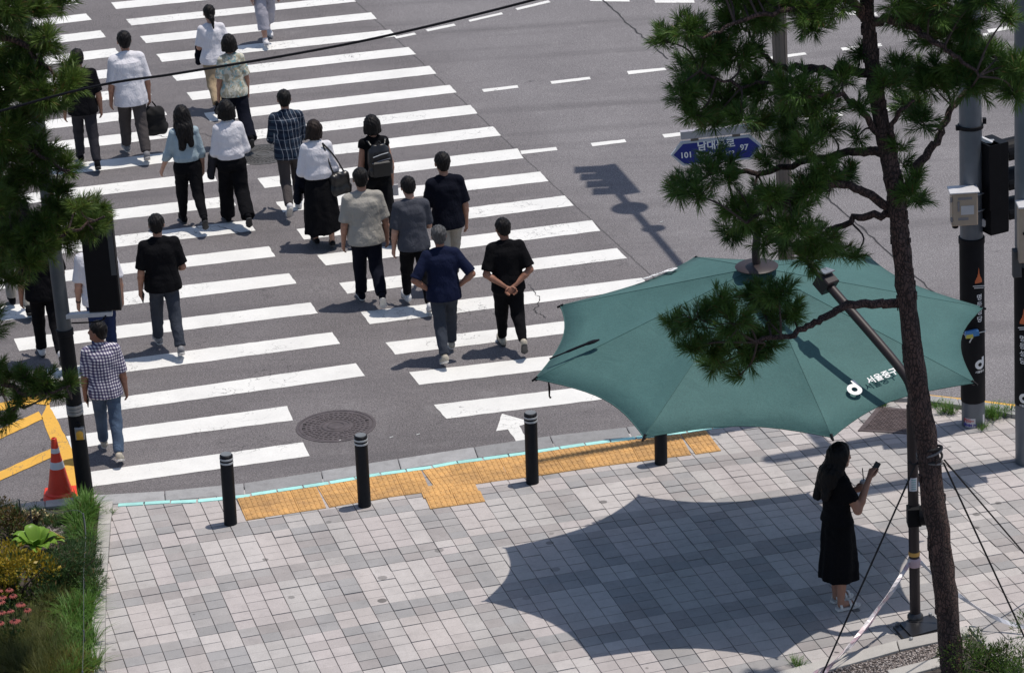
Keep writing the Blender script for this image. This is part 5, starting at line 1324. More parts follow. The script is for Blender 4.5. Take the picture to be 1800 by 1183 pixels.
    grow('dress_top' if kind == 'dress' else ('blouse' if female else 'shirt'), pr, 0.0115, 0.025, mt, P_, hemcut, folds(0.0034, seed + 3, 0.8))
    # ---- shoes
    sc, sm = shoe
    for s in (-1, 1):
        heel, ball, toe, fw, dn = feet[s]
        low_c = [(dn, (heel + dn * 0.016) * H)]
        if sc == 'sandal':
            so_ = MB(); V_ = []
            m_ = [(-0.028, 0.020), (0.03, 0.022), (0.07, 0.028), (0.105, 0.022), (0.122, 0.008)]
            ctr = heel + fw * 0.022; sd = np.cross(fw, dn); sd /= np.linalg.norm(sd)
            pts = [(a, w) for a, w in m_] + [(a, -w) for a, w in reversed(m_)]
            V_ = [(ctr + fw * a + sd * w + dn * (0.011)) * H for a, w in pts] + [(ctr + fw * a + sd * w + dn * (0.011 + 0.014)) * H for a, w in pts]
            n_ = len(pts); so_.add(V_, [tuple(range(n_)), tuple(range(2 * n_ - 1, n_ - 1, -1))] + [(i, n_ + i, n_ + (i + 1) % n_, (i + 1) % n_) for i in range(n_)])
            sdl = so_.build('sandal', M_SOLEW, P_)
            for a, r_ in ((0.055, 0.027), (0.082, 0.025), (-0.005, 0.024)):
                cc_ = ctr + fw * a + dn * 0.010
                MB().tube([(cc_ + sd * r_ * math.cos(w) - dn * (0.030 if a > 0 else 0.03) * math.sin(w)) * H for w in np.linspace(0, math.pi, 9)], 0.0055 * H, 6, True, 1.6).build('strap', M_SOLEW, sdl, True)
            continue
        pr = [cap(heel * H, ball * H, 0.0225 * H, 0.0235 * H, k=0.02), cap(ball * H, toe * H, 0.0235 * H, 0.0165 * H, k=0.02), cap((heel + np.array([0, 0.004, 0.014])) * H, (J[s][2] + np.array([0, 0.0, 0.004])) * H, 0.024 * H, 0.024 * H, k=0.02)]
        if sc == 'flat': pr = pr[:2]
        so2 = grow('shoe', pr, 0.0085, 0.015, sc if not isinstance(sc, str) else CL[sc] if sc in CL else M_BLACK, P_, low_c)
        pr = [cap((heel + dn * 0.006) * H, (ball + dn * 0.006) * H, 0.0245 * H, 0.0265 * H, k=0.02), cap((ball + dn * 0.006) * H, (toe + dn * 0.006) * H, 0.0265 * H, 0.0175 * H, k=0.02)]
        grow('sole', pr, 0.0085, 0.012, sm, so2, [(dn, (heel + dn * (0.0165 + sole_h * 0.5)) * H), (-dn, (heel + dn * 0.0115) * H)])
    M = Matrix.Translation(P_.location) @ Matrix.Rotation(R(heading), 4, 'Z')
    W_ = lambda p: np.array(M @ Vector(np.asarray(p) * H))
    return dict(o=P_, H=H, W=W_, sh=sh, el=el, wr=wr, hand=hand, Z=Z, ly=ly, M=M, hp=hp, rz=R(heading))
M_SHOEW = simple('shoe_white', (0.62, 0.61, 0.62), 0.6, 0, 0.12); M_SHOEG = simple('shoe_grey', (0.20, 0.20, 0.21), 0.7, 0, 0.3, 40); M_SHOEB = simple('shoe_beige', (0.42, 0.38, 0.31), 0.7, 0, 0.25, 40)
M_LEATHER = simple('leather_black', (0.012, 0.012, 0.013), 0.35, 0, 0.2); M_FLEECE = simple('bag_black', (0.006, 0.006, 0.007), 0.95, 0, 0.3)
def held(name, label, cat, p): return thing(name, label, cat, tuple(p))

# ---- the crowd, roughly from the top of the picture to the bottom
p = person('person in a lilac grey blouse and culottes walking towards the camera at the top edge', (470, 74), -128, 196, 'walkR', 'hang', 'hang', ('shirt', 'lilac'), ('crop', 'lilac'), ('bob', HAIRB), (M_SHOEW, M_SOLEW), 0, True, Hf=1.62)
p = person('person with a low ponytail in white tee and khaki trousers', (388, 199), 17, 14, 'pushR', 'fold', 'poc', ('tee', 'white'), ('trousers', 'khaki'), ('pony', HAIRB), ('black', M_SOLED), 0, True, Hf=1.55, legw=1.12, bulk=1.1)
def drape(label, who, s, col, length, width):
    """a garment hung over a bent forearm"""
    e, w = who['W'](who['el'][s]), who['W'](who['wr'][s]); m = (e * 0.35 + w * 0.65)
    t = held('jacket', label, 'jacket', m)
    d = (w - e); d[2] = 0; d /= np.linalg.norm(d); q = np.array([-d[1], d[0], 0])
    pr = []
    for sgn, L_ in ((1, length), (-1, length * 0.8)):
        pr += [cap(q * 0.02 * sgn - d * width * 0.5 + np.array([0, 0, 0.03]), q * 0.075 * sgn - d * width * 0.35 - np.array([0, 0, L_]), 0.045, 0.05, k=0.04), cap(q * 0.02 * sgn + d * width * 0.4 + np.array([0, 0, 0.03]), q * 0.07 * sgn + d * width * 0.35 - np.array([0, 0, L_ * 0.93]), 0.045, 0.055, k=0.04)]
    grow('cloth', pr, 0.012, 0.05, CL[col], t, (), folds(0.008, len(PEOPLE)))
drape('dark jacket carried over the left arm of the ponytailed walker', p, -1, 'dnavy', 0.30, 0.16)
p = person('person with bobbed hair in a leaf print blouse and wide navy trousers', (424, 262), 74, 16, 'pushL', 'hang', 'hang', ('tee', 'print_'), ('wide', 'dnavy'), ('bob', HAIRB), ('black', M_SOLED), 1, True, Hf=1.60)
p = person('person in black tee and charcoal trousers beside the pine boughs, top left', (158, 297), 93, 12, 'walkL', 'hang', 'hang', ('tee', 'black'), ('trousers', 'dgrey'), ('short', HAIRB), ('black', M_SOLED), 1, False, bulk=1.06)
p = person('person in a white shirt carrying a black bag in the right hand', (242, 281), 62, 14, 'walkL', 'hang', 'hang', ('loose', 'white'), ('trousers', 'brown'), ('short', HAIRB), (M_SHOEG, M_SOLEW), 1, False, bulk=1.05, legw=1.05)
def tote(label, top, w, hh, dd, mat, rz, strap_to=None, name='handbag'):
    t = thing(name, label, 'bag', tuple(top), rz)
    pr = [cap((-w * 0.32, 0, -hh * 0.35), (w * 0.32, 0, -hh * 0.35), dd, dd, k=0.05), cap((-w * 0.42, 0, -hh * 0.85), (w * 0.42, 0, -hh * 0.85), dd * 1.15, dd * 1.15, k=0.05), cap((-w * 0.3, 0, -hh * 0.35), (-w * 0.42, 0, -hh * 0.85), dd, dd, k=0.05), cap((w * 0.3, 0, -hh * 0.35), (w * 0.42, 0, -hh * 0.85), dd, dd, k=0.05), cap((0, 0, -hh * 0.35), (0, 0, -hh * 0.85), dd * 1.1, dd * 1.2, k=0.05)]
    grow('body', pr, 0.011, 0.04, mat, t, (), folds(0.006, 5))
    for sx in (-1, 1):
        if strap_to is None: P = [(sx * 0.012, 0, 0.0), (sx * w * 0.22, dd * 0.4, -hh * 0.18), (sx * w * 0.3, dd * 0.5, -hh * 0.42)]
        else: P = [tuple(np.array(strap_to)), tuple(np.array(strap_to) * 0.5 + np.array([sx * w * 0.2, 0, -hh * 0.05])), (sx * w * 0.32, 0, -hh * 0.25)]
        MB().tube(spline(P, 5), 0.011, 8, True, 0.6).build('strap', M_LEATHER, t, True)
    return t
hd = p['W'](p['hand'][1][3]); tote('big black soft bag hanging from the hand of the white shirted walker', hd + np.array([0.02, 0, -0.02]), 0.27, 0.46, 0.075, M_FLEECE, 0.25)
p = person('person with long black hair in a pale blue shirt and black trousers', (343, 404), 203, 14, 'pushL', 'out', 'hang', ('long', 'blue'), ('tight', 'black'), ('long', HAIRB), ('black', M_SOLED), 0, True, Hf=1.64, legw=1.12)
p = person('short haired person in white shirt and wide black trousers, jacket on one arm', (420, 400), 192, 14, 'stepL', 'carry', 'carry', ('tucked', 'white'), ('wide', 'black'), ('bob', HAIRB), ('black', M_SOLED), 1, True, Hf=1.68, bulk=1.0)
drape('grey jacket hanging over the left arm of the white shirted walker', p, -1, 'dgrey', 0.30, 0.14)
p = person('person in a dark plaid shirt and taupe trousers with arms folded in front', (519, 379), 166, 8, 'stepR', 'fold', 'fold', ('shirt', 'plaid'), ('trousers', 'brown'), ('short', HAIRB), (M_SHOEW, M_SOLEW), 1, False, legw=0.95)
p = person('person in a white blouse and long black skirt with wind blown bob', (571, 434), 229, 12, (7, 2, -6, 9), 'carry', 'hang', ('tucked', 'white'), ('skirt', 'black'), ('blown', HAIRN), ('flat', M_SOLED), 0, True, Hf=1.64, bulk=1.1)
shp = p['W'](p['sh'][1]); top_ = p['W'](p['el'][1]) + np.array([0.06, -0.05, 0.02])
tote('black leather shoulder bag of the walker in the long skirt', top_, 0.24, 0.36, 0.05, M_LEATHER, 0.5, shp - top_ + np.array([-0.05, -0.01, 0.07]), 'shoulder_bag')
drape('black coat hung over the left arm of the walker in the long skirt', p, -1, 'dnavy', 0.36, 0.12)
p = person('person in a sleeveless black dress wearing a black backpack', (672, 424), 205, 14, 'walkL', 'hang', 'hang', ('sleeveless', 'black'), ('wide', 'black'), ('bob', HAIRB), ('black', M_SOLED), 1, True, Hf=1.64)
bkp = p['M'] @ Matrix.Identity(4)
bpk = thing('backpack', 'black nylon backpack on the back of the walker in the sleeveless dress', 'backpack', tuple(p['W']((0.012, p['ly'](0.7) - 0.115, p['Z'](0.56)))), p['rz'])
Hh_ = p['H']
grow('body', [prof([0, 0.03, 0.2, 0.34, 0.42], [0.12, 0.155, 0.16, 0.14, 0.08], [0.06, 0.085, 0.085, 0.07, 0.03], [0] * 5, p=3.2)], 0.011, 0.01, simple('nylon_black', (0.012, 0.012, 0.014), 0.35, 0, 0.2), bpk, (), folds(0.004, 8))
MB().bevbox((0, -0.095, 0.12), (0.22, 0.05, 0.2), 0.02).build('front_pocket', M_LEATHER, bpk)
for zz, w_ in ((0.23, 0.24), (0.31, 0.2)): MB().tube([(-w_ / 2, -0.088, zz - 0.03), (0, -0.1, zz), (w_ / 2, -0.088, zz + 0.01)], 0.006, 6).build('zip', simple('zip_grey', (0.25, 0.25, 0.27), 0.3, 0.6) if zz < 0.3 else M_REFL, bpk, True)
for sx in (-1, 1): MB().tube(spline([(sx * 0.09, 0.05, 0.40), (sx * 0.12, 0.13, 0.44), (sx * 0.13, 0.25, 0.30)], 5), 0.014, 8, True, 0.5).build('shoulder_strap', M_LEATHER, bpk, True)
MB().tube(spline([(-0.03, -0.02, 0.42), (0, -0.03, 0.47), (0.03, -0.02, 0.42)], 4), 0.008, 8).build('grab_handle', M_LEATHER, bpk, True)
hd = p['W'](p['hand'][1][3] + p['hand'][1][0] * 0.03)
pap = MB().bevbox((0, 0, 0), (0.10, 0.02, 0.15), 0.004).build('paper_cup_sleeve', M_SHOEW); pap.location = tuple(hd + np.array([0.02, 0, -0.05])); pap.name = 'folded_paper'
tag(pap, 'white folded paper held in the right hand of the backpack wearer', 'paper')
p = person('person in a beige grey tee and dark trousers, tallest in the middle group', (655, 540), 305, 10, 'stepL', 'hang', 'hang', ('tee', 'beige'), ('trousers', 'dnavy'), ('short', HAIRB), ('dnavy', M_SOLEW), 1, False, bulk=1.14, legw=1.1, nod=8)
p = person('person in a dark navy shirt and stone coloured trousers behind the middle group', (797, 512), 287, 14, 'walkR', 'fold', 'hang', ('tee', 'dnavy'), ('trousers', 'stone'), ('short', HAIRB), ('black', M_SOLED), 1, False, Hf=1.74)
p = person('slim person in a slate grey tee and black trousers looking down', (737, 546), 319, 12, 'walkL', 'hang', 'fold', ('tee', 'grey'), ('tight', 'black'), ('short', HAIRB), (M_SHOEW, M_SOLEW), 0, False, nod=22, legw=1.1)
p = person('grey haired person in a navy shirt with hands on hips', (789, 633), 405, 9, 'walkR', 'hips', 'hips', ('shirt', 'navy'), ('trousers', 'slate'), ('short', HAIRG), (M_SHOEB, M_SOLEW), 2, False, bulk=1.08)
p = person('person all in black with hands clasped behind the back', (903, 620), 393, 9, 'stepL', 'behind', 'behind', ('tee', 'black'), ('tight', 'black'), ('short', HAIRB), (M_SHOEB, M_SOLED), 2, False, legw=1.18, turn=14, nod=14, bulk=1.05)
p = person('person in beige trousers and black tee mostly hidden behind the pine boughs', (38, 552), 320, 10, 'walkL', 'hang', 'hang', ('tee', 'black'), ('trousers', 'stone'), ('short', HAIRB), ('black', M_SOLED), 1, False, Hf=1.72)
p = person('person in a black polo shirt with a phone in the left hand', (300, 622), 385, 14, 'walkL', 'hang', 'carry', ('tee', 'black'), ('trousers', 'slate'), ('short', HAIRB), (M_SHOEG, M_SOLEW), 1, False, bulk=1.12, turn=-12)
M_PHONE = simple('phone_black', (0.01, 0.01, 0.012), 0.25)
def phone(label, who, s, tilt):
    fa, pn, ts, k0 = who['hand'][s]; c = who['W'](k0 + pn * 0.018 + fa * 0.012)
    Rz = np.array(who['M'].to_3x3()); 
    A = [Rz @ np.cross(fa * tilt[0] + ts * tilt[1], pn), Rz @ (fa * tilt[0] + ts * tilt[1]), Rz @ pn]; A = [a / np.linalg.norm(a) for a in A]
    t = thing('phone', label, 'phone', tuple(c))
    MB().bevbox((0, 0, 0), (0.075, 0.155, 0.01), 0.002, A).build('case', M_PHONE, t)
    MB().box(np.array(A[2]) * -0.0056, (0.067, 0.145, 0.002), A).build('screen', M_SIGSIDE, t)
phone('black phone in the lowered left hand of the walker in black polo', p, -1, (1, 0.2))
p = person('person in black tee and trousers behind the dark left pole, white sneakers', (93, 642), 405, 12, 'pushL', 'hang', 'fold', ('tee', 'black'), ('trousers', 'black'), ('short', HAIRB), (M_SHOEW, M_SOLED), 1, False, Hf=1.74, bulk=1.1)
p = person('person in white tee and dark jeans behind the black pedestrian signal', (190, 648), 395, 10, 'walkR', 'hang', 'hang', ('tee', 'white'), ('trousers', 'bjean'), ('short', HAIRB), ('black', M_SOLED), 0, False, Hf=1.72, bulk=1.06)
w0 = p['W'](p['wr'][-1] * 0.9 + p['el'][-1] * 0.1); wd = p['W'](p['wr'][-1]) - p['W'](p['el'][-1])
MB().tube([p['wr'][-1] * p['H'] * 0.93 + p['el'][-1] * p['H'] * 0.07, p['wr'][-1] * p['H'] * 0.85 + p['el'][-1] * p['H'] * 0.15], 0.033, 12).build('watch', M_LEATHER, p['o'], True)
p = person('person in gingham short sleeved shirt and jeans looking to the left', (198, 806), 573, 6, 'walkL', 'hang', 'hang', ('shirt', 'check'), ('trousers', 'jean'), ('short', HAIRB), (M_SHOEB, M_SOLEW), 2, False, turn=62, nod=2, legw=1.0)
phone('phone in the left hand of the walker in gingham shirt', p, -1, (1, 0.3))
p = person('person in a long black dress with long wavy hair, holding a phone under the canopy', (1474, 1066), 775, -64, 'stand', 'cup', 'phone', ('dress', 'black'), ('dress', 'black'), ('long', HAIRB), ('sandal', M_SOLEW), 1, True, lean=0.0, nod=14, turn=2, z=0.0, Hf=1.72, bulk=1.12)
phone('black phone raised in the right hand of the woman under the canopy', p, 1, (0.95, 0.25))
fa, pn, ts, k0 = p['hand'][-1]; c = p['W'](k0 + pn * 0.03)
cup = thing('iced_drink', 'clear cup of red iced drink with a straw in the left hand of the woman', 'cup', tuple(c))
M_DRINK = simple('drink_red', (0.28, 0.05, 0.04), 0.2); M_CUP = simple('cup_clear', (0.55, 0.52, 0.52), 0.15, 0, 0.03)
MB().lathe((0, 0, -0.07), [(0.03, 0), (0.038, 0.09)], 18).build('drink', M_DRINK, cup, True)
MB().lathe((0, 0, -0.07), [(0.0385, 0.09), (0.041, 0.12), (0.043, 0.125), (0.03, 0.14)], 18).build('lid', M_CUP, cup, True)
MB().tube([(0.0, 0, 0.05), (-0.01, 0.0, 0.2)], 0.005, 8).build('straw', M_BLACK, cup, True)
# ================================================================== vegetation
def leafmat(name, ca, cb, rough=0.55, trans=0.25, scale=3.0, dead=0.0):
    m, t, b = newmat(name)
    v = coord(t, 'Object'); g = N(t, 'NewGeometry')
    f = noise(t, v, scale, 3, 0.6)
    rv = g.outputs['Random Per Island']
    base = mixc(t, math_(t, 'ADD', math_(t, 'MULTIPLY', ramp(t, f, [(0.35, 0.0), (0.65, 1.0)]), 0.6), math_(t, 'MULTIPLY', rv, 0.4)), ca, cb)
    if dead: base = mixc(t, ramp(t, rv, [(dead, 0.0), (dead + 0.02, 0.9)]), base, (0.16, 0.085, 0.035))
    t.links.new(base, b.inputs['Base Color']); b.inputs['Roughness'].default_value = rough; b.inputs['Specular IOR Level'].default_value = 0.3
    tr = N(t, 'BsdfTranslucent'); t.links.new(base, tr.inputs[0])
    mx = N(t, 'MixShader'); mx.inputs[0].default_value = trans
    out = t.nodes['Material Output']; t.links.new(b.outputs[0], mx.inputs[1]); t.links.new(tr.outputs[0], mx.inputs[2]); t.links.new(mx.outputs[0], out.inputs[0])
    return m
def bark():
    m, t, b = newmat('pine_bark'); v = coord(t, 'Object', (1, 1, 0.45))
    vo = N(t, 'TexVoronoi', feature='DISTANCE_TO_EDGE'); vo.inputs['Scale'].default_value = 38
    wv = N(t, 'VectorMath', operation='ADD'); nn = N(t, 'TexNoise'); nn.inputs['Scale'].default_value = 9; nn.inputs['Detail'].default_value = 5
    sc_ = N(t, 'VectorMath', operation='SCALE'); t.links.new(nn.outputs[1], sc_.inputs[0]); sc_.inputs['Scale'].default_value = 0.12
    t.links.new(v, nn.inputs['Vector']); t.links.new(v, wv.inputs[0]); t.links.new(sc_.outputs[0], wv.inputs[1]); t.links.new(wv.outputs[0], vo.inputs['Vector'])
    pl = ramp(t, vo.outputs['Distance'], [(0.0, 0.0), (0.14, 1.0)])
    f = noise(t, v, 5, 5, 0.7)
    base = mixc(t, ramp(t, f, [(0.35, 0.0), (0.68, 1.0)]), (0.055, 0.036, 0.034), (0.13, 0.072, 0.058))
    base = mixc(t, pl, (0.026, 0.017, 0.016), base)
    t.links.new(base, b.inputs['Base Color']); b.inputs['Roughness'].default_value = 0.9
    bump(t, b, math_(t, 'ADD', pl, math_(t, 'MULTIPLY', noise(t, v, 60, 4), 0.4)), 0.9, 0.02)
    return m
M_BARK = bark(); M_TWIG = simple('twig_brown', (0.06, 0.042, 0.036), 0.9, 0, 0.25, 12)
M_NEED = leafmat('pine_needles', (0.032, 0.088, 0.022), (0.130, 0.220, 0.040), 0.5, 0.2, 2.2, 0.95)
M_NEEDL = leafmat('pine_needles_left', (0.034, 0.078, 0.016), (0.130, 0.195, 0.032), 0.5, 0.2, 2.2, 0.94)
def needles(tufts, nn, ln, wd, rng):
    """tufts: rows of point and direction -> thin tapering blades as arrays"""
    T_ = np.array([t[0] for t in tufts]); D_ = np.array([t[1] for t in tufts]); n = len(T_)
    Pn = np.repeat(T_, nn, 0); Dn = np.repeat(D_, nn, 0); m = len(Pn)
    s = rng.random(m)                                   # place along the shoot
    r1 = rng.normal(size=(m, 3)); r1 -= Dn * (r1 * Dn).sum(1)[:, None]; r1 /= np.linalg.norm(r1, axis=1)[:, None]
    sp = (0.95 - 0.6 * s + rng.normal(size=m) * 0.16)[:, None]
    d = Dn * np.cos(sp) + r1 * np.sin(sp); d += np.array([0, 0, -0.05]); d /= np.linalg.norm(d, axis=1)[:, None]
    L_ = (ln * (0.75 + 0.4 * rng.random(m)) * (1 - 0.15 * s))[:, None]
    b = Pn + Dn * (s * 0.13 - 0.05)[:, None]
    w = np.cross(d, rng.normal(size=(m, 3))); w /= np.linalg.norm(w, axis=1)[:, None] + 1e-9
    mid = b + d * L_ * 0.55; tip = b + d * L_ + np.array([0, 0, -0.012])
    V = np.stack([b - w * wd * 0.35, b + w * wd * 0.35, mid + w * wd * 0.5, tip, mid - w * wd * 0.5], 1).reshape(-1, 3)
    i = np.arange(m)[:, None] * 5
    return V, np.concatenate([i + np.array([[0, 1, 2, 4]])]), np.concatenate([i + np.array([[4, 2, 3]])])
def poly_mesh(name, V, Qs, Ts, mat, parent, kind='stuff'):
    me = bpy.data.meshes.new(name); V = np.asarray(V, np.float32)
    me.vertices.add(len(V)); me.vertices.foreach_set('co', V.ravel())
    nq, nt_ = len(Qs), len(Ts)
    me.loops.add(nq * 4 + nt_ * 3); me.loops.foreach_set('vertex_index', np.concatenate([np.asarray(Qs).ravel(), np.asarray(Ts).ravel()]).astype(np.int32))
    me.polygons.add(nq + nt_)
    me.polygons.foreach_set('loop_start', np.concatenate([np.arange(nq) * 4, nq * 4 + np.arange(nt_) * 3]).astype(np.int32))
    me.polygons.foreach_set('loop_total', np.concatenate([np.full(nq, 4), np.full(nt_, 3)]).astype(np.int32))
    me.update(calc_edges=True)
    o = link(name, me, parent, mat)
    if kind: o['kind'] = kind
    return o
def roughen(V, amp, rng_):                                # flaky bark
    return V
def trunk_mesh(P, rr, n, seed):
    rg = np.random.default_rng(seed)
    P = spline(P, 9); m = len(P); rr = np.interp(np.linspace(0, 1, m), np.linspace(0, 1, len(rr)), rr)
    s = MB().tube(P, list(rr), n)
    V = np.array(s.V); c = np.repeat(np.array(P), n, 0)
    k = np.arange(len(V)); ring = k // n; a = k % n
    lump = 1 + 0.06 * np.sin(ring * 0.9 + a * 1.7) + 0.05 * rg.normal(size=len(V))
    s.V = [tuple(v) for v in (c + (V - c) * lump[:, None])]
    return s, P
def pine(name, label, base, trunk, tr, limbs, clumps, yref, seed, mat, dens, group, nn=60, ln=0.135):
    rg = np.random.default_rng(seed); rd = random.Random(seed)
    t = thing(name, label, 'tree', tuple(base), 0, group); O = np.array(base, float)
    tp = [np.array(p) - O for p in trunk]
    s, TP = trunk_mesh(tp, tr, 14, seed); s.build('trunk', M_BARK, t, True)
    fl = MB()                                             # loose bark flakes standing proud of the trunk
    for _ in range(150):
        i = rd.randrange(len(TP) - 1); p = TP[i] + (TP[i + 1] - TP[i]) * rd.random(); r_ = np.interp(i / len(TP), np.linspace(0, 1, len(tr)), tr)
        w = rd.uniform(0, 6.28); o_ = np.array([math.cos(w), math.sin(w), 0]); tg = np.array([-o_[1], o_[0], 0])
        fl.box(p + o_ * r_ * 1.02, (0.012, 0.03 + 0.03 * rd.random(), 0.03 + 0.05 * rd.random()), (o_ * 0.9 + np.array([0, 0, rd.uniform(-.4, .4)]), tg, (0, 0, 1)))
    tag(fl.build('bark_flakes', M_BARK, t), kind='stuff')
    pts = [TP[-1]]
    for Lm, r0, r1 in limbs:
        q = spline([np.array(p) - O for p in Lm], 7); k = np.linspace(r0, r1, len(q)); q = [p + rg.normal(size=3) * 0.012 for p in q]
        MB().tube(q, list(k), 9).build('limb', M_BARK, t, True); pts += q
    pts = np.array(pts); tw = MB(); tufts = []
    for c, rad in clumps:
        c = np.array(c) - O; i = np.argmin(np.linalg.norm(pts - c, axis=1)); a = pts[i]
        mid = (a + c) / 2 + rg.normal(size=3) * 0.05
        if np.linalg.norm(a - c) > 0.05: tw.tube(spline([a, mid, c], 4), list(np.linspace(0.011, 0.006, 9)), 6)
        n = max(5, int(dens * (rad / 0.28) ** 2 * 1.05))
        for _ in range(n):
            u = rg.normal(size=3); u /= np.linalg.norm(u); p = c + u * max(0.05, rad - 0.068) * np.array([1, 1, 0.72]) * (rg.random() ** 0.45)
            d = u * 0.75 + np.array([0, 0, 0.55]) + rg.normal(size=3) * 0.35; d /= np.linalg.norm(d)
            tufts.append((p, d))
            if rg.random() < 0.3: tw.tube([c + u * 0.02, (c + p) / 2 + rg.normal(size=3) * 0.02, p + d * 0.06], [0.006, 0.005, 0.0035], 5, False)
    tag(tw.build('twigs', M_TWIG, t, True), kind='stuff')
    V, Q, T_ = needles(tufts, nn, ln, 0.0052, rg)
    poly_mesh('crown', V, Q, T_, mat, t)
    return t
def PC(L, y, spread, rg, perpx):
    return [(PY(u, v, y + rg.normal() * spread), r * perpx) for u, v, r in L]
rg_ = np.random.default_rng(5)
YR = 29.35
def TR(L, y0=YR, dy=0.0): return [PY(u, v, y0 + dy * i) for i, (u, v) in enumerate(L)]
mpp = 1 / 193.0
base = G(1674, 1192)
trunk = [base - np.array([0, 0, 0.1])] + [PY(u, v, base[1] + 0.02 * i) for i, (u, v) in enumerate([(1674, 1175), (1657, 1000), (1631, 800), (1609, 650), (1591, 500), (1581, 400), (1573, 330), (1554, 240), (1535, 130), (1527, 45), (1518, -60), (1512, -170)])]
yt = base[1] + 0.15
limbs = [(TR([(1580, 532), (1500, 536), (1440, 565), (1395, 586), (1330, 600)], yt, -0.08), 0.045, 0.02), (TR([(1567, 374), (1500, 386), (1450, 410), (1400, 428)], yt, 0.1), 0.04, 0.015),
         (TR([(1562, 362), (1500, 332), (1440, 325), (1390, 350), (1310, 390)], yt, -0.1), 0.045, 0.015), (TR([(1554, 267), (1500, 268), (1420, 285), (1330, 302), (1270, 300), (1215, 325)], yt, 0.08), 0.045, 0.012),
         (TR([(1586, 345), (1610, 300), (1650, 240), (1672, 190), (1720, 150), (1770, 130)], yt, 0.12), 0.05, 0.015), (TR([(1533, 40), (1580, 36), (1620, 62), (1670, 92), (1720, 132)], yt, -0.1), 0.045, 0.012),
         (TR([(1533, 130), (1450, 121), (1370, 120), (1335, 85), (1312, 50)], yt, 0.12), 0.045, 0.012), (TR([(1522, 35), (1490, -2), (1430, 10), (1330, 30), (1240, 62)], yt, -0.12), 0.045, 0.012),
         (TR([(1556, 250), (1512, 192), (1470, 165), (1400, 175)], yt, -0.15), 0.035, 0.012), (TR([(1566, 268), (1575, 205), (1605, 180)], yt, -0.15), 0.03, 0.012), (TR([(1524, 0), (1560, -40), (1640, -10), (1690, 30)], yt, 0.15), 0.04, 0.012),
         (TR([(1450, 121), (1330, 150), (1230, 130)], yt, -0.1), 0.025, 0.01), (TR([(1592, 335), (1604, 330), (1612, 318)], yt, 0.0), 0.02, 0.01)]
CLR = [(1168, 72, 34), (1210, 50, 40), (1240, 85, 55), (1300, 32, 55), (1225, 128, 50), (1292, 92, 52), (1205, 165, 42), (1222, 200, 38), (1270, 178, 52), (1345, 40, 40), (1335, 152, 52), (1400, 158, 55), (1440, 190, 48), (1380, 212, 48), (1330, 216, 36), (1300, 210, 34), (1250, 215, 32), (1420, 28, 44), (1385, 0, 48), (1432, 48, 32), (1470, 10, 40), (1350, -10, 55), (1285, -15, 50),
       (1482, 140, 36), (1512, 98, 24), (1455, 228, 36), (1420, 258, 38), (1380, 270, 34), (1450, 300, 40), (1505, 244, 22), (1512, 190, 24), (1258, 272, 20), (1285, 287, 22), (1348, 284, 24),
       (1205, 328, 34), (1248, 306, 36), (1280, 314, 28), (1225, 345, 30), (1190, 338, 24), (1302, 372, 46), (1335, 352, 40), (1288, 408, 32), (1362, 345, 32), (1320, 400, 30), (1420, 328, 46), (1460, 318, 34), (1492, 308, 26), (1392, 398, 46), (1440, 420, 44), (1420, 455, 38), (1475, 440, 32), (1502, 452, 22), (1380, 430, 30), (1400, 365, 34), (1345, 425, 24),
       (1560, 150, 40), (1600, 138, 46), (1640, 152, 46), (1600, 190, 40), (1620, 214, 32), (1652, 122, 36), (1575, 115, 28), (1600, 338, 28), (1614, 312, 22), (1588, 288, 20), (1580, 262, 20), (1612, 350, 26),
       (1600, 38, 44), (1660, 60, 62), (1700, 40, 44), (1690, 108, 48), (1740, 100, 46), (1760, 142, 40), (1790, 118, 46), (1722, 152, 36), (1770, 30, 30), (1650, 15, 50), (1580, 8, 36), (1800, 135, 40), (1700, 150, 40), (1730, -5, 44), (1785, 165, 30),
       (1186, 570, 30), (1228, 560, 40), (1270, 532, 38), (1328, 526, 48), (1368, 518, 40), (1392, 550, 32), (1250, 606, 40), (1300, 606, 48), (1348, 596, 42), (1258, 642, 34), (1318, 630, 36), (1215, 610, 30), (1290, 568, 44), (1300, 660, 22), (1360, 560, 36)]
CLR += [(1500 + i * 30, -60 - 18 * (i % 3), 60) for i in range(-9, 9)]
pine('pine_tree', 'crooked red barked pine leaning over the green canopy, roped near its base', base - np.array([0, 0, 0.0]), trunk, [0.112, 0.107, 0.108, 0.104, 0.098, 0.088, 0.086, 0.083, 0.078, 0.07, 0.066, 0.06, 0.045, 0.03], limbs, PC(CLR, yt, 0.22, rg_, mpp * 0.95), yt, 3, M_NEED, 44, None)
# left pine, its trunk outside the picture
bl = np.array([-6.6, 30.9, 0.0]); yl = 30.6
trunkL = [bl - np.array([0, 0, 0.1]), bl + np.array([-0.05, 0, 1.2]), bl + np.array([0.05, -0.05, 2.6]), bl + np.array([-0.05, 0, 4.0]), bl + np.array([0.1, 0, 5.6]), bl + np.array([0.05, 0, 7.2])]
def onL(z): return [np.interp(z, [p[2] for p in trunkL], [p[i] for p in trunkL]) for i in (0, 1)] + [z]
limbsL = []
for v0, pts in ((60, [(0, 70), (60, 100), (110, 140)]), (10, [(0, 5), (70, 10)]), (240, [(0, 250), (60, 270), (120, 300)]), (430, [(-20, 415), (40, 425), (100, 415), (180, 385)]), (650, [(-40, 660), (0, 668), (35, 690), (80, 690), (125, 680)]), (720, [(0, 740), (20, 720), (45, 712)]), (160, [(0, 165), (70, 175), (130, 150)])):
    z0 = PY(-60, v0, yl)[2] - 0.1
    limbsL.append(([np.array(onL(z0))] + [PY(u, v, yl - 0.05 * i) for i, (u, v) in enumerate(pts)], 0.04, 0.01))
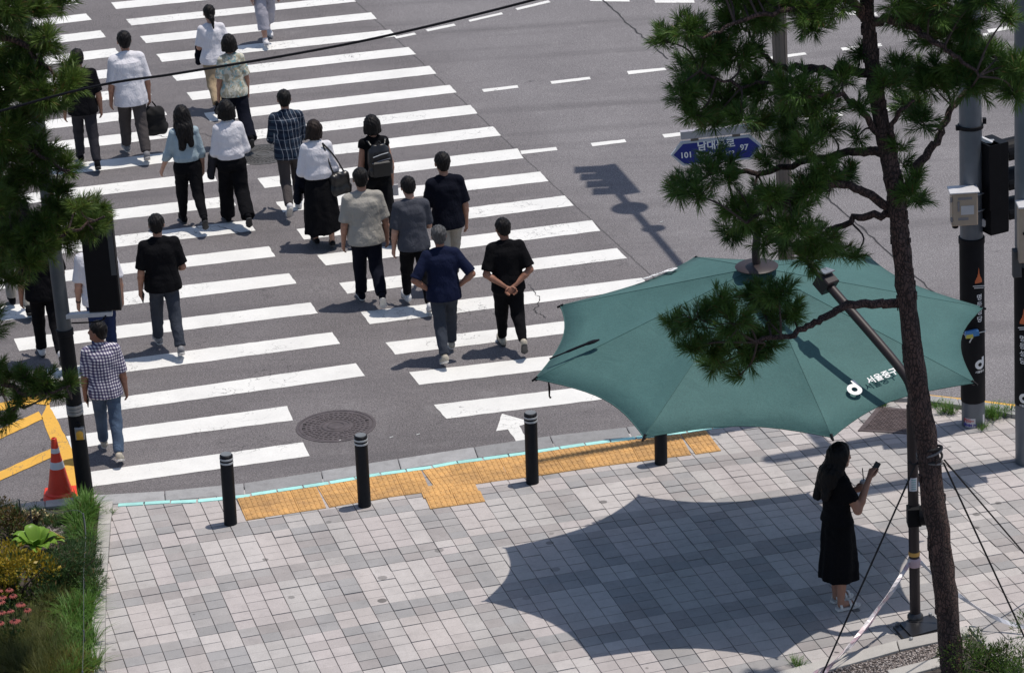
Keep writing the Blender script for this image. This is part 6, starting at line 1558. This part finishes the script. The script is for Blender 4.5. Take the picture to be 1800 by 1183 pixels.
CLL = [(20, 10, 48), (60, 18, 44), (110, 5, 34), (5, 40, 40), (70, 80, 46), (25, 100, 56), (92, 66, 22), (20, 150, 60), (60, 140, 44), (90, 165, 44), (130, 150, 36), (105, 190, 30), (50, 205, 46), (15, 230, 52), (125, 120, 24), (40, 250, 44), (80, 265, 44), (60, 305, 50), (125, 292, 30), (108, 335, 34), (15, 320, 46), (30, 350, 30), (5, 280, 40),
       (30, 410, 42), (70, 430, 46), (90, 395, 44), (140, 395, 40), (120, 425, 36), (180, 372, 30), (165, 400, 34), (55, 460, 36), (15, 468, 36), (30, 490, 24), (0, 430, 40), (195, 395, 20), (110, 370, 30), (150, 365, 24),
       (30, 660, 26), (78, 682, 32), (108, 692, 30), (58, 665, 28), (20, 738, 24), (45, 705, 24), (130, 675, 22), (5, 650, 20), (90, 665, 22), (10, 690, 20)]
pine('pine_tree', 'pine boughs reaching in from the left edge over the crossing', bl, trunkL, [0.12, 0.11, 0.10, 0.09, 0.07, 0.05], limbsL, PC([(u - 9, v, r) for u, v, r in CLL] + [(-40 - 30 * (i % 3), i * 70 - 60, 60) for i in range(10)], yl, 0.2, rg_, 1 / 186.0), yl, 9, M_NEEDL, 46, None)
# trunk ropes and guy lines of the right pine
M_ROPE = simple('guy_line_black', (0.012, 0.011, 0.012), 0.8); M_ROPEG = simple('rope_grey', (0.16, 0.15, 0.15), 0.9, 0, 0.3, 40)
k0 = PY(1634, 800, base[1] + 0.06)
rope = thing('rope_binding', 'dark rope wound round the trunk of the roped pine', 'rope', tuple(k0))
for dz, m_ in ((0.07, M_ROPE), (0.04, M_ROPEG), (0.0, M_ROPE), (-0.045, M_ROPEG)):
    MB().tube([(0.114 * math.cos(w), 0.114 * math.sin(w), dz + 0.03 * math.sin(w + dz * 40)) for w in np.linspace(0, 2 * math.pi, 24)], 0.012, 7).build('loop', m_, rope, True)
MB().tube(spline([(-0.11, -0.04, -0.05), (-0.16, -0.06, -0.06), (-0.2, -0.05, -0.02)], 4), 0.012, 6).build('knot_end', M_ROPE, rope, True)
def guy(a, b, r, label, mat=None, sag=0.0):
    a = np.array(a, float); b = np.array(b, float)
    P = [a + (b - a) * i / 10 - np.array([0, 0, sag * math.sin(math.pi * i / 10)]) for i in range(11)]
    o = MB().tube(P, r, 6).build('guy_line', mat or M_ROPE, None, True); at_origin(o, tuple(b)); tag(o, label, 'guy line', 'guy lines of the roped pine')
guy(k0 + np.array([-0.13, -0.06, -0.04]), G(1432, 1215), 0.009, 'thin black guy line from the roped trunk down past the caution tape')
guy(k0 + np.array([0.13, -0.04, -0.04]), G(1850, 1030), 0.009, 'thin black guy line from the roped trunk across to the right edge, upper one')
guy(k0 + np.array([0.12, -0.06, -0.06]), G(1815, 1150), 0.009, 'thin black guy line from the roped trunk down to the juniper shrub')
# caution tape knotted round the mast
M_TAPE, t_, b_ = newmat('caution_tape')
v_ = coord(t_, 'Object'); sp_ = N(t_, 'SeparateXYZ'); t_.links.new(v_, sp_.inputs[0])
t_.links.new(mixc(t_, ramp(t_, noise(t_, v_, 6, 3), [(0.47, 0.0), (0.53, 1.0)]), (0.62, 0.58, 0.60), (0.50, 0.36, 0.40)), b_.inputs['Base Color'])
b_.inputs['Roughness'].default_value = 0.3; b_.inputs['Alpha'].default_value = 1.0; b_.inputs['Transmission Weight'].default_value = 0.0
zt = height_at(MO, 985)
def ribbon(P, w, th=0.0015, tw=0.9):
    P = spline(P, 8); V = []; n = len(P)
    for i, p in enumerate(P):
        d = P[min(i + 1, n - 1)] - P[max(0, i - 1)]; d /= np.linalg.norm(d)
        a = np.cross(d, (0, 1, 0)); a /= np.linalg.norm(a); b = np.cross(d, a); q = tw * math.sin(i * 0.6); c = a * math.cos(q) + b * math.sin(q); e = np.cross(d, c)
        for sx, sy in ((-1, -1), (1, -1), (1, 1), (-1, 1)): V.append(p + c * w / 2 * sx + e * th * sy)
    F = []
    for i in range(n - 1):
        for k in range(4): F.append((i * 4 + k, i * 4 + (k + 1) % 4, i * 4 + 4 + (k + 1) % 4, i * 4 + 4 + k))
    return V, F + [(3, 2, 1, 0), tuple((n - 1) * 4 + k for k in range(4))]
T0 = np.array([mast[0], mast[1], zt])
tape = thing('caution_tape', 'pink and white caution tape knotted round the canopy mast', 'tape', tuple(T0))
MB().lathe((0, 0, 0), [(0.055, -0.06), (0.066, -0.05), (0.062, -0.02), (0.068, 0.0), (0.06, 0.03), (0.055, 0.035)], 16).build('knot', M_TAPE, tape, True)
for k, (e, w_, m1) in enumerate((((1415, 1195), 0.042, 0.05), ((1432, 1200), 0.036, -0.04), ((1424, 1198), 0.022, 0.0))):
    E_ = G(e[0], e[1], 0.03) - T0; 
    V, F = ribbon([np.array([-0.05, -0.03, -0.01 * k]), E_ * 0.3 + np.array([0, 0.0, -0.06 - m1]), E_ * 0.65 + np.array([0, 0, -0.10 - m1]), E_], w_, tw=1.1 - 0.3 * k)
    meshobj('strip', V, F, M_TAPE, tape, False)
E_ = G(1850, 1112, 0.05) - T0
V, F = ribbon([np.array([0.05, -0.03, 0]), E_ * 0.25 + np.array([0, 0, -0.1]), E_ * 0.6 + np.array([0, 0, -0.16]), E_], 0.04, tw=0.8); meshobj('strip', V, F, simple('tape_white', (0.62, 0.63, 0.68), 0.3), tape)

# ------------------------------------------------------------------ grasses, shrubs and flowers
def blades(name, pts, n, ln, wd, lean, mat, parent, rg, kind='stuff', droop=0.5, up=1.0):
    """arching leaf blades: pts = rows of x, y, z clump bases"""
    pts = np.asarray(pts, float); m = len(pts) * n; B = np.repeat(pts, n, 0)
    a = rg.random(m) * 2 * np.pi; o = np.stack([np.cos(a), np.sin(a), 0 * a], 1)
    L_ = ln * (0.6 + 0.6 * rg.random(m)); le = lean * (0.3 + rg.random(m)); B = B + o * (rg.random(m) * 0.04)[:, None]
    sd = np.stack([-o[:, 1], o[:, 0], 0 * a], 1); K = 4; Vs = []
    for k in range(K + 1):
        s = k / K; h = L_ * (s * up - droop * le * s ** 2.5); r_ = L_ * le * (0.35 * s + 0.65 * s * s)
        c = B + o * r_[:, None]; c[:, 2] += np.maximum(h, 0.004)
        w = wd * (1 - s ** 1.6) * (0.6 + 0.4 * min(1, 3 * s + 0.3)) + 0.0005
        Vs += [c - sd * w * 0.5, c + sd * w * 0.5]
    V = np.stack(Vs, 1).reshape(-1, 3); i = np.arange(m)[:, None] * (2 * K + 2)
    Q = np.concatenate([i + np.array([[2 * k, 2 * k + 1, 2 * k + 3, 2 * k + 2]]) for k in range(K)])
    return poly_mesh(name, V, Q, np.zeros((0, 3), int), mat, parent, kind)
def leaves(name, P, D, ln, wd, mat, parent, rg, kind='stuff'):
    P = np.asarray(P, float); D = np.asarray(D, float); D = D / np.linalg.norm(D, axis=1)[:, None]; m = len(P)
    w = np.cross(D, rg.normal(size=(m, 3))); w /= np.linalg.norm(w, axis=1)[:, None]; nrm = np.cross(w, D)
    L_ = (ln * (0.65 + 0.6 * rg.random(m)))[:, None]; W_ = L_ * (wd / ln)
    V = np.stack([P, P + D * L_ * 0.45 + w * W_ * 0.5 + nrm * L_ * 0.08, P + D * L_, P + D * L_ * 0.45 - w * W_ * 0.5 + nrm * L_ * 0.08], 1).reshape(-1, 3)
    Q = np.arange(m)[:, None] * 4 + np.array([[0, 1, 2, 3]])
    return poly_mesh(name, V, Q, np.zeros((0, 3), int), mat, parent, kind)
M_GR1 = leafmat('grass_green', (0.055, 0.135, 0.022), (0.13, 0.25, 0.045), 0.5, 0.3, 4, 0.93); M_GR2 = leafmat('grass_dark', (0.028, 0.065, 0.020), (0.065, 0.12, 0.035), 0.5, 0.25, 4, 0.92)
M_GR3 = leafmat('grass_fine', (0.045, 0.065, 0.016), (0.13, 0.13, 0.03), 0.6, 0.3, 5); M_HOS = leafmat('hosta_leaf', (0.15, 0.30, 0.04), (0.24, 0.38, 0.06), 0.4, 0.3, 4)
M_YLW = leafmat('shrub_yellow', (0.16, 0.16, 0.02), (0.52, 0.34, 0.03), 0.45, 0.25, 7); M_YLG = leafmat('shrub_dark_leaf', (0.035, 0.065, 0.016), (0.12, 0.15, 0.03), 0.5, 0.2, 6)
M_RBR = leafmat('shrub_russet', (0.055, 0.04, 0.016), (0.16, 0.10, 0.03), 0.5, 0.2, 6); M_PINK = leafmat('petal_rose', (0.26, 0.05, 0.05), (0.42, 0.12, 0.10), 0.6, 0.2, 9)
M_CON = simple('flower_cone', (0.06, 0.015, 0.012), 0.8); M_JUN = leafmat('juniper', (0.04, 0.085, 0.016), (0.12, 0.20, 0.035), 0.5, 0.2, 6); M_PALE = leafmat('petal_pale', (0.5, 0.42, 0.2), (0.6, 0.5, 0.3), 0.6, 0.2, 9)
rg = np.random.default_rng(21)
def clumps_px(L, jit, k):
    out = []
    for u, v in L:
        g = G(u, v)
        for _ in range(k): out.append((g[0] + rg.normal() * jit, g[1] + rg.normal() * jit * 1.3, 0.0))
    return out
def clump(name, label, L, jit, k, n, ln, wd, lean, mat, cat='plant', group=None, droop=0.5):
    g = np.mean([G(u, v) for u, v in L], 0); t = thing(name, label, cat, (g[0], g[1], 0), 0, group)
    P = [np.array(p) - np.array([g[0], g[1], 0]) for p in clumps_px(L, jit, k)]
    blades('leaf_blades', P, n, ln, wd, lean, mat, t, rg, 'stuff', droop)
    return t
clump('lilyturf', 'bright green lilyturf clump at the corner of the bed by the dark pole', [(150, 902), (138, 914), (154, 920), (142, 932), (158, 908)], 0.035, 6, 34, 0.30, 0.011, 0.7, M_GR1)
clump('lilyturf', 'lilyturf clump along the pale edging, just below the corner clump', [(146, 948), (150, 962), (138, 942)], 0.05, 5, 30, 0.26, 0.010, 0.8, M_GR1)
clump('lilyturf', 'lilyturf spilling over the middle of the pale edging', [(150, 1050), (142, 1072), (152, 1085), (130, 1080)], 0.05, 6, 30, 0.27, 0.011, 0.8, M_GR1)
clump('lilyturf', 'lush lilyturf clump low on the edging, nearest the picture bottom', [(140, 1110), (122, 1130), (148, 1140), (112, 1095), (135, 1165), (150, 1182), (108, 1160), (128, 1200)], 0.055, 6, 32, 0.30, 0.012, 0.8, M_GR1)
clump('fine_grass', 'thin olive grass along the edging beside the dark shrub', [(148, 975), (152, 1000), (150, 1025), (140, 1000)], 0.05, 6, 46, 0.24, 0.005, 0.8, M_GR2)
clump('dark_grass', 'low dark grass behind the russet shrub, under the rope', [(75, 912), (96, 915), (58, 906), (112, 920), (86, 922)], 0.05, 7, 30, 0.10, 0.007, 0.7, M_GR2)
clump('dark_grass', 'thin dark grass strip along the road side kerb of the bed', [(10, 905), (35, 902), (-20, 908)], 0.05, 7, 26, 0.15, 0.006, 0.6, M_GR2)
clump('fine_grass', 'tall olive fountain grass filling the bottom left corner', [(40, 1150), (75, 1170), (20, 1185), (100, 1195), (60, 1200), (0, 1160), (90, 1150)], 0.09, 7, 60, 0.45, 0.0045, 0.75, M_GR3)
clump('fine_grass', 'thin grey green grass between the flowers and the lilyturf', [(85, 1085), (100, 1070), (75, 1100)], 0.06, 5, 50, 0.30, 0.004, 0.8, M_GR3)
clump('fine_grass', 'yellowing grass at the very bottom beside the lilyturf', [(110, 1190), (90, 1215), (125, 1180)], 0.06, 5, 50, 0.30, 0.006, 0.9, leafmat('grass_yellow', (0.10, 0.10, 0.02), (0.22, 0.17, 0.03), 0.5, 0.25))
def bush(name, label, u, v, rx_, rz_, n, ln, wd, mat, mat2=None, cat='shrub', cone_=0.55, p2=0.5):
    g = G(u, v); t = thing(name, label, cat, (g[0], g[1], 0))
    st = MB()
    for k in range(9):
        w = 6.28 * k / 9; st.tube([(0, 0, 0), (math.cos(w) * rx_ * 0.35, math.sin(w) * rx_ * 0.35, rz_ * 0.5), (math.cos(w) * rx_ * 0.75, math.sin(w) * rx_ * 0.75, rz_ * 0.8)], [0.012, 0.008, 0.004], 5)
    st.build('stems', M_TWIG, t, True)
    # lumpy crown: sub-lobes of leaves
    lob = [(rg.normal(size=3) * np.array([0.5, 0.5, 0.22]) * rx_ + np.array([0, 0, rz_ * 0.55])) for _ in range(16)]
    P, D = [], []
    for i in range(n):
        c = lob[i % 16]; d_ = rg.normal(size=3); d_ /= np.linalg.norm(d_); p = c + d_ * rx_ * 0.36 * (0.55 + 0.5 * rg.random())
        if p[2] < 0.01: p[2] = 0.01 + rg.random() * 0.08
        P.append(p); D.append(d_ * 0.8 + np.array([0, 0, cone_]) + rg.normal(size=3) * 0.4)
    P = np.array(P); D = np.array(D)
    if mat2 is None: leaves('foliage', P, D, ln, wd, mat, t, rg)
    else:
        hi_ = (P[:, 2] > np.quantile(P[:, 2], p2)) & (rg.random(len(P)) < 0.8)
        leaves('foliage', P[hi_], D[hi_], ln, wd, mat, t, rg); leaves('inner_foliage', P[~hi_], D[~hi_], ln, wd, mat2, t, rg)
    return t
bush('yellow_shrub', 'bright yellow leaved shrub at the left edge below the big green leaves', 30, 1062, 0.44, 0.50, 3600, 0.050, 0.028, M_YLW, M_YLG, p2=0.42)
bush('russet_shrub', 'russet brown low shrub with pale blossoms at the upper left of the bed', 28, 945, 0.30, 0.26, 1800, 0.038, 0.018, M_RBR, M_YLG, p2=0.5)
bush('green_shrub', 'dark green feathery shrub in the middle of the bed', 122, 1035, 0.40, 0.40, 6500, 0.05, 0.008, M_GR2, M_GR2)
bush('green_shrub', 'darker low shrub between yellow shrub and lilyturf', 95, 1035, 0.22, 0.18, 1600, 0.05, 0.009, M_GR2, M_GR2)
t = bush('russet_blossom', 'small pale yellow blossoms over the russet shrub by the rope post', 62, 925, 0.12, 0.2, 220, 0.03, 0.02, M_PALE, M_RBR, 'plant', p2=0.6)
# hosta: each leaf of its own
g = G(66, 975); ho = thing('hosta', 'light green plant with big broad leaves in the bed', 'plant', (g[0], g[1], 0))
def hosta_leaf(a, el_, L_, W_):
    d = np.array([math.cos(a), math.sin(a), 0]); s_ = np.array([-d[1], d[0], 0]); V = []; F = []; K = 6
    for k in range(K + 1):
        u = k / K; c = d * (0.05 + L_ * u * math.cos(el_)) + np.array([0, 0, 0.08 + 0.02 * math.sin(a * 7) + L_ * (u * math.sin(el_) + 0.28 * u * (1 - u) * 2 - 0.35 * u * u)])
        w = W_ * math.sin(math.pi * min(1, u * 0.94 + 0.06)) ** 0.7 * (1 - 0.25 * u)
        V += [c - s_ * w / 2 + np.array([0, 0, 0.018 + 0.006 * (k % 2)]), c, c + s_ * w / 2 + np.array([0, 0, 0.018 + 0.006 * ((k + 1) % 2)])]
    for k in range(K): F += [(3 * k, 3 * k + 1, 3 * k + 4, 3 * k + 3), (3 * k + 1, 3 * k + 2, 3 * k + 5, 3 * k + 4)]
    s2 = MB().tube([(0, 0, 0), d * 0.03 + np.array([0, 0, 0.06]), V[1]], 0.005, 5)
    n = len(V); return V + s2.V, F + [tuple(i + n for i in f) for f in s2.F]
for i in range(20):
    V, F = hosta_leaf(i * 2.4 + rg.normal() * 0.2, 0.35 + 0.9 * (i / 20) + rg.normal() * 0.1, 0.24 + 0.06 * rg.random(), 0.15 + 0.03 * rg.random())
    o = meshobj('leaf', V, F, M_HOS if i not in (3, 8) else M_YLW, ho, True)
# coneflowers
spots = [(12, 1052), (30, 1050), (45, 1060), (5, 1068), (22, 1070), (38, 1078), (52, 1072), (15, 1085), (32, 1088), (28, 1100), (2, 1045), (8, 1100), (48, 1092), (20, 1040), (40, 1100), (-5, 1080)]
def flower(u, v, first=[None]):
    hz_ = 0.36 + rg.random() * 0.1; g = G(u, v + 55)
    if first[0] is None:
        t = thing('coneflower', 'rose pink coneflower in the patch at the left edge', 'flower', (g[0], g[1], 0), 0, 'pink coneflowers')
        MB().tube([(0, 0, 0), (0.01, 0, 0.2), (0.0, 0, 0.40)], [0.005, 0.004, 0.0035], 6).build('stem', M_GR2, t, True)
        V, F = [], []
        for k in range(12):
            a = 2 * math.pi * k / 12; d = np.array([math.cos(a), math.sin(a), 0]); s_ = np.array([-d[1], d[0], 0]); b = len(V)
            V += [d * 0.012 + np.array([0, 0, 0.405]), d * 0.03 + s_ * 0.009 + np.array([0, 0, 0.40]), d * 0.05 + np.array([0, 0, 0.382]), d * 0.03 - s_ * 0.009 + np.array([0, 0, 0.40])]; F.append((b, b + 1, b + 2, b + 3))
        meshobj('petals', V, F, M_PINK, t)
        MB().lathe((0, 0, 0.398), [(0.017, 0), (0.016, 0.01), (0.009, 0.02), (0.002, 0.023)], 12).build('cone', M_CON, t, True)
        P = np.array([[0, 0, 0.05 + 0.03 * i] for i in range(10)], float); D = rg.normal(size=(10, 3)); leaves('leaves', P, D, 0.09, 0.025, M_GR2, t, rg)
        first[0] = t
    else:
        s = first[0]; t = s.copy(); C.objects.link(t); t.location = (g[0], g[1], 0); t.rotation_euler = (rg.normal() * 0.08, rg.normal() * 0.08, rg.random() * 6)
        for ch in s.children:
            c = ch.copy(); C.objects.link(c); c.parent = t
    k = hz_ / 0.4; t.scale = (0.95, 0.95, k)
for u, v in spots: flower(u, v)
# rope fence of the bed
M_POST = simple('fence_post_steel', (0.12, 0.13, 0.135), 0.5, 0.4); M_FROPE = simple('fence_rope', (0.05, 0.055, 0.06), 0.8)
fp = [(40, 931, 878), (58, 935, 892), (153, 962, 903), (152, 1062, 1016), (152, 1152, 1108), (153, 1250, 1180)]
labs = ['thin steel rope post in the russet shrub behind the hosta', 'short steel post beside the russet shrub', 'thin post in the lilyturf near the dark pole', 'thin post in the lilyturf by the middle of the edging', 'thin post in the lilyturf low on the edging', 'thin post at the bottom end of the rope fence']
tops = []
for (u, v, vt), lb in zip(fp, labs):
    g = G(u, v); h_ = max(0.2, min(0.6, height_at(g, vt))); t = thing('fence_post', lb, 'post', (g[0], g[1], 0), 0, 'posts of the rope fence')
    MB().tube([(0, 0, 0), (0, 0, h_)], 0.008, 8).build('rod', M_POST, t, True); MB().lathe((0, 0, h_), [(0.010, -0.012), (0.011, 0), (0.005, 0.010)], 10).build('eyelet', M_POST, t, True)
    tops.append(np.array([g[0], g[1], h_ - 0.01]))
ropeP = [G(-60, 915, 0.3), tops[0], (tops[0] + tops[2]) / 2 - np.array([0, 0, 0.06]), tops[2], tops[3], tops[4], tops[5]]
q = MB().tube(spline(ropeP, 8), 0.0028, 6).build('fence_rope', M_POST, None, True); at_origin(q, tuple(tops[2])); tag(q, 'thin grey rope strung between the posts of the planting bed', 'rope')
# gravel: bare patch in the bed and around the pine
def stones(name, label, pts, mats, parent=None, r=(0.006, 0.016)):
    V, F = [], []
    ico = [(0, 0, 1), (0.9, 0, 0.2), (0.28, 0.85, 0.2), (-0.73, 0.53, 0.2), (-0.73, -0.53, 0.2), (0.28, -0.85, 0.2), (0, 0, -0.8)]; fc = [(0, i, i % 5 + 1) for i in range(1, 6)] + [(6, i % 5 + 1, i) for i in range(1, 6)]
    for x, y, zz in pts:
        s_ = rg.uniform(*r); a = rg.random() * 6.28; b = len(V); q = rg.uniform(0.6, 1.3, 3) * s_
        for p in ico: V.append((x + (p[0] * math.cos(a) - p[1] * math.sin(a)) * q[0], y + (p[0] * math.sin(a) + p[1] * math.cos(a)) * q[1], zz + p[2] * q[2] * 0.7))
        F += [tuple(i + b for i in f) for f in fc]
    o = meshobj(name, V, np.array(F), mats); tag(o, label, 'gravel', kind='stuff'); return o
M_PEB, t_, b_ = newmat('pebbles'); gg = N(t_, 'NewGeometry'); t_.links.new(ramp(t_, gg.outputs['Random Per Island'], [(0.0, (0.06, 0.05, 0.05)), (0.4, (0.16, 0.13, 0.12)), (0.75, (0.30, 0.26, 0.24)), (1.0, (0.5, 0.46, 0.44))]), b_.inputs['Base Color']); b_.inputs['Roughness'].default_value = 0.8
pp = []
while len(pp) < 900:
    u, v = 92 + rg.normal() * 14, 930 + rg.normal() * 12; g = G(u, v); pp.append((g[0], g[1], 0.004))
stones('gravel', 'patch of small grey brown gravel in the planting bed', pp, M_PEB)
pp = []
q1, q2, q3, q4 = G(1400, 1196)[:2], G(1700, 1120)[:2], G(1716, 1135)[:2], G(1480, 1215)[:2]
while len(pp) < 3800:
    a, b = rg.random(2); p = (q1 * (1 - a) + q2 * a) * (1 - b) + (q4 * (1 - a) + q3 * a) * b; pp.append((p[0], p[1], 0.016))
stones('gravel', 'brown and grey gravel strip beside the kerb at the pine trunk', pp, M_PEB)
# juniper in the bottom right corner
for (u, v, r_, lb) in ((1768, 1205, 0.50, 'bushy yellow green juniper in the bottom right corner'), (1728, 1185, 0.26, 'smaller juniper sprays beside the pine trunk, bottom right')):
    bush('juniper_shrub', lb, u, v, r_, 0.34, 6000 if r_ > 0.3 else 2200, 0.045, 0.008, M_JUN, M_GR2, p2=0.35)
# weeds at the joints and poles
def weed(label, u, v, n, ln):
    g = G(u, v); t = thing('weed_tuft', label, 'weed', (g[0], g[1], 0), 0, 'weeds in the paving')
    P = [(rg.normal() * 0.05, rg.normal() * 0.04, 0) for _ in range(n)]
    blades('leaf_blades', P, 22, ln, 0.006, 0.8, M_GR1, t, rg)
weed('green weed tuft by the rusty hatch', 1555, 712, 5, 0.13); weed('green weed tuft left of the sleeved pole', 1665, 728, 8, 0.16); weed('low weeds left of the pole, against the kerb', 1645, 716, 4, 0.12)
weed('tall weeds right of the sleeved pole', 1745, 735, 9, 0.2); weed('weeds at the foot of the sleeved pole', 1725, 753, 4, 0.1); weed('weeds along the kerb near the right edge', 1768, 728, 5, 0.18)
weed('grass tuft at the left end of the cyan guide lights', 199, 900, 3, 0.07); weed('grass tuft at the bottom edge near the caution tape', 1392, 1172, 4, 0.12)
# a few leaves and scraps on the road
M_SCRAP = simple('scrap_pale', (0.6, 0.62, 0.6), 0.7)
for i, (u, v) in enumerate(((735, 763), (596, 774), (688, 768), (1163, 390))):
    g = G(u, v, ROADZ + 0.006); o = MB().box((0, 0, 0), (0.045, 0.012, 0.003), ((0.9, 0.4, 0.1), (-0.4, 0.9, 0), (0, 0, 1))).build('paper_scrap', M_SCRAP); o.location = tuple(g)
    tag(o, 'tiny pale paper scrap on the road', 'litter', 'scraps on the road')
